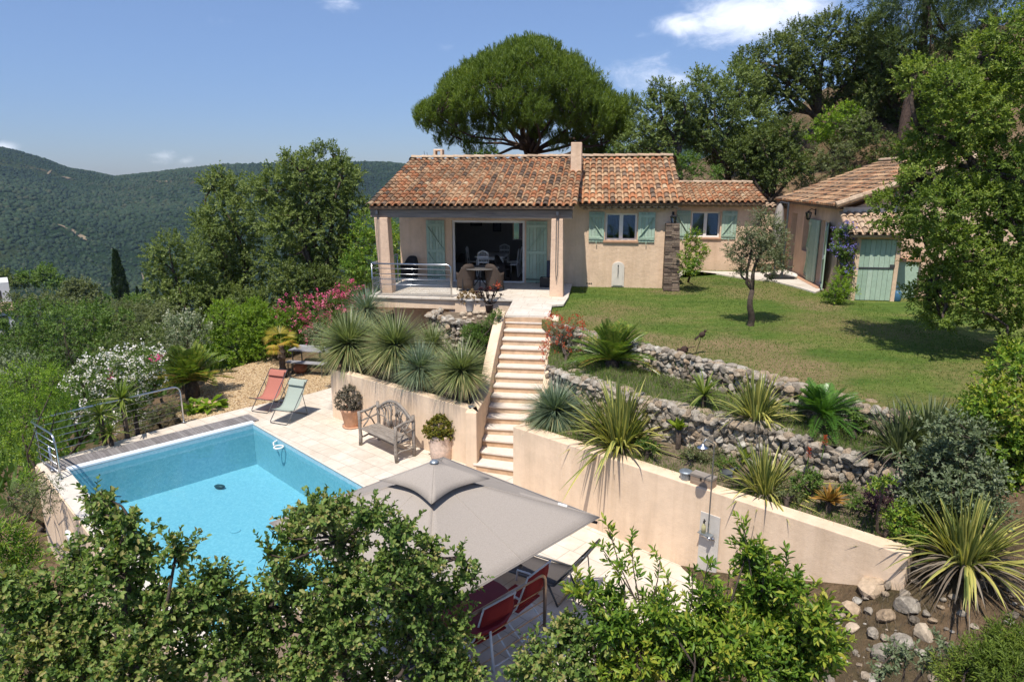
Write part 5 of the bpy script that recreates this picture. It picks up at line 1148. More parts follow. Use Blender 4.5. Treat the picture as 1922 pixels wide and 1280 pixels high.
# ---- rusty bird sculptures on stakes at the lawn edge
def bird(label, px, py, base, s, rz, tilt):
    top = PY(px, py, base[1]); t = thing('bird_sculpture', label, 'garden sculpture', tuple(base), 0, 'rusty metal birds on stakes'); M['rust'] = M.get('rust') or plain('rusted_iron', (.05,.028,.02), .85, .4, 12)
    h = top-np.array(base); b = MB(); b.tube([(0,0,-.1),tuple(h*.5+np.array([.02,0,0])),tuple(h)], .007, 5); b.build('stake', M['rust'], t)
    b = MB(); c = h; mr = np.array(Matrix.Rotation(rz, 3, 'Z')@Matrix.Rotation(tilt, 3, 'Y'))
    b.rock(c, (.13*s,.085*s,.10*s), 2, .5, .06, mr); b.rock(c+mr@np.array([.15*s,0,.07*s]), .05*s, 2, .5, .05); b.tube([c+mr@np.array([.18*s,0,.07*s]), c+mr@np.array([.25*s,0,.06*s])], [.016*s,.002], 5)
    b.add([c+mr@np.array(v)*s for v in ((-.12,.05,.02),(-.12,-.05,.02),(-.32,-.06,-.05),(-.32,.06,-.05),(-.12,.05,0),(-.12,-.05,0),(-.32,-.06,-.06),(-.32,.06,-.06))], [(0,1,2,3),(7,6,5,4),(0,3,7,4),(1,5,6,2),(2,6,7,3)])
    b.build('body', M['rust'], t, smooth=True); return t
qb = P(1296,683,2.45); bird('rusty metal bird perched high on a thin stake at the lawn edge', 1318, 628, qb, .62, R(20), R(-20)); qb2 = P(1280,680,2.45); bird('rusty metal bird leaning low over the stone wall', 1284, 657, qb2, .85, R(130), R(35))

# ---- shower on the retaining wall
def onw(px, py):     # survey on the wall face
    r = ray(px, py); t = (r0@rn)/(r@rn); q = r*t + np.array([0,0,CZ]); return float((q-r0)@rd), q[2]
rzw = math.atan2(rd[1], rd[0])
tS, zS = onw(1332, 1000); sh_ = thing('outdoor_shower', 'chrome outdoor shower with tall pipe and round head on the retaining wall', 'shower', tuple(RW(tS,0,0)), rzw)
b = MB(); x0 = 0
ta, za = onw(1328,960); tb_, zb_ = onw(1310,1090)
b.box2((-.17,-.022,0),(.17,-.001,za-.02)); M['panel_tile'] = paving('shower_tiles', 0, (.60,.54,.47), (.56,.50,.43), (.42,.37,.31), 3, .42); pn = b.build('wall_panel', M['shower_stone'], sh_, bevel=.004)
b = MB(); b.box2((-.172,-.0225,.40),(.172,-.0215,.406)); b.box2((-.172,-.0225,.80),(.172,-.0215,.806)); b.build('tile_joint', M['panel_tile'], sh_)
b = MB(); zt = RT+.95; b.tube([(.0,-.06,zS+.0),(.0,-.06,zt-.12)]+[(0,-.06-.30*math.sin(a)*1.0+0, zt-.12+.16*math.sin(a*1.0)) for a in np.linspace(.3, math.pi/2, 5)]+[(-.02,-.38,zt-.02)], .011, 8); b.build('riser_pipe', M['zinc'], sh_, smooth=True)
b = MB(); b.lathe([(0,.05),(.02,.045),(.03,.02),(.09,.0),(.095,-.015),(0,-.02)], (-.02,-.40,zt-.07), 18); b.build('shower_head', M['steel'], sh_, smooth=True)
b = MB(); b.tube([(-.10,-.07,zS-.04),(.12,-.07,zS-.04)], .026, 8); b.tube([(.06,-.09,zS-.04),(.06,-.16,zS-.01)], .03, 8); b.tube([(-.07,-.06,zS-.04),(-.07,-.02,zS-.04)], .03, 8); b.tube([(.07,-.06,zS-.04),(.07,-.02,zS-.04)], .03, 8); b.build('mixer_tap', M['steel'], sh_, smooth=True)
b = MB(); b.box((-.02,-.10,zS+.02),(.24,.1,.012)); b.build('soap_shelf', M['zinc'], sh_)
q = RW(tS-.06, -.10, zS+.026); b = MB(); b.lathe([(0,0),(.035,0),(.035,.12),(.014,.15),(.014,.17),(0,.17)], n=12); t = thing('soap_bottle', 'small yellowish soap bottle with black pump on the shower shelf', 'bottle', tuple(q)); b.build('bottle', plain('bottle_label', (.42,.38,.20), .4, .15, 20), t, smooth=True); b = MB(); b.lathe([(.016,.165),(.016,.2),(.008,.2),(.008,.23),(0,.23)], n=8); b.box((0,-.025,.228),(.02,.06,.014)); b.build('pump', M['black'], t)
ta, za = onw(1279, 898); q = RW(ta,.14,RT); t = thing('zinc_bucket', 'small zinc tin with a lid on top of the retaining wall', 'tin', tuple(q)); b = MB(); b.lathe([(0,0),(.085,0),(.1,.13),(0,.13)], n=20); b.build('body', M['zinc'], t, smooth=False); b = MB(); b.lathe([(0,.155),(.09,.15),(.112,.135),(.112,.125),(0,.125)], n=20); b.build('lid', M['zinc'], t)
ta, za = onw(1310, 908); q = RW(ta+.02,.14,RT); t = thing('wooden_box', 'small weathered wooden box with a metal clasp on the wall top', 'box', tuple(q), rzw); M['grey_box'] = wood('box_wood', (.22,.15,.10), (.40,.30,.22), (3, 25, 25)); b = MB(); b.box((0,0,.065),(.38,.17,.13)); b.build('body', M['grey_box'], t, bevel=.004); b = MB(); b.box((0,.0,.155),(.39,.18,.045)); b.build('lid', M['silver_wood'], t, bevel=.004); b = MB(); b.box((0,-.093,.13),(.03,.012,.04)); b.build('clasp', M['dark_metal'], t)
q = P(1374,912,RT-.1); t = thing('grey_pot', 'grey plastic pot lying on its side in the bed behind the shower', 'plant pot', tuple(q+np.array([0,.15,.12])), R(20)); b = MB(); b.lathe([(0,-.12),(.10,-.12),(.13,.10),(.145,.12),(.12,.12),(.09,-.08),(0,-.08)], n=20); o = b.build('pot', plain('grey_plastic', (.13,.135,.14), .6, .2, 8), t, smooth=True); o.rotation_euler = (R(75), 0, R(25))

# ---- closed parasol and cover bag by the annexe
q = P(1452,522,2.71); t = thing('closed_parasol', 'furled taupe parasol on a dark pole standing on the paving by the annexe', 'parasol', tuple(q)); b = MB(); prof = [(.02,1.25),(.11,1.35),(.16,1.6),(.17,2.0),(.14,2.4),(.10,2.6),(.02,2.72)]
n = 20; V = [(r_*(1+.12*math.cos(5*2*math.pi*j/n))*math.cos(2*math.pi*j/n), r_*(1+.12*math.cos(5*2*math.pi*j/n))*math.sin(2*math.pi*j/n), z) for r_, z in prof for j in range(n)]
b.add(V, [(i*n+j, i*n+(j+1)%n, (i+1)*n+(j+1)%n, (i+1)*n+j) for i in range(len(prof)-1) for j in range(n)]); b.build('canopy', M['taupe'], t, smooth=True)
b = MB(); b.tube([(0,0,.05),(0,0,2.78)], .03, 8); b.tube([(.32,.05,.05),(.32,.05,2.75)], .045, 8); b.tube([(.32,.05,2.7),(0,0,2.76)], .03, 6); b.build('pole', M['grey_metal'], t); b = MB(); b.box((.2,0,.05),(.9,.7,.09)); b.build('base', M['dark_metal'], t, bevel=.02)
q = P(1486,522,2.71); b = MB(); b.rock((0,0,.1),(.42,.16,.11),3,.5,.05); o = tag(b.build('cover_bag', M['coping'], None, smooth=True), 'cream folded cover lying on the paving beside the annexe door', 'cover'); o.location = tuple(q+np.array([0,.1,0])); o.rotation_euler = (0,0,R(-25))
# ================================================================== PLANTS
def unit(a): return a/np.maximum(np.linalg.norm(a, axis=-1, keepdims=True), 1e-9)
def leaf_quads(p, ax, nr, L, Wd, v, fold=.25, curl=.15, fine=True):
    """leaves at p along ax with face normal nr; one folded leaf = two quads (fine) or one quad"""
    n = len(p); sd = unit(np.cross(ax, nr)); nr = np.cross(sd, ax); L = np.broadcast_to(L, n)[:, None]; Wd = np.broadcast_to(Wd, n)[:, None]
    if fine:
        B = p; T = p+ax*L-nr*L*curl; R1 = p+ax*L*.28+sd*Wd*.42+nr*Wd*fold; R2 = p+ax*L*.66+sd*Wd*.44+nr*(Wd*fold-L*curl*.35); L1 = p+ax*L*.28-sd*Wd*.42+nr*Wd*fold; L2 = p+ax*L*.66-sd*Wd*.44+nr*(Wd*fold-L*curl*.35)
        V = np.stack([B, R1, R2, T, L2, L1], 1).reshape(-1, 3); i = np.arange(n)[:, None]*6
        F = np.stack([i+[0,1,2,3], i+[0,3,4,5]], 1).reshape(-1, 4); return V, F, np.repeat(v, 2)
    V = np.stack([p, p+ax*L*.5+sd*Wd*.5, p+ax*L-nr*L*curl, p+ax*L*.5-sd*Wd*.5], 1).reshape(-1, 3)
    F = np.arange(n*4).reshape(-1, 4); return V, F, v
class Pile:
    def __init__(s): s.V = []; s.F = []; s.a = []; s.n = 0
    def add(s, V, F, a): s.V.append(V); s.F.append(F+s.n); s.a.append(np.clip(a, 0, 1)); s.n += len(V)
    def build(s, name, mat, parent, smooth=False):
        return arr_mesh(name, np.concatenate(s.V), np.concatenate(s.F), np.concatenate(s.a), mat, parent, smooth)
def twig_leaves(pile, base, dr, ln, nl, L, Wd, v0, ang=55, fine=True, vj=.18, t0=.15, tip=True, upb=.5):
    """leafy twigs: base, direction, length per twig, nl leaves spiralling along each"""
    k = len(base); t = np.tile(np.linspace(t0, 1, nl), (k, 1)) + rng.uniform(-.03, .03, (k, nl)); az = np.arange(nl)*2.4 + rng.uniform(0, 6.28, (k, 1))
    up = np.where(np.abs(dr[:, 2:3]) < .95, np.array([[0,0,1.]]), np.array([[1.,0,0]])); x = unit(np.cross(dr, up)); y = np.cross(dr, x)
    rad = x[:, None]*np.cos(az)[..., None]+y[:, None]*np.sin(az)[..., None]
    an = R(ang)*(1-.55*np.clip(t, 0, 1)**3*(1 if tip else 0))+rng.normal(0, .22, t.shape)
    ax = unit(dr[:, None]*np.cos(an)[..., None]+rad*np.sin(an)[..., None]+rng.normal(0, .12, rad.shape))
    p = base[:, None]+dr[:, None]*(ln[:, None]*t)[..., None] - np.array([0,0,1.])*(.08*ln[:, None]*t**2)[..., None]
    nr = unit(dr[:, None]*.6 - rad*.2 + np.array([0,0,upb]) + rng.normal(0, .35, rad.shape))
    s = rng.uniform(.5, 1.25, t.shape)*(1-.25*t**4)
    v = v0[:, None]+rng.normal(0, vj, t.shape)+.16*(t-.5)
    pile.add(*leaf_quads(p.reshape(-1, 3), ax.reshape(-1, 3), nr.reshape(-1, 3), (L*s).ravel(), (Wd*s).ravel(), v.ravel(), fine=fine))
def lobe_twigs(lobes, dens, tl, upw=.45, inner=.62, keep=.8, flat=.0):
    """twigs growing on the surface of a set of lobes (c, r); those buried in another lobe are left out"""
    C = np.array([l[0] for l in lobes]); Rr = np.array([l[1] for l in lobes]); B = []; D = []; Vv = []; S = []
    for i in range(len(C)):
        n = max(6, int(dens*12.57*Rr[i]**2)); d = unit(rng.normal(0, 1, (n, 3))+np.array([0,0,.15])); f = rng.uniform(inner, 1.0, n)*(1+.18*np.sin(d[:, 0]*5+i)*np.cos(d[:, 2]*4+d[:, 1]*6))
        p = C[i]+d*(Rr[i]*f)[:, None]*np.array([1,1,.92]); q = np.linalg.norm(p[:, None]-C[None], axis=2)/Rr[None]; q[:, i] = 9
        ok = q.min(1) > keep; p, d = p[ok], d[ok]; B.append(p); D.append(unit(d+np.array([0,0,upw])+rng.normal(0, .3, d.shape))); Vv.append(np.full(len(p), rng.normal(0, .09))); S.append(np.full(len(p), min(1.0, Rr[i]/.5)))
    B = np.concatenate(B); D = np.concatenate(D); Vv = np.concatenate(Vv)+.5; ln = tl*rng.uniform(.55, 1.3, len(B))
    return B-D*(ln*.5)[:, None], D, ln, Vv
def limb(mb, p, q, r0, r1, n=6, k=.08, sag=0, sides=6):
    p, q = np.array(p, float), np.array(q, float); L = np.linalg.norm(q-p); off = rng.normal(0, k*L, 3)*np.array([1,1,.5]); off2 = rng.normal(0, k*L*.6, 3)
    pts = [p+(q-p)*t+off*math.sin(math.pi*t)+off2*math.sin(2*math.pi*t)+np.array([0,0,sag*L*math.sin(math.pi*t)]) for t in np.linspace(0, 1, n)]
    mb.tube(pts, list(np.linspace(r0, r1, n)), sides); return pts
def px_lobes(lst, Y, back=.5, spread=.6, origin=None):
    out = []
    for l in lst:
        x, y, r = l[:3]; yy = Y+(l[3] if len(l) > 3 else 0); rm = r/FPX*(yy*math.cos(PITCH)+1.2*0); c = PY(x, y, yy+rng.normal(0, spread*.4)); out.append((c, rm))
        if rng.random() < back: out.append((PY(x, y, yy)+np.array([rng.normal(0, rm*.4), rm*rng.uniform(.8, 1.7), rng.normal(-.1*rm, rm*.3)]), rm*rng.uniform(.75, 1.0)))
    return out
def plant(name, label, cat, base, lobes, mat, L, Wd, tl, dens, nl=9, trunk=None, bark='bark', limbs=6, fine=False, group=None, ang=55, upw=.45, keep=.8, crown='crown', inner=.62, vj=.18, flowers=None, fr=.3, twig_r=0, sides=6, fsize=.03):
    base = np.array(base, float); t = thing(name, label, cat, tuple(base), 0, group); lo = [(np.array(c)-base, r) for c, r in lobes]
    B, D, ln, v = lobe_twigs(lo, dens, tl, upw, inner, keep); pl = Pile(); twig_leaves(pl, B, D, ln, nl, L, Wd, v, ang, fine, vj)
    pl.build(crown, mat, t)
    if trunk:
        mb = MB(); C = np.array([l[0] for l in lo]); Rr = np.array([l[1] for l in lo]); top = np.array(trunk[1], float)-base if trunk[1] is not None else None
        if top is None: top = C.mean(0)*np.array([.5,.5,.45])
        pts = limb(mb, (0,0,-.3), top, trunk[0], trunk[0]*.62, 7, .05, 0, 8)
        idx = np.argsort(-Rr)[:max(limbs, 1)]
        if len(C) > limbs: idx = rng.choice(len(C), limbs, replace=False)
        nodes = []
        for i in idx: nodes += limb(mb, pts[-1] if rng.random() < .6 else pts[-2], C[i], trunk[0]*.5, trunk[0]*.14, 6, .09, .05, sides)
        nodes = np.array(nodes)
        for i in range(len(C)):
            if i in idx: continue
            j = np.argmin(np.linalg.norm(nodes-C[i], axis=1)); limb(mb, nodes[j], C[i], trunk[0]*.2, trunk[0]*.07, 5, .1, 0, 5)
        if twig_r:
            E_ = B+D*ln[:, None]; sel = rng.choice(len(B), min(len(B), 1500), replace=False)
            for k in sel:
                j = np.argmin(np.linalg.norm(C-B[k], axis=1)); mb.tube([B[k]*.72+C[j]*.28, B[k], B[k]*.1+E_[k]*.9], [twig_r*1.5, twig_r, twig_r*.5], 3, cap=False)
        mb.build('trunk', M[bark], t, smooth=True)
    if flowers:
        fp = Pile(); sel = rng.random(len(B)) < fr; e = (B+D*ln[:, None]*1.02)[sel]; k = len(e); m = 9
        p = np.repeat(e, m, 0)+rng.normal(0, fsize*1.1, (k*m, 3)); ax = unit(rng.normal(0, 1, p.shape)+np.array([0,-.5,.7])); fp.add(*leaf_quads(p, ax, unit(rng.normal(0, .5, p.shape)+np.array([0,-.4,.8])), fsize*1.7, fsize*1.5, np.repeat(rng.random(k), m)*.7+rng.random(k*m)*.3, fine=False)); fp.build('blossom', flowers, t)
    return t
# ---- leaf colours (base colours)
LM = {}
LM['oak'] = leaf_mat('holm_oak_leaf', [(0.056,0.082,0.024),(0.113,0.153,0.041),(0.159,0.204,0.054),(0.233,0.273,0.085)], .28)
LM['oak_dark'] = leaf_mat('dark_oak_leaf', [(0.039,0.060,0.017),(0.075,0.106,0.026),(0.118,0.151,0.038),(0.178,0.204,0.058)], .25)
LM['olive'] = leaf_mat('olive_leaf', [(0.074,0.095,0.041),(0.115,0.135,0.065),(0.162,0.182,0.095),(0.230,0.243,0.135)], .25)
LM['bright'] = leaf_mat('bright_green_leaf', [(0.077,0.142,0.015),(0.132,0.221,0.022),(0.194,0.284,0.031),(0.296,0.356,0.050)], .38, .4)
LM['bay'] = leaf_mat('bay_leaf', [(0.050,0.101,0.015),(0.090,0.171,0.021),(0.140,0.236,0.028),(0.262,0.325,0.039),(0.362,0.342,0.051)], .34, .45, .3)
LM['elaeagnus'] = leaf_mat('elaeagnus_leaf', [(0.055,0.103,0.023),(0.091,0.156,0.034),(0.142,0.217,0.048),(0.219,0.275,0.072),(0.314,0.275,0.101)], .30, .5, .25)
LM['grey'] = leaf_mat('grey_green_leaf', [(0.072,0.102,0.048),(0.120,0.156,0.078),(0.180,0.216,0.120),(0.264,0.288,0.192)], .25)
LM['shrub'] = leaf_mat('maquis_leaf', [(0.042,0.080,0.017),(0.073,0.131,0.023),(0.112,0.180,0.032),(0.161,0.222,0.053)], .28)
LM['maquis2'] = leaf_mat('olive_maquis_leaf', [(0.056,0.075,0.028),(0.100,0.120,0.044),(0.140,0.162,0.065),(0.187,0.203,0.093)], .28)
LM['pine'] = leaf_mat('pine_needle', [(0.053,0.083,0.013),(0.092,0.136,0.020),(0.134,0.189,0.026),(0.215,0.250,0.037)], .25, .55)
LM['pine_dark'] = leaf_mat('dark_pine_needle', [(0.038,0.061,0.021),(0.067,0.106,0.030),(0.106,0.144,0.039),(0.163,0.192,0.053)], .22, .55)
LM['cypress'] = leaf_mat('cypress_leaf', [(0.018,0.036,0.010),(0.031,0.057,0.016),(0.052,0.081,0.023)], .15)
LM['tree_fg'] = leaf_mat('fresh_oak_leaf', [(0.062,0.106,0.023),(0.124,0.180,0.032),(0.195,0.258,0.047),(0.299,0.335,0.074)], .34)
LM['white_fl'] = leaf_mat('white_petal', [(.62,.58,.58),(.78,.74,.76),(.66,.60,.50)], .3, .6)
LM['pink_fl'] = leaf_mat('pink_petal', [(.42,.05,.14),(.62,.10,.23),(.70,.26,.36)], .3, .6)
LM['red_fl'] = leaf_mat('red_petal', [(.30,.03,.02),(.45,.06,.025),(.45,.14,.07)], .3, .6)
LM['blue_fl'] = leaf_mat('blue_petal', [(0.096,0.084,0.315),(0.176,0.154,0.450),(0.272,0.238,0.525)], .3, .6)
LM['cream_fl'] = leaf_mat('cream_petal', [(.42,.42,.30),(.58,.58,.46)], .3, .6)
LM['dry'] = leaf_mat('dry_leaf', [(.16,.10,.05),(.27,.18,.09),(.36,.27,.15)], .25, .7)
LM['purple'] = leaf_mat('purple_black_leaf', [(.02,.012,.016),(.04,.02,.026),(.07,.03,.035)], .1, .4)
LM['jade'] = leaf_mat('jade_leaf', [(.06,.085,.014),(.12,.13,.02),(.20,.175,.03),(.26,.16,.04)], .25, .4)
LM['greybush'] = leaf_mat('grey_brown_leaf', [(.07,.06,.045),(.12,.105,.08),(.17,.155,.12)], .2, .7)

# ---- blade plants
def blades(pile, n, Lr, Wd, el, droop, segs=5, v=(.2,.8), two=False, base_r=.05, tipw=.12, vtip=.0, az=None, kink=0, wpow=1.6, z0=0, fold=.18):
    L = rng.uniform(*Lr, n); az = rng.uniform(0, 2*math.pi, n) if az is None else az; e = R(1)*rng.uniform(*el, n) if not callable(el) else el(n)
    d = np.stack([np.cos(az)*np.cos(e), np.sin(az)*np.cos(e), np.sin(e)], 1); h = np.stack([np.cos(az), np.sin(az), 0*az], 1); sd = np.stack([-np.sin(az), np.cos(az), 0*az], 1)+rng.normal(0, .18, (n, 3)); sd = unit(sd-d*np.sum(sd*d, 1)[:, None]); nr = unit(np.cross(d, sd)); nr[nr[:, 2] < 0] *= -1
    t = np.linspace(0, 1, segs+1); dr = droop*rng.uniform(.4, 1.4, n); vv = rng.uniform(*v, n)
    cen = d[:, None]*(L[:, None]*t)[..., None]; cen[..., 2] -= (L*dr)[:, None]*t**2.2; cen += (h*(L*dr*.25)[:, None])[:, None]*(t**2)[:, None]; cen += (h*base_r*rng.uniform(0, 1, (n, 1)))[:, None]; cen[..., 2] += z0
    w = Wd*np.where(t < .35, .75+.25*t/.35, np.clip(1-((t-.35)/.65)**wpow, tipw*.3, 1)); w = w[None, :, None]*rng.uniform(.75, 1.15, (n, 1, 1))
    lf = cen-sd[:, None]*w*.5+nr[:, None]*w*fold; rt = cen+sd[:, None]*w*.5+nr[:, None]*w*fold
    if two:
        Vv = np.stack([lf, cen, rt], 2).reshape(-1, 3); i = (np.arange(n)[:, None]*(segs+1)+np.arange(segs))*3; i = i.ravel(); F = np.concatenate([np.stack([i, i+1, i+4, i+3], 1), np.stack([i+1, i+2, i+5, i+4], 1)]); m = np.repeat(vv, segs); a = np.concatenate([m, np.clip(m+.45, 0, 1)])
        pile.add(Vv, F, a)
    else:
        Vv = np.stack([lf, rt], 2).reshape(-1, 3); i = ((np.arange(n)[:, None]*(segs+1)+np.arange(segs))*2).ravel(); pile.add(Vv, np.stack([i, i+1, i+3, i+2], 1), np.repeat(vv, segs)+np.tile(np.linspace(0, vtip, segs), n))
LM['dasy'] = leaf_mat('blue_grass_tree_blade', [(0.062,0.096,0.060),(0.107,0.152,0.097),(0.166,0.220,0.142),(0.249,0.277,0.148),(0.360,0.311,0.161)], .2, .4, .4)
LM['dasy_y'] = leaf_mat('green_grass_tree_blade', [(0.080,0.114,0.047),(0.147,0.186,0.070),(0.217,0.251,0.097),(0.304,0.306,0.133),(0.449,0.355,0.188)], .2, .4, .4)
LM['phormium'] = leaf_mat('variegated_flax_blade', [(0.059,0.089,0.027),(0.101,0.137,0.037),(0.190,0.214,0.062),(0.380,0.369,0.100),(0.499,0.440,0.125)], .25, .4, .4)
LM['phormium_g'] = leaf_mat('green_flax_blade', [(0.039,0.058,0.023),(0.072,0.098,0.036),(0.117,0.143,0.058),(0.195,0.215,0.104)], .25, .4, .4)
LM['sago'] = leaf_mat('sago_leaf', [(0.049,0.098,0.014),(0.092,0.160,0.022),(0.151,0.225,0.036),(0.324,0.312,0.064),(0.446,0.273,0.090)], .25, .35, .5)
LM['sago_g'] = leaf_mat('green_sago_leaf', [(0.038,0.094,0.013),(0.066,0.156,0.022),(0.114,0.229,0.032),(0.187,0.291,0.041)], .25, .35, .5)
LM['palm_y'] = leaf_mat('yellow_palm_leaf', [(.12,.12,.02),(.24,.21,.03),(.38,.30,.04),(.42,.26,.06)], .3, .5)
LM['yucca'] = leaf_mat('yucca_leaf', [(.07,.11,.02),(.12,.17,.03),(.18,.23,.045),(.28,.29,.09)], .3, .4)
LM['agave'] = leaf_mat('agave_leaf', [(.14,.20,.02),(.22,.29,.03),(.30,.34,.05)], .3, .45)
LM['aloe'] = leaf_mat('aloe_leaf', [(.12,.12,.03),(.28,.17,.04),(.40,.20,.045)], .2, .5)
LM['straw'] = leaf_mat('straw_blade', [(.10,.075,.05),(.17,.135,.10),(.26,.22,.17)], .15, .7)
LM['grass'] = leaf_mat('grass_blade', [(0.054,0.101,0.016),(0.090,0.154,0.026),(0.146,0.204,0.042),(0.247,0.245,0.084)], .3, .6)
def grass_tree(label, base, r, mat, stump, n=520, lean=(0,0)):
    t = thing('grass_tree', label, 'grass tree', tuple(base), 0, 'spiky grass trees'); p = Pile(); s = lambda k: np.arcsin(np.clip(rng.uniform(-.55, 1, k), -1, 1))
    blades(p, int(n*1.5), (r*.58, r*1.1), r*.021, s, .10, 4, (.05,.55), z0=stump, base_r=.06, vtip=.15, wpow=1.4); blades(p, n//2, (r*.6, r*.95), r*.022, (-45, 5), .22, 4, (.55, 1.0), z0=stump, base_r=.06, wpow=1.1)
    p.build('blades', mat, t); b = MB(); b.lathe([(.0,-.2),(r*.2,-.2),(r*.24,stump*.3),(r*.2,stump),(r*.08,stump+.06),(0,stump+.06)], n=12); b.build('stump', M['bark'], t, smooth=True); q = Pile(); blades(q, 110, (r*.35, r*.6), r*.025, (-80,-40), .1, 3, (.1,.9), z0=stump*.95, base_r=r*.2); q.build('dead_skirt', LM['straw'], t); return t
def flax(label, base, h, mat='phormium', n=90, spread=.48, straw=44):
    t = thing('flax_plant', label, 'flax plant', tuple(base), 0, 'sword leaved flax plants'); p = Pile(); el = lambda k: R(90)-np.abs(rng.normal(0, spread, k))
    blades(p, int(n*1.35), (h*.55, h*1.12), h*.036, el, .20, 7, (.05,.5), two=True, base_r=h*.16, wpow=2.6); blades(p, n//3, (h*.6, h*1.0), h*.040, (20, 62), .6, 8, (.3,.75), two=True, base_r=h*.14, wpow=2.4)
    p.build('blades', LM[mat], t); q = Pile(); blades(q, straw, (h*.4, h*.7), h*.03, (5, 45), .7, 5, (.1,.9), base_r=h*.1); q.build('dead_blades', LM['straw'], t); return t
def sago(label, base, r, mat, trunk_h=.35, nf=46, dry=0, el=(12,84), name='sago_palm', group='sago palms'):
    t = thing(name, label, 'sago palm', tuple(base), 0, group); p = Pile(); st = MB(); segs = 9
    for i in range(nf):
        az = rng.uniform(0, 6.28); e = R(rng.uniform(*el)); L = r*rng.uniform(.85, 1.1); d = np.array([math.cos(az)*math.cos(e), math.sin(az)*math.cos(e), math.sin(e)]); h = np.array([math.cos(az), math.sin(az), 0]); sd = np.array([-math.sin(az), math.cos(az), 0])
        ts = np.linspace(0, 1, 30); dr = rng.uniform(.22, .42)*(1-.35*math.sin(e)); cen = d*(L*ts)[:, None]; cen[:, 2] -= L*dr*ts**2.2; cen += h*(L*dr*.2*ts**2)[:, None]; cen[:, 2] += trunk_h
        st.tube([cen[k] for k in range(0, 30, 5)]+[cen[-1]], [.014*r]*6+[.004*r], 4, cap=False, a=.3)
        tg = unit(np.gradient(cen, axis=0)); up = unit(np.cross(sd[None], tg)); up[up[:, 2] < 0] *= -1; ln = r*.20*np.sin(np.pi*np.clip(ts*.9+.1, 0, 1))**.6; old = rng.random() < dry if e < R(40) else False
        for s in (-1, 1):
            ax = unit(sd[None]*s*.85+tg*.55+up*.38+rng.normal(0, .05, cen.shape)); p.add(*leaf_quads(cen[2:], ax[2:], up[2:], ln[2:], r*.022, np.clip(rng.normal(.85 if old else .32+.22*math.sin(e), .1, 28), 0, 1), fine=False, curl=.12))
    p.build('fronds', LM[mat], t); st.build('stalks', LM[mat], t); b = MB(); b.lathe([(0,-.15),(r*.14,-.15),(r*.16,trunk_h*.5),(r*.12,trunk_h),(0,trunk_h+.06)], n=12); b.build('trunk', M['bark'], t, smooth=True); return t

# ================================================================== place them
# ---- umbrella pine behind the house
def umbrella_pine():
    Y = 40.0; c = PY(985, 200, Y); k = Y/FPX; bx = PY(1000, 300, Y+.5); base = np.array([bx[0], Y+.5, 1.2]); t = thing('umbrella_pine', 'broad domed umbrella pine rising behind the house roof', 'tree', tuple(base)); lob = []
    outline = [(805,215),(830,165),(850,140),(895,112),(940,95),(985,85),(1030,95),(1075,108),(1110,130),(1140,160),(1172,190)]
    for i in range(175):
        u = rng.uniform(-1, 1); w_ = rng.uniform(-1, 1)
        if u*u+w_*w_ > 1: continue
        x = 985+u*190; top = np.interp(x, [q[0] for q in outline], [q[1] for q in outline]); f = math.sqrt(max(0, 1-u*u-w_*w_))
        rim = np.interp(x, [800, 860, 985, 1100, 1180], [222, 238, 232, 262, 265]); y = rim+(top+12-rim)*f**.75; pos = PY(x, y, Y+w_*190*k); lob.append((pos-base, rng.uniform(.55, .95)))
    for i in range(46):
        x = rng.uniform(820, 1165); lob.append((PY(x, rng.uniform(165, 236) if 880 < x < 1080 else rng.uniform(190, 250), Y-rng.uniform(1.5, 5.2)*math.sqrt(max(.05, 1-((x-985)/190)**2)))-base, rng.uniform(.5, .8)))
    for (x, y) in ((815,215),(840,240),(870,262),(1160,210),(1170,245),(1130,265),(1100,280),(1150,225),(1070,250),(900,235),(1020,235),(1100,240),(855,215),(960,228),(1175,225),(1180,200),(1120,290),(1090,265),(1145,280),(1050,270),(835,262),(890,278),(930,255),(1010,250),(860,245),(1130,300),(1100,295)):
        lob.append((PY(x, y, Y+rng.uniform(-2, 2))-base, .65))
    B, D, ln, v = lobe_twigs(lob, 17, .55, 1.3, .6, .78); p = Pile(); twig_leaves(p, B, unit(D+np.array([0,0,.5])), ln, 20, .26, .034, v, 38, False, .15, .25); p.build('crown', LM['pine'], t)
    mb = MB(); f0 = np.array([0,0,-.5]); fk = PY(1000, 285, Y+.5)-base; limb(mb, f0, fk, .42, .36, 5, .02, 0, 8); C = np.array([l[0] for l in lob]); idx = rng.choice(len(C), 26, replace=False); nodes = []
    for i in idx: nodes += limb(mb, fk+rng.normal(0, .12, 3), C[i]-np.array([0,0,.3]), rng.uniform(.08, .15), .03, 7, .06, -.04)
    nodes = np.array(nodes)
    for i in range(len(C)):
        j = np.argmin(np.linalg.norm(nodes-C[i]+np.array([0,0,.5]), axis=1)); limb(mb, nodes[j], C[i], .05, .02, 4, .08, 0, 4)
    mb.build('trunk', M['pine_bark'], t, smooth=True); return t
umbrella_pine()
def gz(X, Y): return float(ground(np.array([X]), np.array([Y]))[0])
def gbase(x, y, Y): q = PY(x, y, Y); return np.array([q[0], Y, gz(q[0], Y)])

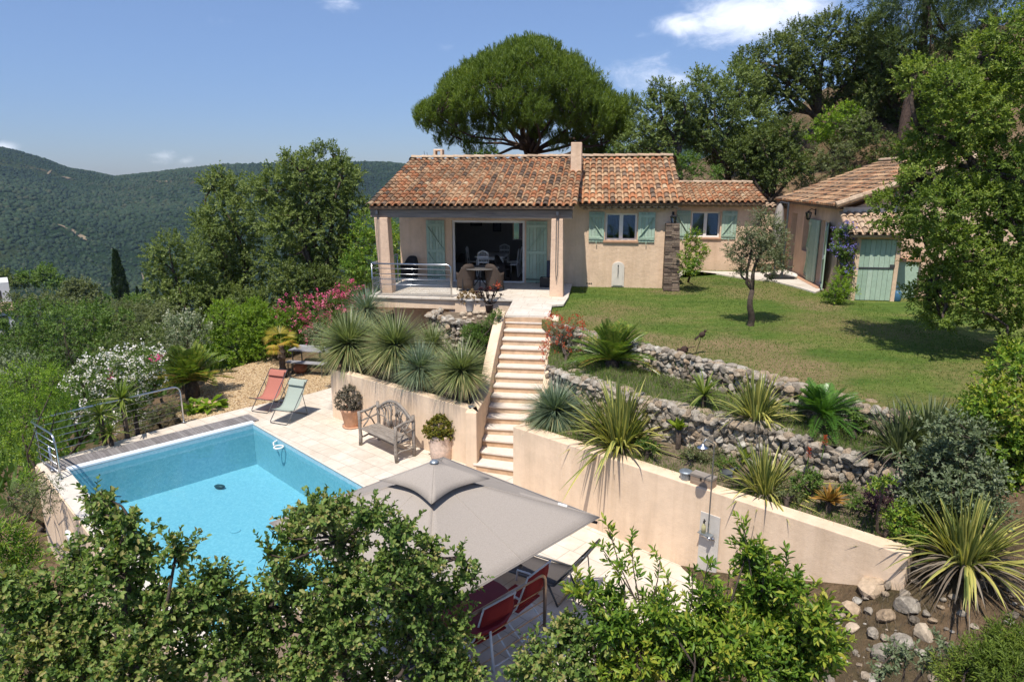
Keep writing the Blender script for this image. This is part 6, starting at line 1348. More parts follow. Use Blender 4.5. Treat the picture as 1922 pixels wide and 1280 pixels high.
# ---- oaks left of the house
OK_ = dict(L=.115, Wd=.065, tl=.5, dens=20, nl=18, limbs=8, bark='bark', keep=.75)
G_OL = 'evergreen oaks left of the house'
plant('oak_tree', 'tall loose evergreen oak next to the terrace, the highest tree left of the house', 'tree', gbase(600,560,28), px_lobes([(600,300,33),(560,322,36),(640,335,34),(515,348,38),(585,372,46),(655,392,38),(610,435,46),(545,425,46),(668,455,32),(500,405,42),(630,500,46),(570,505,44),(530,480,36),(665,520,30),(620,290,20),(540,300,18),(480,350,20)], 28, .5, 1.2), LM['oak'], trunk=(.24, None), group=G_OL, **OK_)
plant('oak_tree', 'middle evergreen oak left of the house with a jagged crown', 'tree', gbase(440,560,30), px_lobes([(440,352,32),(398,345,22),(425,400,42),(392,455,36),(455,440,42),(470,500,44),(415,520,40),(460,545,40),(375,410,20),(410,325,14)], 30, .5, 1.2), LM['oak'], trunk=(.2, None), group=G_OL, **OK_)
plant('oak_tree', 'low spreading oak farthest left of the oaks by the house', 'tree', gbase(340,600,27), px_lobes([(318,462,28),(288,478,18),(335,520,38),(372,490,32),(300,545,28),(350,570,38),(405,575,40),(285,510,16),(450,590,36),(395,540,30)], 27, .5, 1.0), LM['oak'], trunk=(.16, None), group=G_OL, **OK_)
plant('oak_tree', 'dark bushy oak behind the pink oleander', 'tree', gbase(540,590,25), px_lobes([(510,560,36),(560,550,36),(610,550,34),(470,575,30),(645,560,26),(540,520,30),(590,520,30)], 25.5, .5, .8), LM['oak_dark'], trunk=(.14, None), group=G_OL, **OK_)
plant('bay_tree', 'fresh green leafy bush between terrace pillar and oaks', 'tree', gbase(690,560,25), px_lobes([(690,420,26),(672,460,28),(700,490,30),(680,530,28),(715,530,22),(662,500,22),(720,440,22),(735,480,24),(735,530,22),(738,430,18),(742,455,18),(740,510,20)], 25.0, .5, .6), LM['bay'], L=.10, Wd=.05, tl=.4, dens=24, nl=12, trunk=(.06, None), limbs=5)

# ---- maquis shrubs and small trees on the left slope
G_M = 'maquis shrubs on the slope'
def shr(label, lst, Y, mat, base=None, L=.09, Wd=.05, dens=26, tl=.32, name='shrub', cat='shrub', group=G_M, **kw):
    xs_ = [l[0] for l in lst]; q = PY(np.mean(xs_), max(l[1] for l in lst), Y); base = np.array([q[0], Y, gz(q[0], Y)]) if base is None else base
    kw2 = dict(nl=11, trunk=(.05, None), limbs=4, crown='foliage'); kw2.update(kw)
    return plant(name, label, cat, base, px_lobes(lst, Y, .35, .3), LM[mat], L, Wd, tl, dens, group=group, **kw2)
shr('broad dark green shrub at the far left edge below the white house', [(30,600,40),(75,590,36),(20,640,40),(70,640,42)], 24, 'shrub')
shr('olive toned shrub below the cypress', [(225,595,34),(270,600,34),(310,590,28),(250,630,34)], 24, 'maquis2')
shr('wide mid green shrub behind the white oleander', [(120,600,40),(165,605,40),(130,650,46),(185,650,44),(90,690,30)], 21, 'shrub')
shr('dark shrub just behind the white blossoms', [(230,650,36),(275,640,34),(200,670,30)], 19, 'oak_dark')
shr('shrub speckled with tiny cream blossom left of the bright green hedge', [(330,620,36),(300,645,34),(355,640,34),(320,665,32),(370,610,26)], 21.5, 'grey', flowers=LM['cream_fl'], fr=.5, fsize=.022)
shr('dark yellowish green rounded bush at the left edge above the pool corner', [(50,720,50),(100,715,36),(20,770,56),(75,775,50),(110,760,32),(40,830,52),(90,830,36)], 14.8, 'bright', dens=60, L=.06, Wd=.028)
shr('small grey green shrub left of the dark bush', [(20,690,26),(45,680,22)], 18, 'grey')
M['bw'] = None
shr('low green tree beside the dirt track in the valley', [(85,515,16),(60,525,16),(105,530,16),(45,520,12)], 85, 'shrub', L=.3, Wd=.2, dens=5, tl=1.0, name='valley_tree', cat='tree', group='trees in the valley')
shr('rounded green tree right of the dirt track in the valley', [(140,540,18),(165,545,18),(125,555,16),(150,560,16),(180,560,14)], 80, 'maquis2', L=.3, Wd=.2, dens=5, tl=1.0, name='valley_tree', cat='tree', group='trees in the valley')
shr('dark tree at the far left edge of the valley', [(10,530,14),(30,528,12),(0,520,12)], 110, 'oak_dark', L=.35, Wd=.22, dens=4, tl=1.2, name='valley_tree', cat='tree', group='trees in the valley')
shr('low trees at the foot of the cypress', [(200,565,14),(245,570,16),(265,565,12)], 85, 'shrub', L=.3, Wd=.2, dens=5, tl=1.0, name='valley_tree', cat='tree', group='trees in the valley')
shr('broad light green shrub right under the valley trees', [(60,575,26),(110,575,26),(160,580,26),(20,570,24),(200,585,22)], 38, 'maquis2', L=.14, Wd=.09, dens=11, tl=.5)
shr('olive shrub right of the cypress base', [(290,570,22),(320,575,22),(260,585,20)], 40, 'maquis2', L=.14, Wd=.09, dens=11, tl=.5)
def cypress(label, x, ytop, ybot, Y, w):
    b = PY(x, ybot, Y); tp = PY(x, ytop, Y); h = tp[2]-b[2]; rm = w/FPX*Y; t = thing('cypress', label, 'tree', tuple(b), 0, 'cypresses in the valley'); n = 700; f = rng.random(n)**.8; az = rng.uniform(0, 6.28, n); rr_ = rm*np.sin(np.pi*np.clip(f*.93+.07, 0, 1)**.62)*rng.uniform(.75, 1.08, n)*(1-.15*f); B = np.stack([rr_*np.cos(az), rr_*np.sin(az), f*h*.97], 1); D = unit(np.stack([np.cos(az)*.25, np.sin(az)*.25, np.ones(n)], 1)); p = Pile(); twig_leaves(p, B, D, np.full(n, h*.09), 9, h*.045, h*.02, rng.normal(.5, .15, n), 30, False); p.build('foliage', LM['cypress'], t); m = MB(); m.tube([(0,0,-.5),(0,0,h*.9)], [rm*.18, .02], 6); m.build('trunk', M['bark'], t)
cypress('tall dark cypress standing alone in the valley', 231, 474, 582, 90, 12); cypress('short slender cypress right of the tall one, left of a pair', 262, 540, 582, 95, 6); cypress('short slender cypress at the right end of the row in the valley', 275, 536, 582, 97, 6)

# ---- garden shrubs left
shr('bright green clipped pittosporum hedge behind the gravel', [(420,605,36),(465,605,40),(515,610,34),(395,640,32),(440,650,40),(490,640,36),(530,640,26),(400,670,26),(455,680,26),(420,580,24),(480,580,24)], 23.6, 'bright', base=np.array([-8.6,23.6,-.3]), L=.085, Wd=.04, dens=52, tl=.26, nl=13, name='hedge', group=None)
shr('rose pink oleander in bloom beside the grass trees', [(545,595,26),(585,585,28),(625,575,26),(600,615,26),(560,620,22),(640,600,22),(665,570,20),(655,545,16)], 24.2, 'shrub', base=np.array([-6.8,24.2,-.2]), L=.13, Wd=.022, dens=24, tl=.4, flowers=LM['pink_fl'], fr=.48, fsize=.036, ang=40, name='oleander', group=None)
shr('white flowering oleander behind the pool railing', [(155,715,32),(195,695,36),(240,690,36),(272,672,28),(160,745,26),(215,735,36),(255,725,32),(190,765,28),(245,765,28),(290,700,24),(200,795,20),(240,795,20),(165,790,20)], 17.6, 'shrub', base=np.array([-13.2,17.6,-2.0]), L=.12, Wd=.022, dens=30, tl=.36, flowers=LM['white_fl'], fr=.42, fsize=.034, ang=40, name='oleander', group=None)
shr('small pink oleander sprig by the white one', [(293,683,9),(213,708,6)], 17.0, 'shrub', base=np.array(P(293,720,-.3)), L=.1, Wd=.02, dens=40, tl=.2, flowers=LM['pink_fl'], fr=.5, fsize=.035, name='oleander', group=None)
shr('low brownish green ground shrub behind the right end of the pool railing', [(300,775,22),(325,765,18),(280,790,18),(255,800,16)], 17.3, 'maquis2', base=np.array(P(300,790,-.3)), L=.04, Wd=.015, dens=90, tl=.16)
def rosette(label, px, py, z, r, n, mat, name='yucca', cat='yucca', stem=.3, el=(-10,80), w=.09, droop=.12, group=None, two=False):
    q = P(px, py, z); t = thing(name, label, cat, tuple(q), 0, group); p = Pile(); blades(p, n, (r*.7, r*1.05), r*w, el, droop, 4, (.1,.9), z0=stem, base_r=.03, wpow=2.0, two=two); p.build('leaves', LM[mat], t); b = MB(); b.tube([(0,0,-.25),(0,0,stem)], [.05,.045], 8); b.build('stem', M['bark'], t, smooth=True); return t
for px_, py_, yy_, r_, n_, lab_ in ((228,748,16.05,.62,90,'tallest green yucca behind the pool railing'),(188,778,15.6,.5,70,'yucca left of the tallest one behind the railing'),(206,812,15.55,.42,60,'lowest small yucca close to the railing foot'),(252,772,16.4,.5,70,'bright yucca right of the tallest one behind the railing')):
    c_ = PY(px_, py_, yy_); t = thing('yucca', lab_, 'yucca', (c_[0], yy_, -1.3), 0, 'yuccas by the pool'); p = Pile(); blades(p, n_, (r_*.7, r_*1.05), r_*.085, (-25, 82), .14, 4, (.1,.9), z0=c_[2]+1.3, base_r=.03, wpow=2.0); p.build('leaves', LM['yucca'], t); b = MB(); b.tube([(0,0,-.4),(.02,0,(c_[2]+1.3)*.5),(0,0,c_[2]+1.3)], [.07,.06,.05], 8); b.build('stem', M['bark'], t, smooth=True)
sago('large olive gold sago palm at the edge of the ochre gravel', P(362,746,-.05), 1.36, 'sago', .5, 84, .5)
def bigleaf(label, px, py, z, r, n):
    q = P(px, py, z); t = thing('broadleaf_plant', label, 'plant', tuple(q)); p = Pile(); az = rng.uniform(0, 6.28, n); e = R(1)*rng.uniform(5, 60, n); d = np.stack([np.cos(az)*np.cos(e), np.sin(az)*np.cos(e), np.sin(e)], 1); b0 = d*r*.45; p.add(*leaf_quads(b0, unit(d+np.array([0,0,-.25])), np.tile([[0,0,1.]], (n, 1))+rng.normal(0, .2, (n, 3)), r*.75, r*.4, rng.uniform(.2, .9, n))); m = MB()
    for k in range(n): m.tube([(0,0,0), b0[k]], .012, 4)
    p.build('leaves', LM['bright'], t); m.build('stems', LM['bright'], t)
bigleaf('low glossy broad leaved plant under the golden sago palm', 392, 768, -.04, .5, 22); bigleaf('small broad leaved plant left of the railing end', 362, 772, -.04, .4, 16)
# small yellow palm on the gravel
q = P(532,708,-.03); t = thing('small_palm', 'small palm with yellow fronds and a shaggy dark trunk on the gravel', 'palm', tuple(q)); b = MB(); zs = np.linspace(0, 1.05, 12); b.lathe([(0,-.1),(.13,-.1)]+[(.105+.02*(k%2)+.02*math.sin(k), z) for k, z in enumerate(zs)]+[(0,1.12)], n=10); b.build('trunk', M['bark'], t); p = Pile()
for k in range(15):
    az = rng.uniform(0, 6.28); e = R(rng.uniform(-5, 70)); d = np.array([math.cos(az)*math.cos(e), math.sin(az)*math.cos(e), math.sin(e)]); hub = np.array([0,0,1.1])+d*.36; m = 16; fa = np.linspace(-1.25, 1.25, m); sd = np.array([-math.sin(az), math.cos(az), 0]); ax = unit(d[None]*np.cos(fa)[:, None]+sd[None]*np.sin(fa)[:, None]+np.array([0,0,-.25])); p.add(*leaf_quads(np.tile(hub, (m, 1)), ax, np.tile(unit(np.cross(sd, d))[None], (m, 1))*-1, .34, .04, np.clip(rng.normal(.35+.4*(e < R(30)), .2, m), 0, 1), fine=False, curl=.25)); p.add(*leaf_quads(np.array([[0,0,1.06]]), d[None], np.array([[0,0,1.]]), .36, .02, np.array([.3]), fine=False))
p.build('fronds', LM['palm_y'], t)

# ---- grass trees in the planter
def gt(label, px, py, Y, rpx, mat, stump=.35, n=520):
    c = PY(px, py, Y); r = rpx/FPX*Y*1.16; base = np.array([c[0], Y, max(PT-.16, c[2]-stump-.1)]); return grass_tree(label, base, r, LM[mat], c[2]-base[2], n)
gt('largest grass tree at the left end of the planter', 655, 645, 17.95, 76, 'dasy_y', n=760); gt('grass tree second from left in the planter', 742, 648, 16.8, 74, 'dasy_y', n=760); gt('compact blue green grass tree in the middle of the planter', 788, 690, 15.9, 56, 'dasy', n=560); gt('round grass tree nearest the stairs in the planter', 866, 695, 15.1, 66, 'dasy_y', n=760); gt('grass tree hidden behind the middle one', 812, 645, 18.2, 46, 'dasy_y', n=420)
gt('tall upright blue grass tree in front of the terrace corner', 688, 580, 20.2, 50, 'dasy', n=320); gt('blue green grass tree right of the stairs by the retaining wall', 1042, 770, 13.2, 68, 'dasy', n=760)
# ---- right beds
flax('biggest yellow striped flax plant spilling over the retaining wall', P(1165,842,RT-.1)+np.array([0,.1,0]), 1.45, n=170, spread=.55); flax('yellow striped flax plant on the upper bed beside the stone wall', P(1420,790,2.22), 1.05, n=90); flax('yellow striped flax plant behind the shower', P(1440,935,RT-.1)+np.array([0,.1,0]), 1.0, n=100); flax('shaggy flax plant with dry skirt at the right end of the wall', P(1830,1075,1.45)+np.array([0,.2,0]), 1.15, n=120, straw=120, spread=.55); flax('dull green flax plant in the shade, left of a pair', P(1690,850,2.22), .95, 'phormium_g', 80, .5); flax('dull green flax plant in the shade, right of a pair', P(1745,850,2.22), 1.15, 'phormium_g', 90, .4); flax('small green flax plant at the foot of the right bush', P(1790,885,1.9), .8, 'phormium_g', 60, .3)
sago('dark green sago palm beside the red flowers at the stairs', P(1148,705,2.0), 1.12, 'sago', .35, 60, .1); sago('deep green sago palm in the shaded upper bed', P(1540,806,2.2), .74, 'sago_g', .26, 50, 0, (5,75))
rosette('pale yellow green yucca between the two stone walls', 1320, 765 , 2.22, .58, 60, 'yucca', stem=.25, w=.07, droop=.25, group='yuccas of the beds'); rosette('pale agave rosette on a bare stem in front of the lower stone wall', 1272, 848, RT+.06, .26, 34, 'agave', name='agave', cat='agave', stem=.42, el=(10,85), w=.34, droop=.05); rosette('orange aloe rosette on the dry soil', 1556, 952, RT+.08, .28, 56, 'aloe', name='aloe', cat='aloe', stem=.1, el=(0,80), w=.22, droop=.05); rosette('green rosette plant behind the striped flax and shower', 1395, 890, RT-.1, .30, 30, 'agave', name='agave', cat='agave', stem=.28, el=(10,85), w=.26, droop=.1)
def torch(label, px, py, z, h):
    q = P(px, py, z); t = thing('torch_flower', label, 'flower', tuple(q), 0, 'orange torch flowers'); b = MB(); b.tube([(0,0,0),(0.02,0,h)], .009, 5); b.build('stem', LM['shrub'], t); p = Pile(); n = 50; f = rng.random(n); az = rng.uniform(0, 6.28, n); B = np.stack([0*f+.02, 0*f, h-.02+.16*f], 1); ax = unit(np.stack([np.cos(az), np.sin(az), .2+1.2*f], 1)); p.add(*leaf_quads(B, ax, unit(np.stack([0*f, 0*f, 1+0*f], 1)+.1), .055, .018, rng.random(n), fine=False)); p.build('blossom', LM['red_fl'], t)
torch('orange torch flower higher up against the stone wall', 1512, 890, 1.75, .30); torch('orange torch flower lower down by the striped flax', 1542, 862, 2.0, .26)
shr('feathery shrub covered in red flowers beside the staircase', [(1050,640,26),(1075,650,26),(1065,670,24),(1040,660,22),(1085,630,18),(1090,665,18),(1078,610,12),(1045,615,16)], 16.2, 'maquis2', base=np.array(P(1065,695,2.22)), L=.06, Wd=.008, dens=110, tl=.35, flowers=LM['red_fl'], fr=.34, fsize=.021, upw=.9, name='red_flowering_shrub', group=None)
shr('low green ground cover at the foot of the sago palm', [(1120,715,16),(1150,725,16),(1180,722,14),(1205,700,12),(1100,705,12)], 14.4, 'shrub', base=np.array(P(1150,735,2.22)), L=.05, Wd=.03, dens=120, tl=.15)
shr('dry orange brown tuft on the soil by the retaining wall', [(1265,860,14),(1250,865,10),(1280,862,10)], 11.6, 'dry', base=np.array(P(1265,875,RT-.1)), L=.04, Wd=.015, dens=260, tl=.12)
shr('weedy green tuft in the lower bed by the shower', [(1330,862,12),(1345,850,10),(1305,855,9),(1335,880,9)], 11.0, 'maquis2', base=np.array(P(1330,885,RT-.1)), L=.06, Wd=.012, dens=200, tl=.18)
shr('green ground plant spreading below the lower stone wall', [(1500,905,16),(1530,900,14),(1520,925,14),(1590,920,14)], 9.7, 'shrub', base=np.array(P(1520,935,RT+.05)), L=.06, Wd=.03, dens=160, tl=.15)
shr('grassy green plant cushion between the stone walls', [(1350,740,14),(1380,750,14),(1290,730,12),(1250,715,12),(1465,770,12)], 13.2, 'maquis2', base=np.array(P(1350,765,2.22)), L=.07, Wd=.012, dens=140, tl=.2, upw=.9)
for i_, (px_, py_, lab_) in enumerate(((1215,835,'low green clump between the big flax and the agave'),(1300,850,'low green clump right of the agave rosette'),(1365,865,'small green clump left of the shower flax'),(1480,925,'low green clump right of the shower flax'),(1610,945,'low green clump right of the orange aloe'))):
    shr(lab_, [(px_,py_,11),(px_+13,py_+5,9),(px_-12,py_+4,9)], float(P(px_,py_+10,1.6)[1]), 'maquis2' if i_ % 2 else 'shrub', base=np.array(P(px_,py_+14,1.6)), L=.055, Wd=.022, dens=170, tl=.15, group='low clumps in the lower bed')
shr('ivy like creeper growing over the upper stone wall', [(1600,775,9),(1610,792,8),(1622,800,8)], 10.5, 'shrub', base=np.array(P(1595,825,2.22)), L=.06, Wd=.05, dens=160, tl=.15)
shr('grey leaved elaeagnus bush right of the lower stone wall', [(1745,885,40),(1800,855,40),(1840,895,44),(1725,935,32),(1785,925,44),(1850,955,42),(1810,985,34),(1760,800,20),(1785,790,18),(1765,840,22),(1830,820,30)], 8.7, 'grey', base=np.array([5.9,8.8,1.4]), L=.075, Wd=.036, dens=75, tl=.3, nl=11, fine=True, name='elaeagnus_bush', group=None, twig_r=.003)
shr('light green bush with small leaves at the wall end', [(1690,965,26),(1660,900,16),(1712,985,24),(1640,915,14),(1680,1000,16),(1720,1010,18)], 8.5, 'bay', base=np.array([5.1,8.6,1.35]), L=.05, Wd=.026, dens=120, tl=.2, fine=True, group=None)
shr('dark purple leaved low bush in the lower bed', [(1645,930,18),(1665,945,14),(1640,950,12)], 8.9, 'purple', base=np.array(P(1650,968,1.38)), L=.05, Wd=.03, dens=160, tl=.16, group=None)
shr('deep green glossy bush in shade under the right hand tree', [(1900,690,44),(1870,740,36),(1910,770,56),(1885,820,46),(1920,860,52),(1880,880,40),(1840,770,30),(1930,920,44)], 9.8, 'bay', base=np.array([7.4,10.0,1.8]), L=.085, Wd=.045, dens=60, tl=.32, fine=True, group=None, name='laurel_bush')
plant('oak_tree', 'big fresh green tree overhanging the lawn at the right edge', 'tree', np.array([12.2,14.5,2.2]), px_lobes([(1780,165,46),(1850,110,46),(1765,240,50),(1830,210,56),(1900,190,56),(1752,325,40),(1800,310,58),(1880,310,62),(1755,395,50),(1840,410,62),(1905,430,60),(1742,425,22),(1772,485,46),(1758,555,32),(1810,555,44),(1880,530,50),(1780,600,24),(1850,590,32),(1915,610,34),(1748,592,18),(1895,50,36),(1772,605,14),(1940,320,60),(1950,120,60),(1960,480,60),(1716,322,16),(1728,250,20),(1890,650,20),(1830,490,46),(1900,520,48),(1785,445,40),(1870,385,50),(1820,370,44),(1890,580,36),(1765,520,30),(1840,545,36)], 14, .6, .9), LM['tree_fg'], L=.072, Wd=.040, tl=.27, dens=58, nl=12, trunk=(.26, PY(1950,420,14.5)), limbs=9, fine=True, keep=.75)
# ---- trees on the hill behind
G_H = 'oaks on the hillside'
HK = dict(L=.13, Wd=.075, tl=.55, dens=17, nl=17, limbs=8, group=G_H, keep=.75)
plant('oak_tree', 'thin crowned oak just right of the umbrella pine', 'tree', gbase(1268,330,35), px_lobes([(1232,205,38),(1212,250,34),(1268,232,34),(1240,168,22),(1282,188,26),(1205,285,28),(1180,275,26),(1240,280,26),(1290,260,24)], 35, .4, 1.2), LM['oak'], trunk=(.22, PY(1272,265,35)), **HK)
plant('oak_tree', 'rounded oak behind the house wing roof', 'tree', gbase(1385,345,36.5), px_lobes([(1340,185,40),(1318,150,26),(1388,158,44),(1352,235,46),(1402,222,48),(1315,255,32),(1300,215,26),(1420,270,36),(1370,280,32)], 36, .5, 1.2), LM['oak'], trunk=(.25, None), **HK)
plant('oak_tree', 'largest oak on the hill with a dark leaning trunk', 'tree', gbase(1525,285,40), px_lobes([(1460,100,40),(1425,125,36),(1505,75,42),(1562,60,42),(1608,65,36),(1530,120,46),(1480,165,44),(1450,205,42),(1560,165,40),(1605,115,40),(1640,95,38),(1400,110,22),(1640,150,34),(1600,180,26)], 40, .5, 1.5), LM['oak_dark'], trunk=(.32, PY(1535,215,40)), **HK)
plant('oak_tree', 'dense low oak between the two roofs', 'tree', gbase(1440,350,34.5), px_lobes([(1432,275,42),(1395,290,32),(1470,300,36),(1450,325,34),(1498,312,22),(1410,325,28),(1480,250,28)], 34.5, .5, 1.0), LM['oak_dark'], trunk=(.2, None), **HK)
plant('oak_tree', 'oak at the top of the slope half behind the right hand tree', 'tree', gbase(1690,270,37.5), px_lobes([(1680,160,36),(1720,170,36),(1655,120,30),(1750,200,36),(1700,225,26),(1640,60,34),(1680,100,36),(1640,170,26),(1620,205,20),(1660,200,22)], 37.5, .4, 1.2), LM['oak_dark'], trunk=(.25, None), **HK)
shr('dark shrub in the shade of the bank behind the annexe', [(1630,250,22),(1660,270,22),(1690,290,22),(1640,295,18),(1610,270,16),(1600,325,14)], 35.5, 'oak_dark', L=.13, Wd=.075, dens=17, tl=.45, group=None)
shr('brownish scrub at the upper edge of the bank', [(1590,240,16),(1570,270,16),(1530,290,16),(1620,225,16)], 36.2, 'maquis2', L=.13, Wd=.06, dens=17, tl=.4, group=None)
shr('bright green bush on the bank above the annexe roof', [(1555,228,24),(1575,245,20),(1540,250,16),(1605,215,16),(1590,205,14)], 37, 'bright', L=.14, Wd=.08, dens=18, tl=.4, group=None)
shr('scrubby bush on the bank right behind the annexe roof', [(1545,305,18),(1590,290,16),(1565,320,14),(1520,330,14),(1505,345,12),(1590,275,10)], 34.5, 'maquis2', L=.12, Wd=.06, dens=18, tl=.4, group=None)
shr('leafy scrub at the foot of the bank behind the house wing', [(1290,300,18),(1310,320,16),(1275,320,16),(1345,325,14),(1300,345,14),(1265,300,14)], 34, 'shrub', L=.12, Wd=.07, dens=18, tl=.4, group=None)
shr('green scrub showing over the roof ridge below the umbrella pine', [(1180,285,18),(1210,290,18),(1150,290,16),(905,290,12),(925,285,12),(890,296,10)], 36, 'shrub', L=.14, Wd=.08, dens=16, tl=.45, group=None)
def pine2():
    Y = 36; base = gbase(1692, 300, Y); t = thing('pine_tree', 'dark tall pine at the top right corner', 'tree', tuple(base)); lob = [(c-base, r) for c, r in px_lobes([(1700,25,44),(1762,55,44),(1690,80,34),(1822,35,46),(1800,95,40),(1742,125,32),(1880,15,40),(1660,30,26),(1850,80,34),(1720,-30,50),(1800,-40,60),(1690,110,26),(1770,150,26),(1840,130,30)], Y, .5, 1.5)]
    B, D, ln, v = lobe_twigs(lob, 12, .7, .5, .55, .75); p = Pile(); twig_leaves(p, B, D, ln, 22, .24, .03, v, 42, False, .15, .1); p.build('crown', LM['pine_dark'], t); mb = MB(); top = PY(1740, -20, Y)-base; pts = limb(mb, (0,0,-.5), top, .3, .12, 9, .02, 0, 8)
    for c, r in lob: j = rng.integers(3, 9); limb(mb, pts[j], c, .08, .02, 5, .06, -.04, 5)
    mb.build('trunk', M['pine_bark'], t, smooth=True)
pine2()
# rocks on the bank
for i, (px, py, Y, r_) in enumerate(((1315,285,34,.9),(1340,300,34,.8),(1365,330,33,.7),(1300,318,33,.6),(1600,310,34,.7),(1575,335,33.5,.6),(1545,345,33,.5),(1625,285,35,.8))):
    q = PY(px, py, Y); b = MB(); b.rock((0,0,0), (r_*1.5,r_,r_*.55), 3, rng.random(), .1); o = b.build('rock', M['limestone']); g_ = gz(q[0], Y); o.location = (q[0], Y, min(q[2], g_+r_*.3)); tag(o, 'weathered grey rock outcrop on the bank behind the house' if i < 4 else 'earth coloured rock on the bank behind the annexe', 'rock', 'rocks on the bank' if i < 4 else 'rocks behind the annexe')

# ---- lawn tree, buttress bush, climber
ob = P(1402,612,LAWN); plant('olive_tree', 'young olive tree standing alone on the lawn', 'tree', ob, px_lobes([(1400,440,20),(1440,425,24),(1455,455,24),(1410,470,22),(1385,480,16),(1440,490,22),(1460,480,18),(1425,405,14),(1395,505,12),(1470,500,12),(1420,450,18),(1445,520,12)], float(ob[1])+.1, .6, .5), LM['olive'], L=.075, Wd=.026, tl=.32, dens=75, nl=14, trunk=(.10, PY(1412,545,float(ob[1]))), limbs=4, keep=.7)
shr('glossy green bush beside the slate buttress', [(1298,455,16),(1290,480,18),(1310,480,18),(1300,500,18),(1285,505,14),(1315,465,12),(1305,440,10)], 22.4, 'bay', base=np.array(P(1300,527,LAWN)), L=.08, Wd=.04, dens=60, tl=.26, group=None)
bq = HW(10.62,-1.95,LAWN); shr('leafy bush at the foot of the shed under the blue climber', [(1575,540,20),(1560,555,16),(1595,545,14),(1580,520,14),(1570,565,12)], 20.1, 'bright', base=np.array(P(1578,570,LAWN)), L=.07, Wd=.035, dens=70, tl=.24, group=None)
shr('climbing plant with blue flowers at the corner of the shed', [(1578,440,12),(1585,455,14),(1580,475,13),(1588,490,12),(1592,510,12),(1572,465,9),(1590,430,9),(1598,470,10)], 20.7, 'shrub', base=np.array(P(1590,560,LAWN)), L=.06, Wd=.04, dens=100, tl=.2, flowers=LM['blue_fl'], fr=.24, fsize=.03, group=None, name='climbing_plant')
# ---- creeping plant between rockery and stair wall
shr('moss green creeping succulent carpet left of the stair wall', [(880,625,18),(905,620,20),(925,605,16),(900,640,16),(880,645,12),(935,590,10),(920,630,14)], 17.7, 'shrub', base=np.array([-1.0,17.7,1.9]), L=.05, Wd=.016, dens=200, tl=.14, upw=.9, group=None, name='ground_cover')
shr('small weedy plants hiding the gap left of the grass trees', [(600,640,18),(585,625,16),(620,630,14)], 19.6, 'grey', base=np.array(P(600,665,0)), L=.08, Wd=.02, dens=70, tl=.25, group=None)

# ---- plants in the pots
def pot_plant(t, z, lobes, mat, L, Wd, dens, tl, nl=10, name='plant', fine=True, ang=60, stems=None):
    B, D, ln, v = lobe_twigs([(np.array(c), r) for c, r in lobes], dens, tl, .5, .7, .8); p = Pile(); twig_leaves(p, B, D, ln, nl, L, Wd, v, ang, fine); p.build(name, LM[mat], t); m = MB()
    for c, r in lobes: limb(m, (0,0,z-.05), c, .02, .01, 4, .08, 0, 5)
    m.build('stem', M['bark'], t, smooth=True)
pot_plant(POTS['shrub'], .5, [((0,0,.78),.32),((.06,.05,.86),.28),((-.1,-.02,.72),.28),((.12,-.06,.70),.26)], 'greybush', .05, .022, 220, .10)
pot_plant(POTS['jade'], .55, [((0,0,.74),.26),((.14,.02,.72),.24),((-.14,.0,.70),.24),((.02,.08,.84),.22),((-.05,-.12,.66),.20),((.2,-.05,.66),.16)], 'jade', .055, .04, 200, .10)
pot_plant(POTS['white'], .38, [((0,0,.46),.18),((.16,0,.44),.16),((-.16,.02,.44),.17),((.28,.05,.46),.1),((-.28,.0,.40),.1)], 'dry', .055, .035, 130, .12)
t = POTS['aeonium']; p = Pile(); m = MB()
for k in range(17):
    a = rng.uniform(0, 6.28); r_ = rng.uniform(.08, .5); c = np.array([r_*math.cos(a)*1.1, r_*math.sin(a)*.7, .25+rng.uniform(.08, .5)]); m.tube([(0,0,.22), c*np.array([.5,.5,.6]), c], [.018,.014,.012], 5); n = 26; q = Pile(); blades(q, n, (.06, .095), .035, (5, 80), .05, 2, (.1,.9), wpow=3); V = np.concatenate(q.V)+c; p = Pile(); p.add(V, np.concatenate(q.F), np.concatenate(q.a)); p.build('rosette', LM['purple'], t)
m.build('stem', M['bark'], t)
q = Pile(); B = np.array([[.28,0,.8],[.26,.02,.86],[.02,.1,.72]]); B = np.repeat(B, 30, 0)+rng.normal(0, .035, (90, 3)); q.add(*leaf_quads(B, unit(rng.normal(0, 1, B.shape)), unit(rng.normal(0, 1, B.shape)), .05, .03, rng.random(90), fine=False)); q.build('blossom', LM['red_fl'], t)

# ---- foreground: big elaeagnus bushes in front of the pool
FE = dict(L=.060, Wd=.037, tl=.28, dens=92, nl=14, fine=True, twig_r=.0035, keep=.72, inner=.5, ang=58, upw=.5, vj=.27, limbs=9)
plant('elaeagnus_bush', 'large elaeagnus bush in the left foreground covering the pool corner', 'bush', np.array([-3.6,4.6,-2.6]), px_lobes([(178,971,24),(200,1001,39),(262,1011,39),(140,1046,33),(330,1041,35),(215,1076,57),(110,1111,56),(325,1116,44),(55,1158,60),(165,1158,70),(285,1173,60),(45,1248,66),(150,1253,66),(415,1110,36),(400,1138,46),(350,1248,60),(240,1258,56),(15,1106,40),(270,1136,50),(385,1111,36),(420,1238,50),(360,1158,50),(100,1208,56),(176,938,16),(196,965,26),(240,985,30)], 5.2, .4, .35), LM['elaeagnus'], trunk=(.075, PY(265,1180,5.4)), **FE)
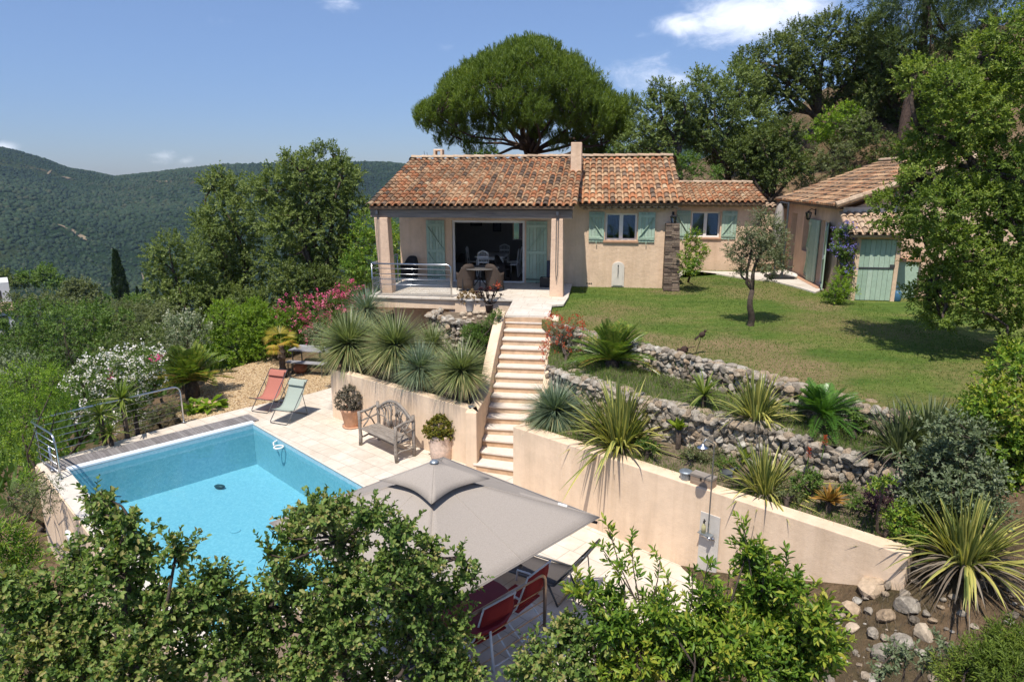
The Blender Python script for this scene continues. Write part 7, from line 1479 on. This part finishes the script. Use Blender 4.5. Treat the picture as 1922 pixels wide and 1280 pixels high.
plant('elaeagnus_bush', 'large elaeagnus bush left of the parasol in the foreground', 'bush', np.array([-1.3,4.8,-2.6]), px_lobes([(642,951,31),(600,981,39),(690,966,33),(560,1031,37),(650,1026,49),(745,1011,33),(625,1101,54),(725,1096,58),(805,1056,35),(865,1046,22),(790,1126,58),(850,1116,40),(530,1121,42),(655,1168,60),(765,1188,66),(855,1188,42),(600,1253,60),(700,1258,66),(815,1258,60),(500,1188,48),(470,1258,52),(880,1086,20),(520,1071,25),(875,1258,36),(560,985,30),(528,1000,24),(592,955,28),(505,1040,22),(455,1140,30),(500,1138,44),(440,1188,46),(560,1086,36),(590,1188,50),(540,1258,46),(640,1116,46)], 5.5, .4, .35), LM['elaeagnus'], trunk=(.075, PY(590,1190,5.8)), **FE)
plant('elaeagnus_bush', 'grey flecked elaeagnus bush right of the red chairs in the foreground', 'bush', np.array([.25,4.6,-1.8]), px_lobes([(1020,1250,44),(1080,1240,50),(1060,1190,36),(1110,1190,34),(1010,1210,22),(1090,1270,50),(990,1270,28)], 5.0, .4, .3), LM['elaeagnus'], trunk=(.06, None), **{**FE, 'limbs': 5})
# bay like shrub with upright leafy shoots
def shoot_shrub(label, base, lobes, shoots, Y, mat):
    t = plant('bay_shrub', label, 'shrub', base, px_lobes(lobes, Y, .4, .3), LM[mat], L=.085, Wd=.030, tl=.26, dens=125, nl=13, trunk=(.045, None), limbs=7, fine=True, ang=50, upw=.8, keep=.72, inner=.5, twig_r=.0035, vj=.22)
    p = Pile(); m = MB(); cr = np.array([c for c, r in px_lobes(lobes, Y, 0, 0)])-base
    for (x, y, x0_, y0_) in shoots:
        tip = PY(x, y, Y+rng.normal(0, .15))-base; bt = PY(x0_, y0_, Y)-base; d = tip-bt; L = np.linalg.norm(d); m.tube([bt, bt+d*.5+rng.normal(0, .02, 3), tip], [.007,.005,.003], 5)
        k = max(3, int(L/.10)); B = bt[None]+d[None]*np.linspace(.3, .92, k)[:, None]; D = unit(np.tile(d/L, (k, 1))+rng.normal(0, .35, (k, 3))); twig_leaves(p, B, D, np.full(k, .12), 9, .08, .026, rng.uniform(.3, .75, k), 45, True, .15)
    p.build('shoot_leaves', LM[mat], t); m.build('shoots', M['bark'], t); return t
shoot_shrub('bright bay shrub with upright leafy shoots in front of the retaining wall', np.array([1.9,4.9,-1.2]), [(1130,1120,26),(1150,1175,42),(1200,1225,58),(1290,1190,44),(1370,1165,44),(1425,1095,34),(1412,1040,24),(1445,1145,44),(1500,1190,40),(1300,1250,60),(1400,1230,58),(1480,1250,56),(1540,1240,40),(1540,1160,30),(1240,1150,30),(1200,1290,60),(1100,1110,22),(1330,1130,30),(1480,1110,30),(1260,1210,44),(1350,1200,50),(1160,1250,56),(1430,1180,50),(1545,1215,40)],
  [(1140,985,1195,1130),(1185,1010,1200,1130),(1120,1015,1190,1120),(1240,1040,1220,1140),(1330,1050,1300,1160),(1300,1070,1290,1170),(1370,1062,1350,1160),(1395,975,1410,1080),(1440,1040,1430,1110),(1480,1045,1450,1130),(1255,1085,1260,1180),(1160,1070,1170,1160),(1520,1100,1500,1180),(1350,1100,1345,1180)], 5.1, 'bay')
shr('needle leaved dark green bush at the bottom right corner', [(1830,1240,40),(1900,1205,44),(1880,1260,50),(1790,1265,34),(1925,1250,50)], 5.2, 'pine', base=np.array([3.6,5.2,.6]), L=.07, Wd=.012, dens=260, tl=.2, nl=18, fine=False, group=None, upw=.7)
shr('grey green sprigs among the rocks at the bottom', [(1700,1230,26),(1660,1255,28),(1740,1245,26),(1780,1215,18)], 5.6, 'grey', base=np.array([3.0,5.6,.2]), L=.055, Wd=.026, dens=100, tl=.2, fine=True, group=None)
shr('olive green mound by the pool outer wall', [(35,930,30),(65,920,24),(20,970,30),(60,960,24)], 11.2, 'maquis2', base=np.array(P(45,985,-2)), L=.05, Wd=.014, dens=110, tl=.2, group=None)
shr('narrow leaved willowy shrub at the left foreground edge', [(20,1030,36),(50,1060,30),(10,1080,36),(0,1000,30)], 7.2, 'bay', base=np.array([-5.6,7.2,-2.6]), L=.11, Wd=.018, dens=70, tl=.3, fine=True, ang=38, group=None)
shr('small palm like tuft by the pool wall', [(60,905,14),(50,895,12)], 12.3, 'bright', base=np.array(P(60,930,-2)), L=.16, Wd=.02, dens=60, tl=.3, group=None)
# ---- rocks, dry tufts at the wall end
for i, (px, py, z, r_, lab) in enumerate(((1640,1105,.95,.26,'cream angular boulder against the end of the retaining wall'),(1600,1145,.75,.20,'upright pale boulder beside the cream one'),(1665,1095,1.1,.16,'grey white rock on the slope right of the wall end'),(1700,1140,1.0,.22,'large grey rock half in shadow of the flax plant'),(1665,1160,.85,.17,'white grey rock low on the rocky slope'),(1575,1155,.6,.10,'small pale stone at the foot of the wall'),(1640,1190,.65,.13,'speckled stone among dry grass'),(1690,1205,.7,.19,'grey rounded rock near the bottom sprigs'),(1660,1230,.5,.2,'flat slab of rock near the bottom edge'),(1600,1180,.55,.12,'brownish stone below the upright boulder'),(1735,1190,.85,.17,'earthy boulder under the dry flax skirt'),(1690,965+35,1.45,.17,'grey limestone rock behind the end of the wall'))):
    for _ in range(8): q = P(px, py, z); z = .5*z+.5*gz(q[0], q[1])
    b = MB(); b.crag((0,0,0), (r_*.74,r_*.6,r_*.5), .2+.7*rng.random(), 9); o = b.build('boulder', M['limestone'] if i not in (0, 1, 9, 10) else M['ochre_rock']); o.location = (q[0], q[1], gz(q[0], q[1])+r_*.12); tag(o, lab, 'rock', 'rocks at the wall end')
def tuft_stuff(name, poly, z, n, h, mat, label, cat, vfun=None, wd=.012):
    pts = np.array(scatter(poly, n)); zz = np.array([z(p) for p in pts]) if callable(z) else np.full(n, z); az = rng.uniform(0, 6.28, n); ln = rng.normal(0, .35, (n, 2)); H = rng.uniform(.5, 1.2, n)*h; B = np.column_stack([pts, zz]); T = B+np.column_stack([ln*H[:, None], H]); s = np.column_stack([np.cos(az), np.sin(az), 0*az])*wd/2; V = np.stack([B-s, B+s, T], 1).reshape(-1, 3); F = np.arange(3*n).reshape(-1, 3); v = np.clip(rng.normal(.4, .18, n)+(vfun(pts) if vfun is not None else 0), 0, 1)
    o = arr_mesh(name, V, F, v, mat); tag(o, label, cat, kind='stuff'); return o
tuft_stuff('lawn_grass', [q for q in lawn_poly if q[0] < 12], LAWN, 55000, .032, LM['grass'], 'short mown grass of the sloping lawn', 'grass', lambda p: .35*fbm(p[:, 0], p[:, 1], 31, .9)+.1*fbm(p[:, 0], p[:, 1], 8, 3), .018)
tuft_stuff('bed_grass', bedup, 2.22, 9000, .10, LM['grass'], 'dry weedy grass between the two stone walls', 'grass', lambda p: .25+.3*fbm(p[:, 0], p[:, 1], 3, 1.5), .014)
tuft_stuff('bed_weeds', bedlow, bedlow_z, 15000, .12, LM['grass'], 'sparse dry weeds on the soil of the lower bed', 'grass', lambda p: .2+.35*fbm(p[:, 0], p[:, 1], 3, 1.5), .013)
slope = [(3.2,7.4),(5.4,8.6),(7.5,8.2),(6.5,5.5),(4.2,4.8),(2.6,5.6)]
tuft_stuff('dry_grass', slope, lambda p: gz(p[0], p[1]), 5000, .12, LM['straw'], 'dry straw coloured grass on the rocky slope by the wall end', 'grass', None, .008)
tuft_stuff('hillside_scrub', [(-45,8),(-45,60),(-6,60),(-6,26),(-12,22),(-13,8)], lambda p: gz(p[0], p[1])-.05, 26000, .55, LM['shrub'], 'low green scrub covering the left slope', 'scrub', lambda p: .2*fbm(p[:, 0], p[:, 1], 3, .4), .22)
tuft_stuff('hillside_scrub', [(-110,45),(-110,110),(10,110),(0,50),(-30,45)], lambda p: gz(p[0], p[1])-.05, 26000, 1.3, LM['maquis2'], 'rough scrub in the valley behind the slope', 'scrub', lambda p: .2*fbm(p[:, 0], p[:, 1], 3, .2), .7)

b = MB()
for q in scatter(slope, 330): rr_ = rng.uniform(.02, .085)*rng.uniform(.5, 1); b.crag((q[0], q[1], gz(q[0], q[1])+rr_*.2), (rr_, rr_*.8, rr_*.6), rng.random(), 6)
tag(b.build('rubble', M['limestone']), 'loose small stones over the dry slope at the wall end', 'stones', kind='stuff')
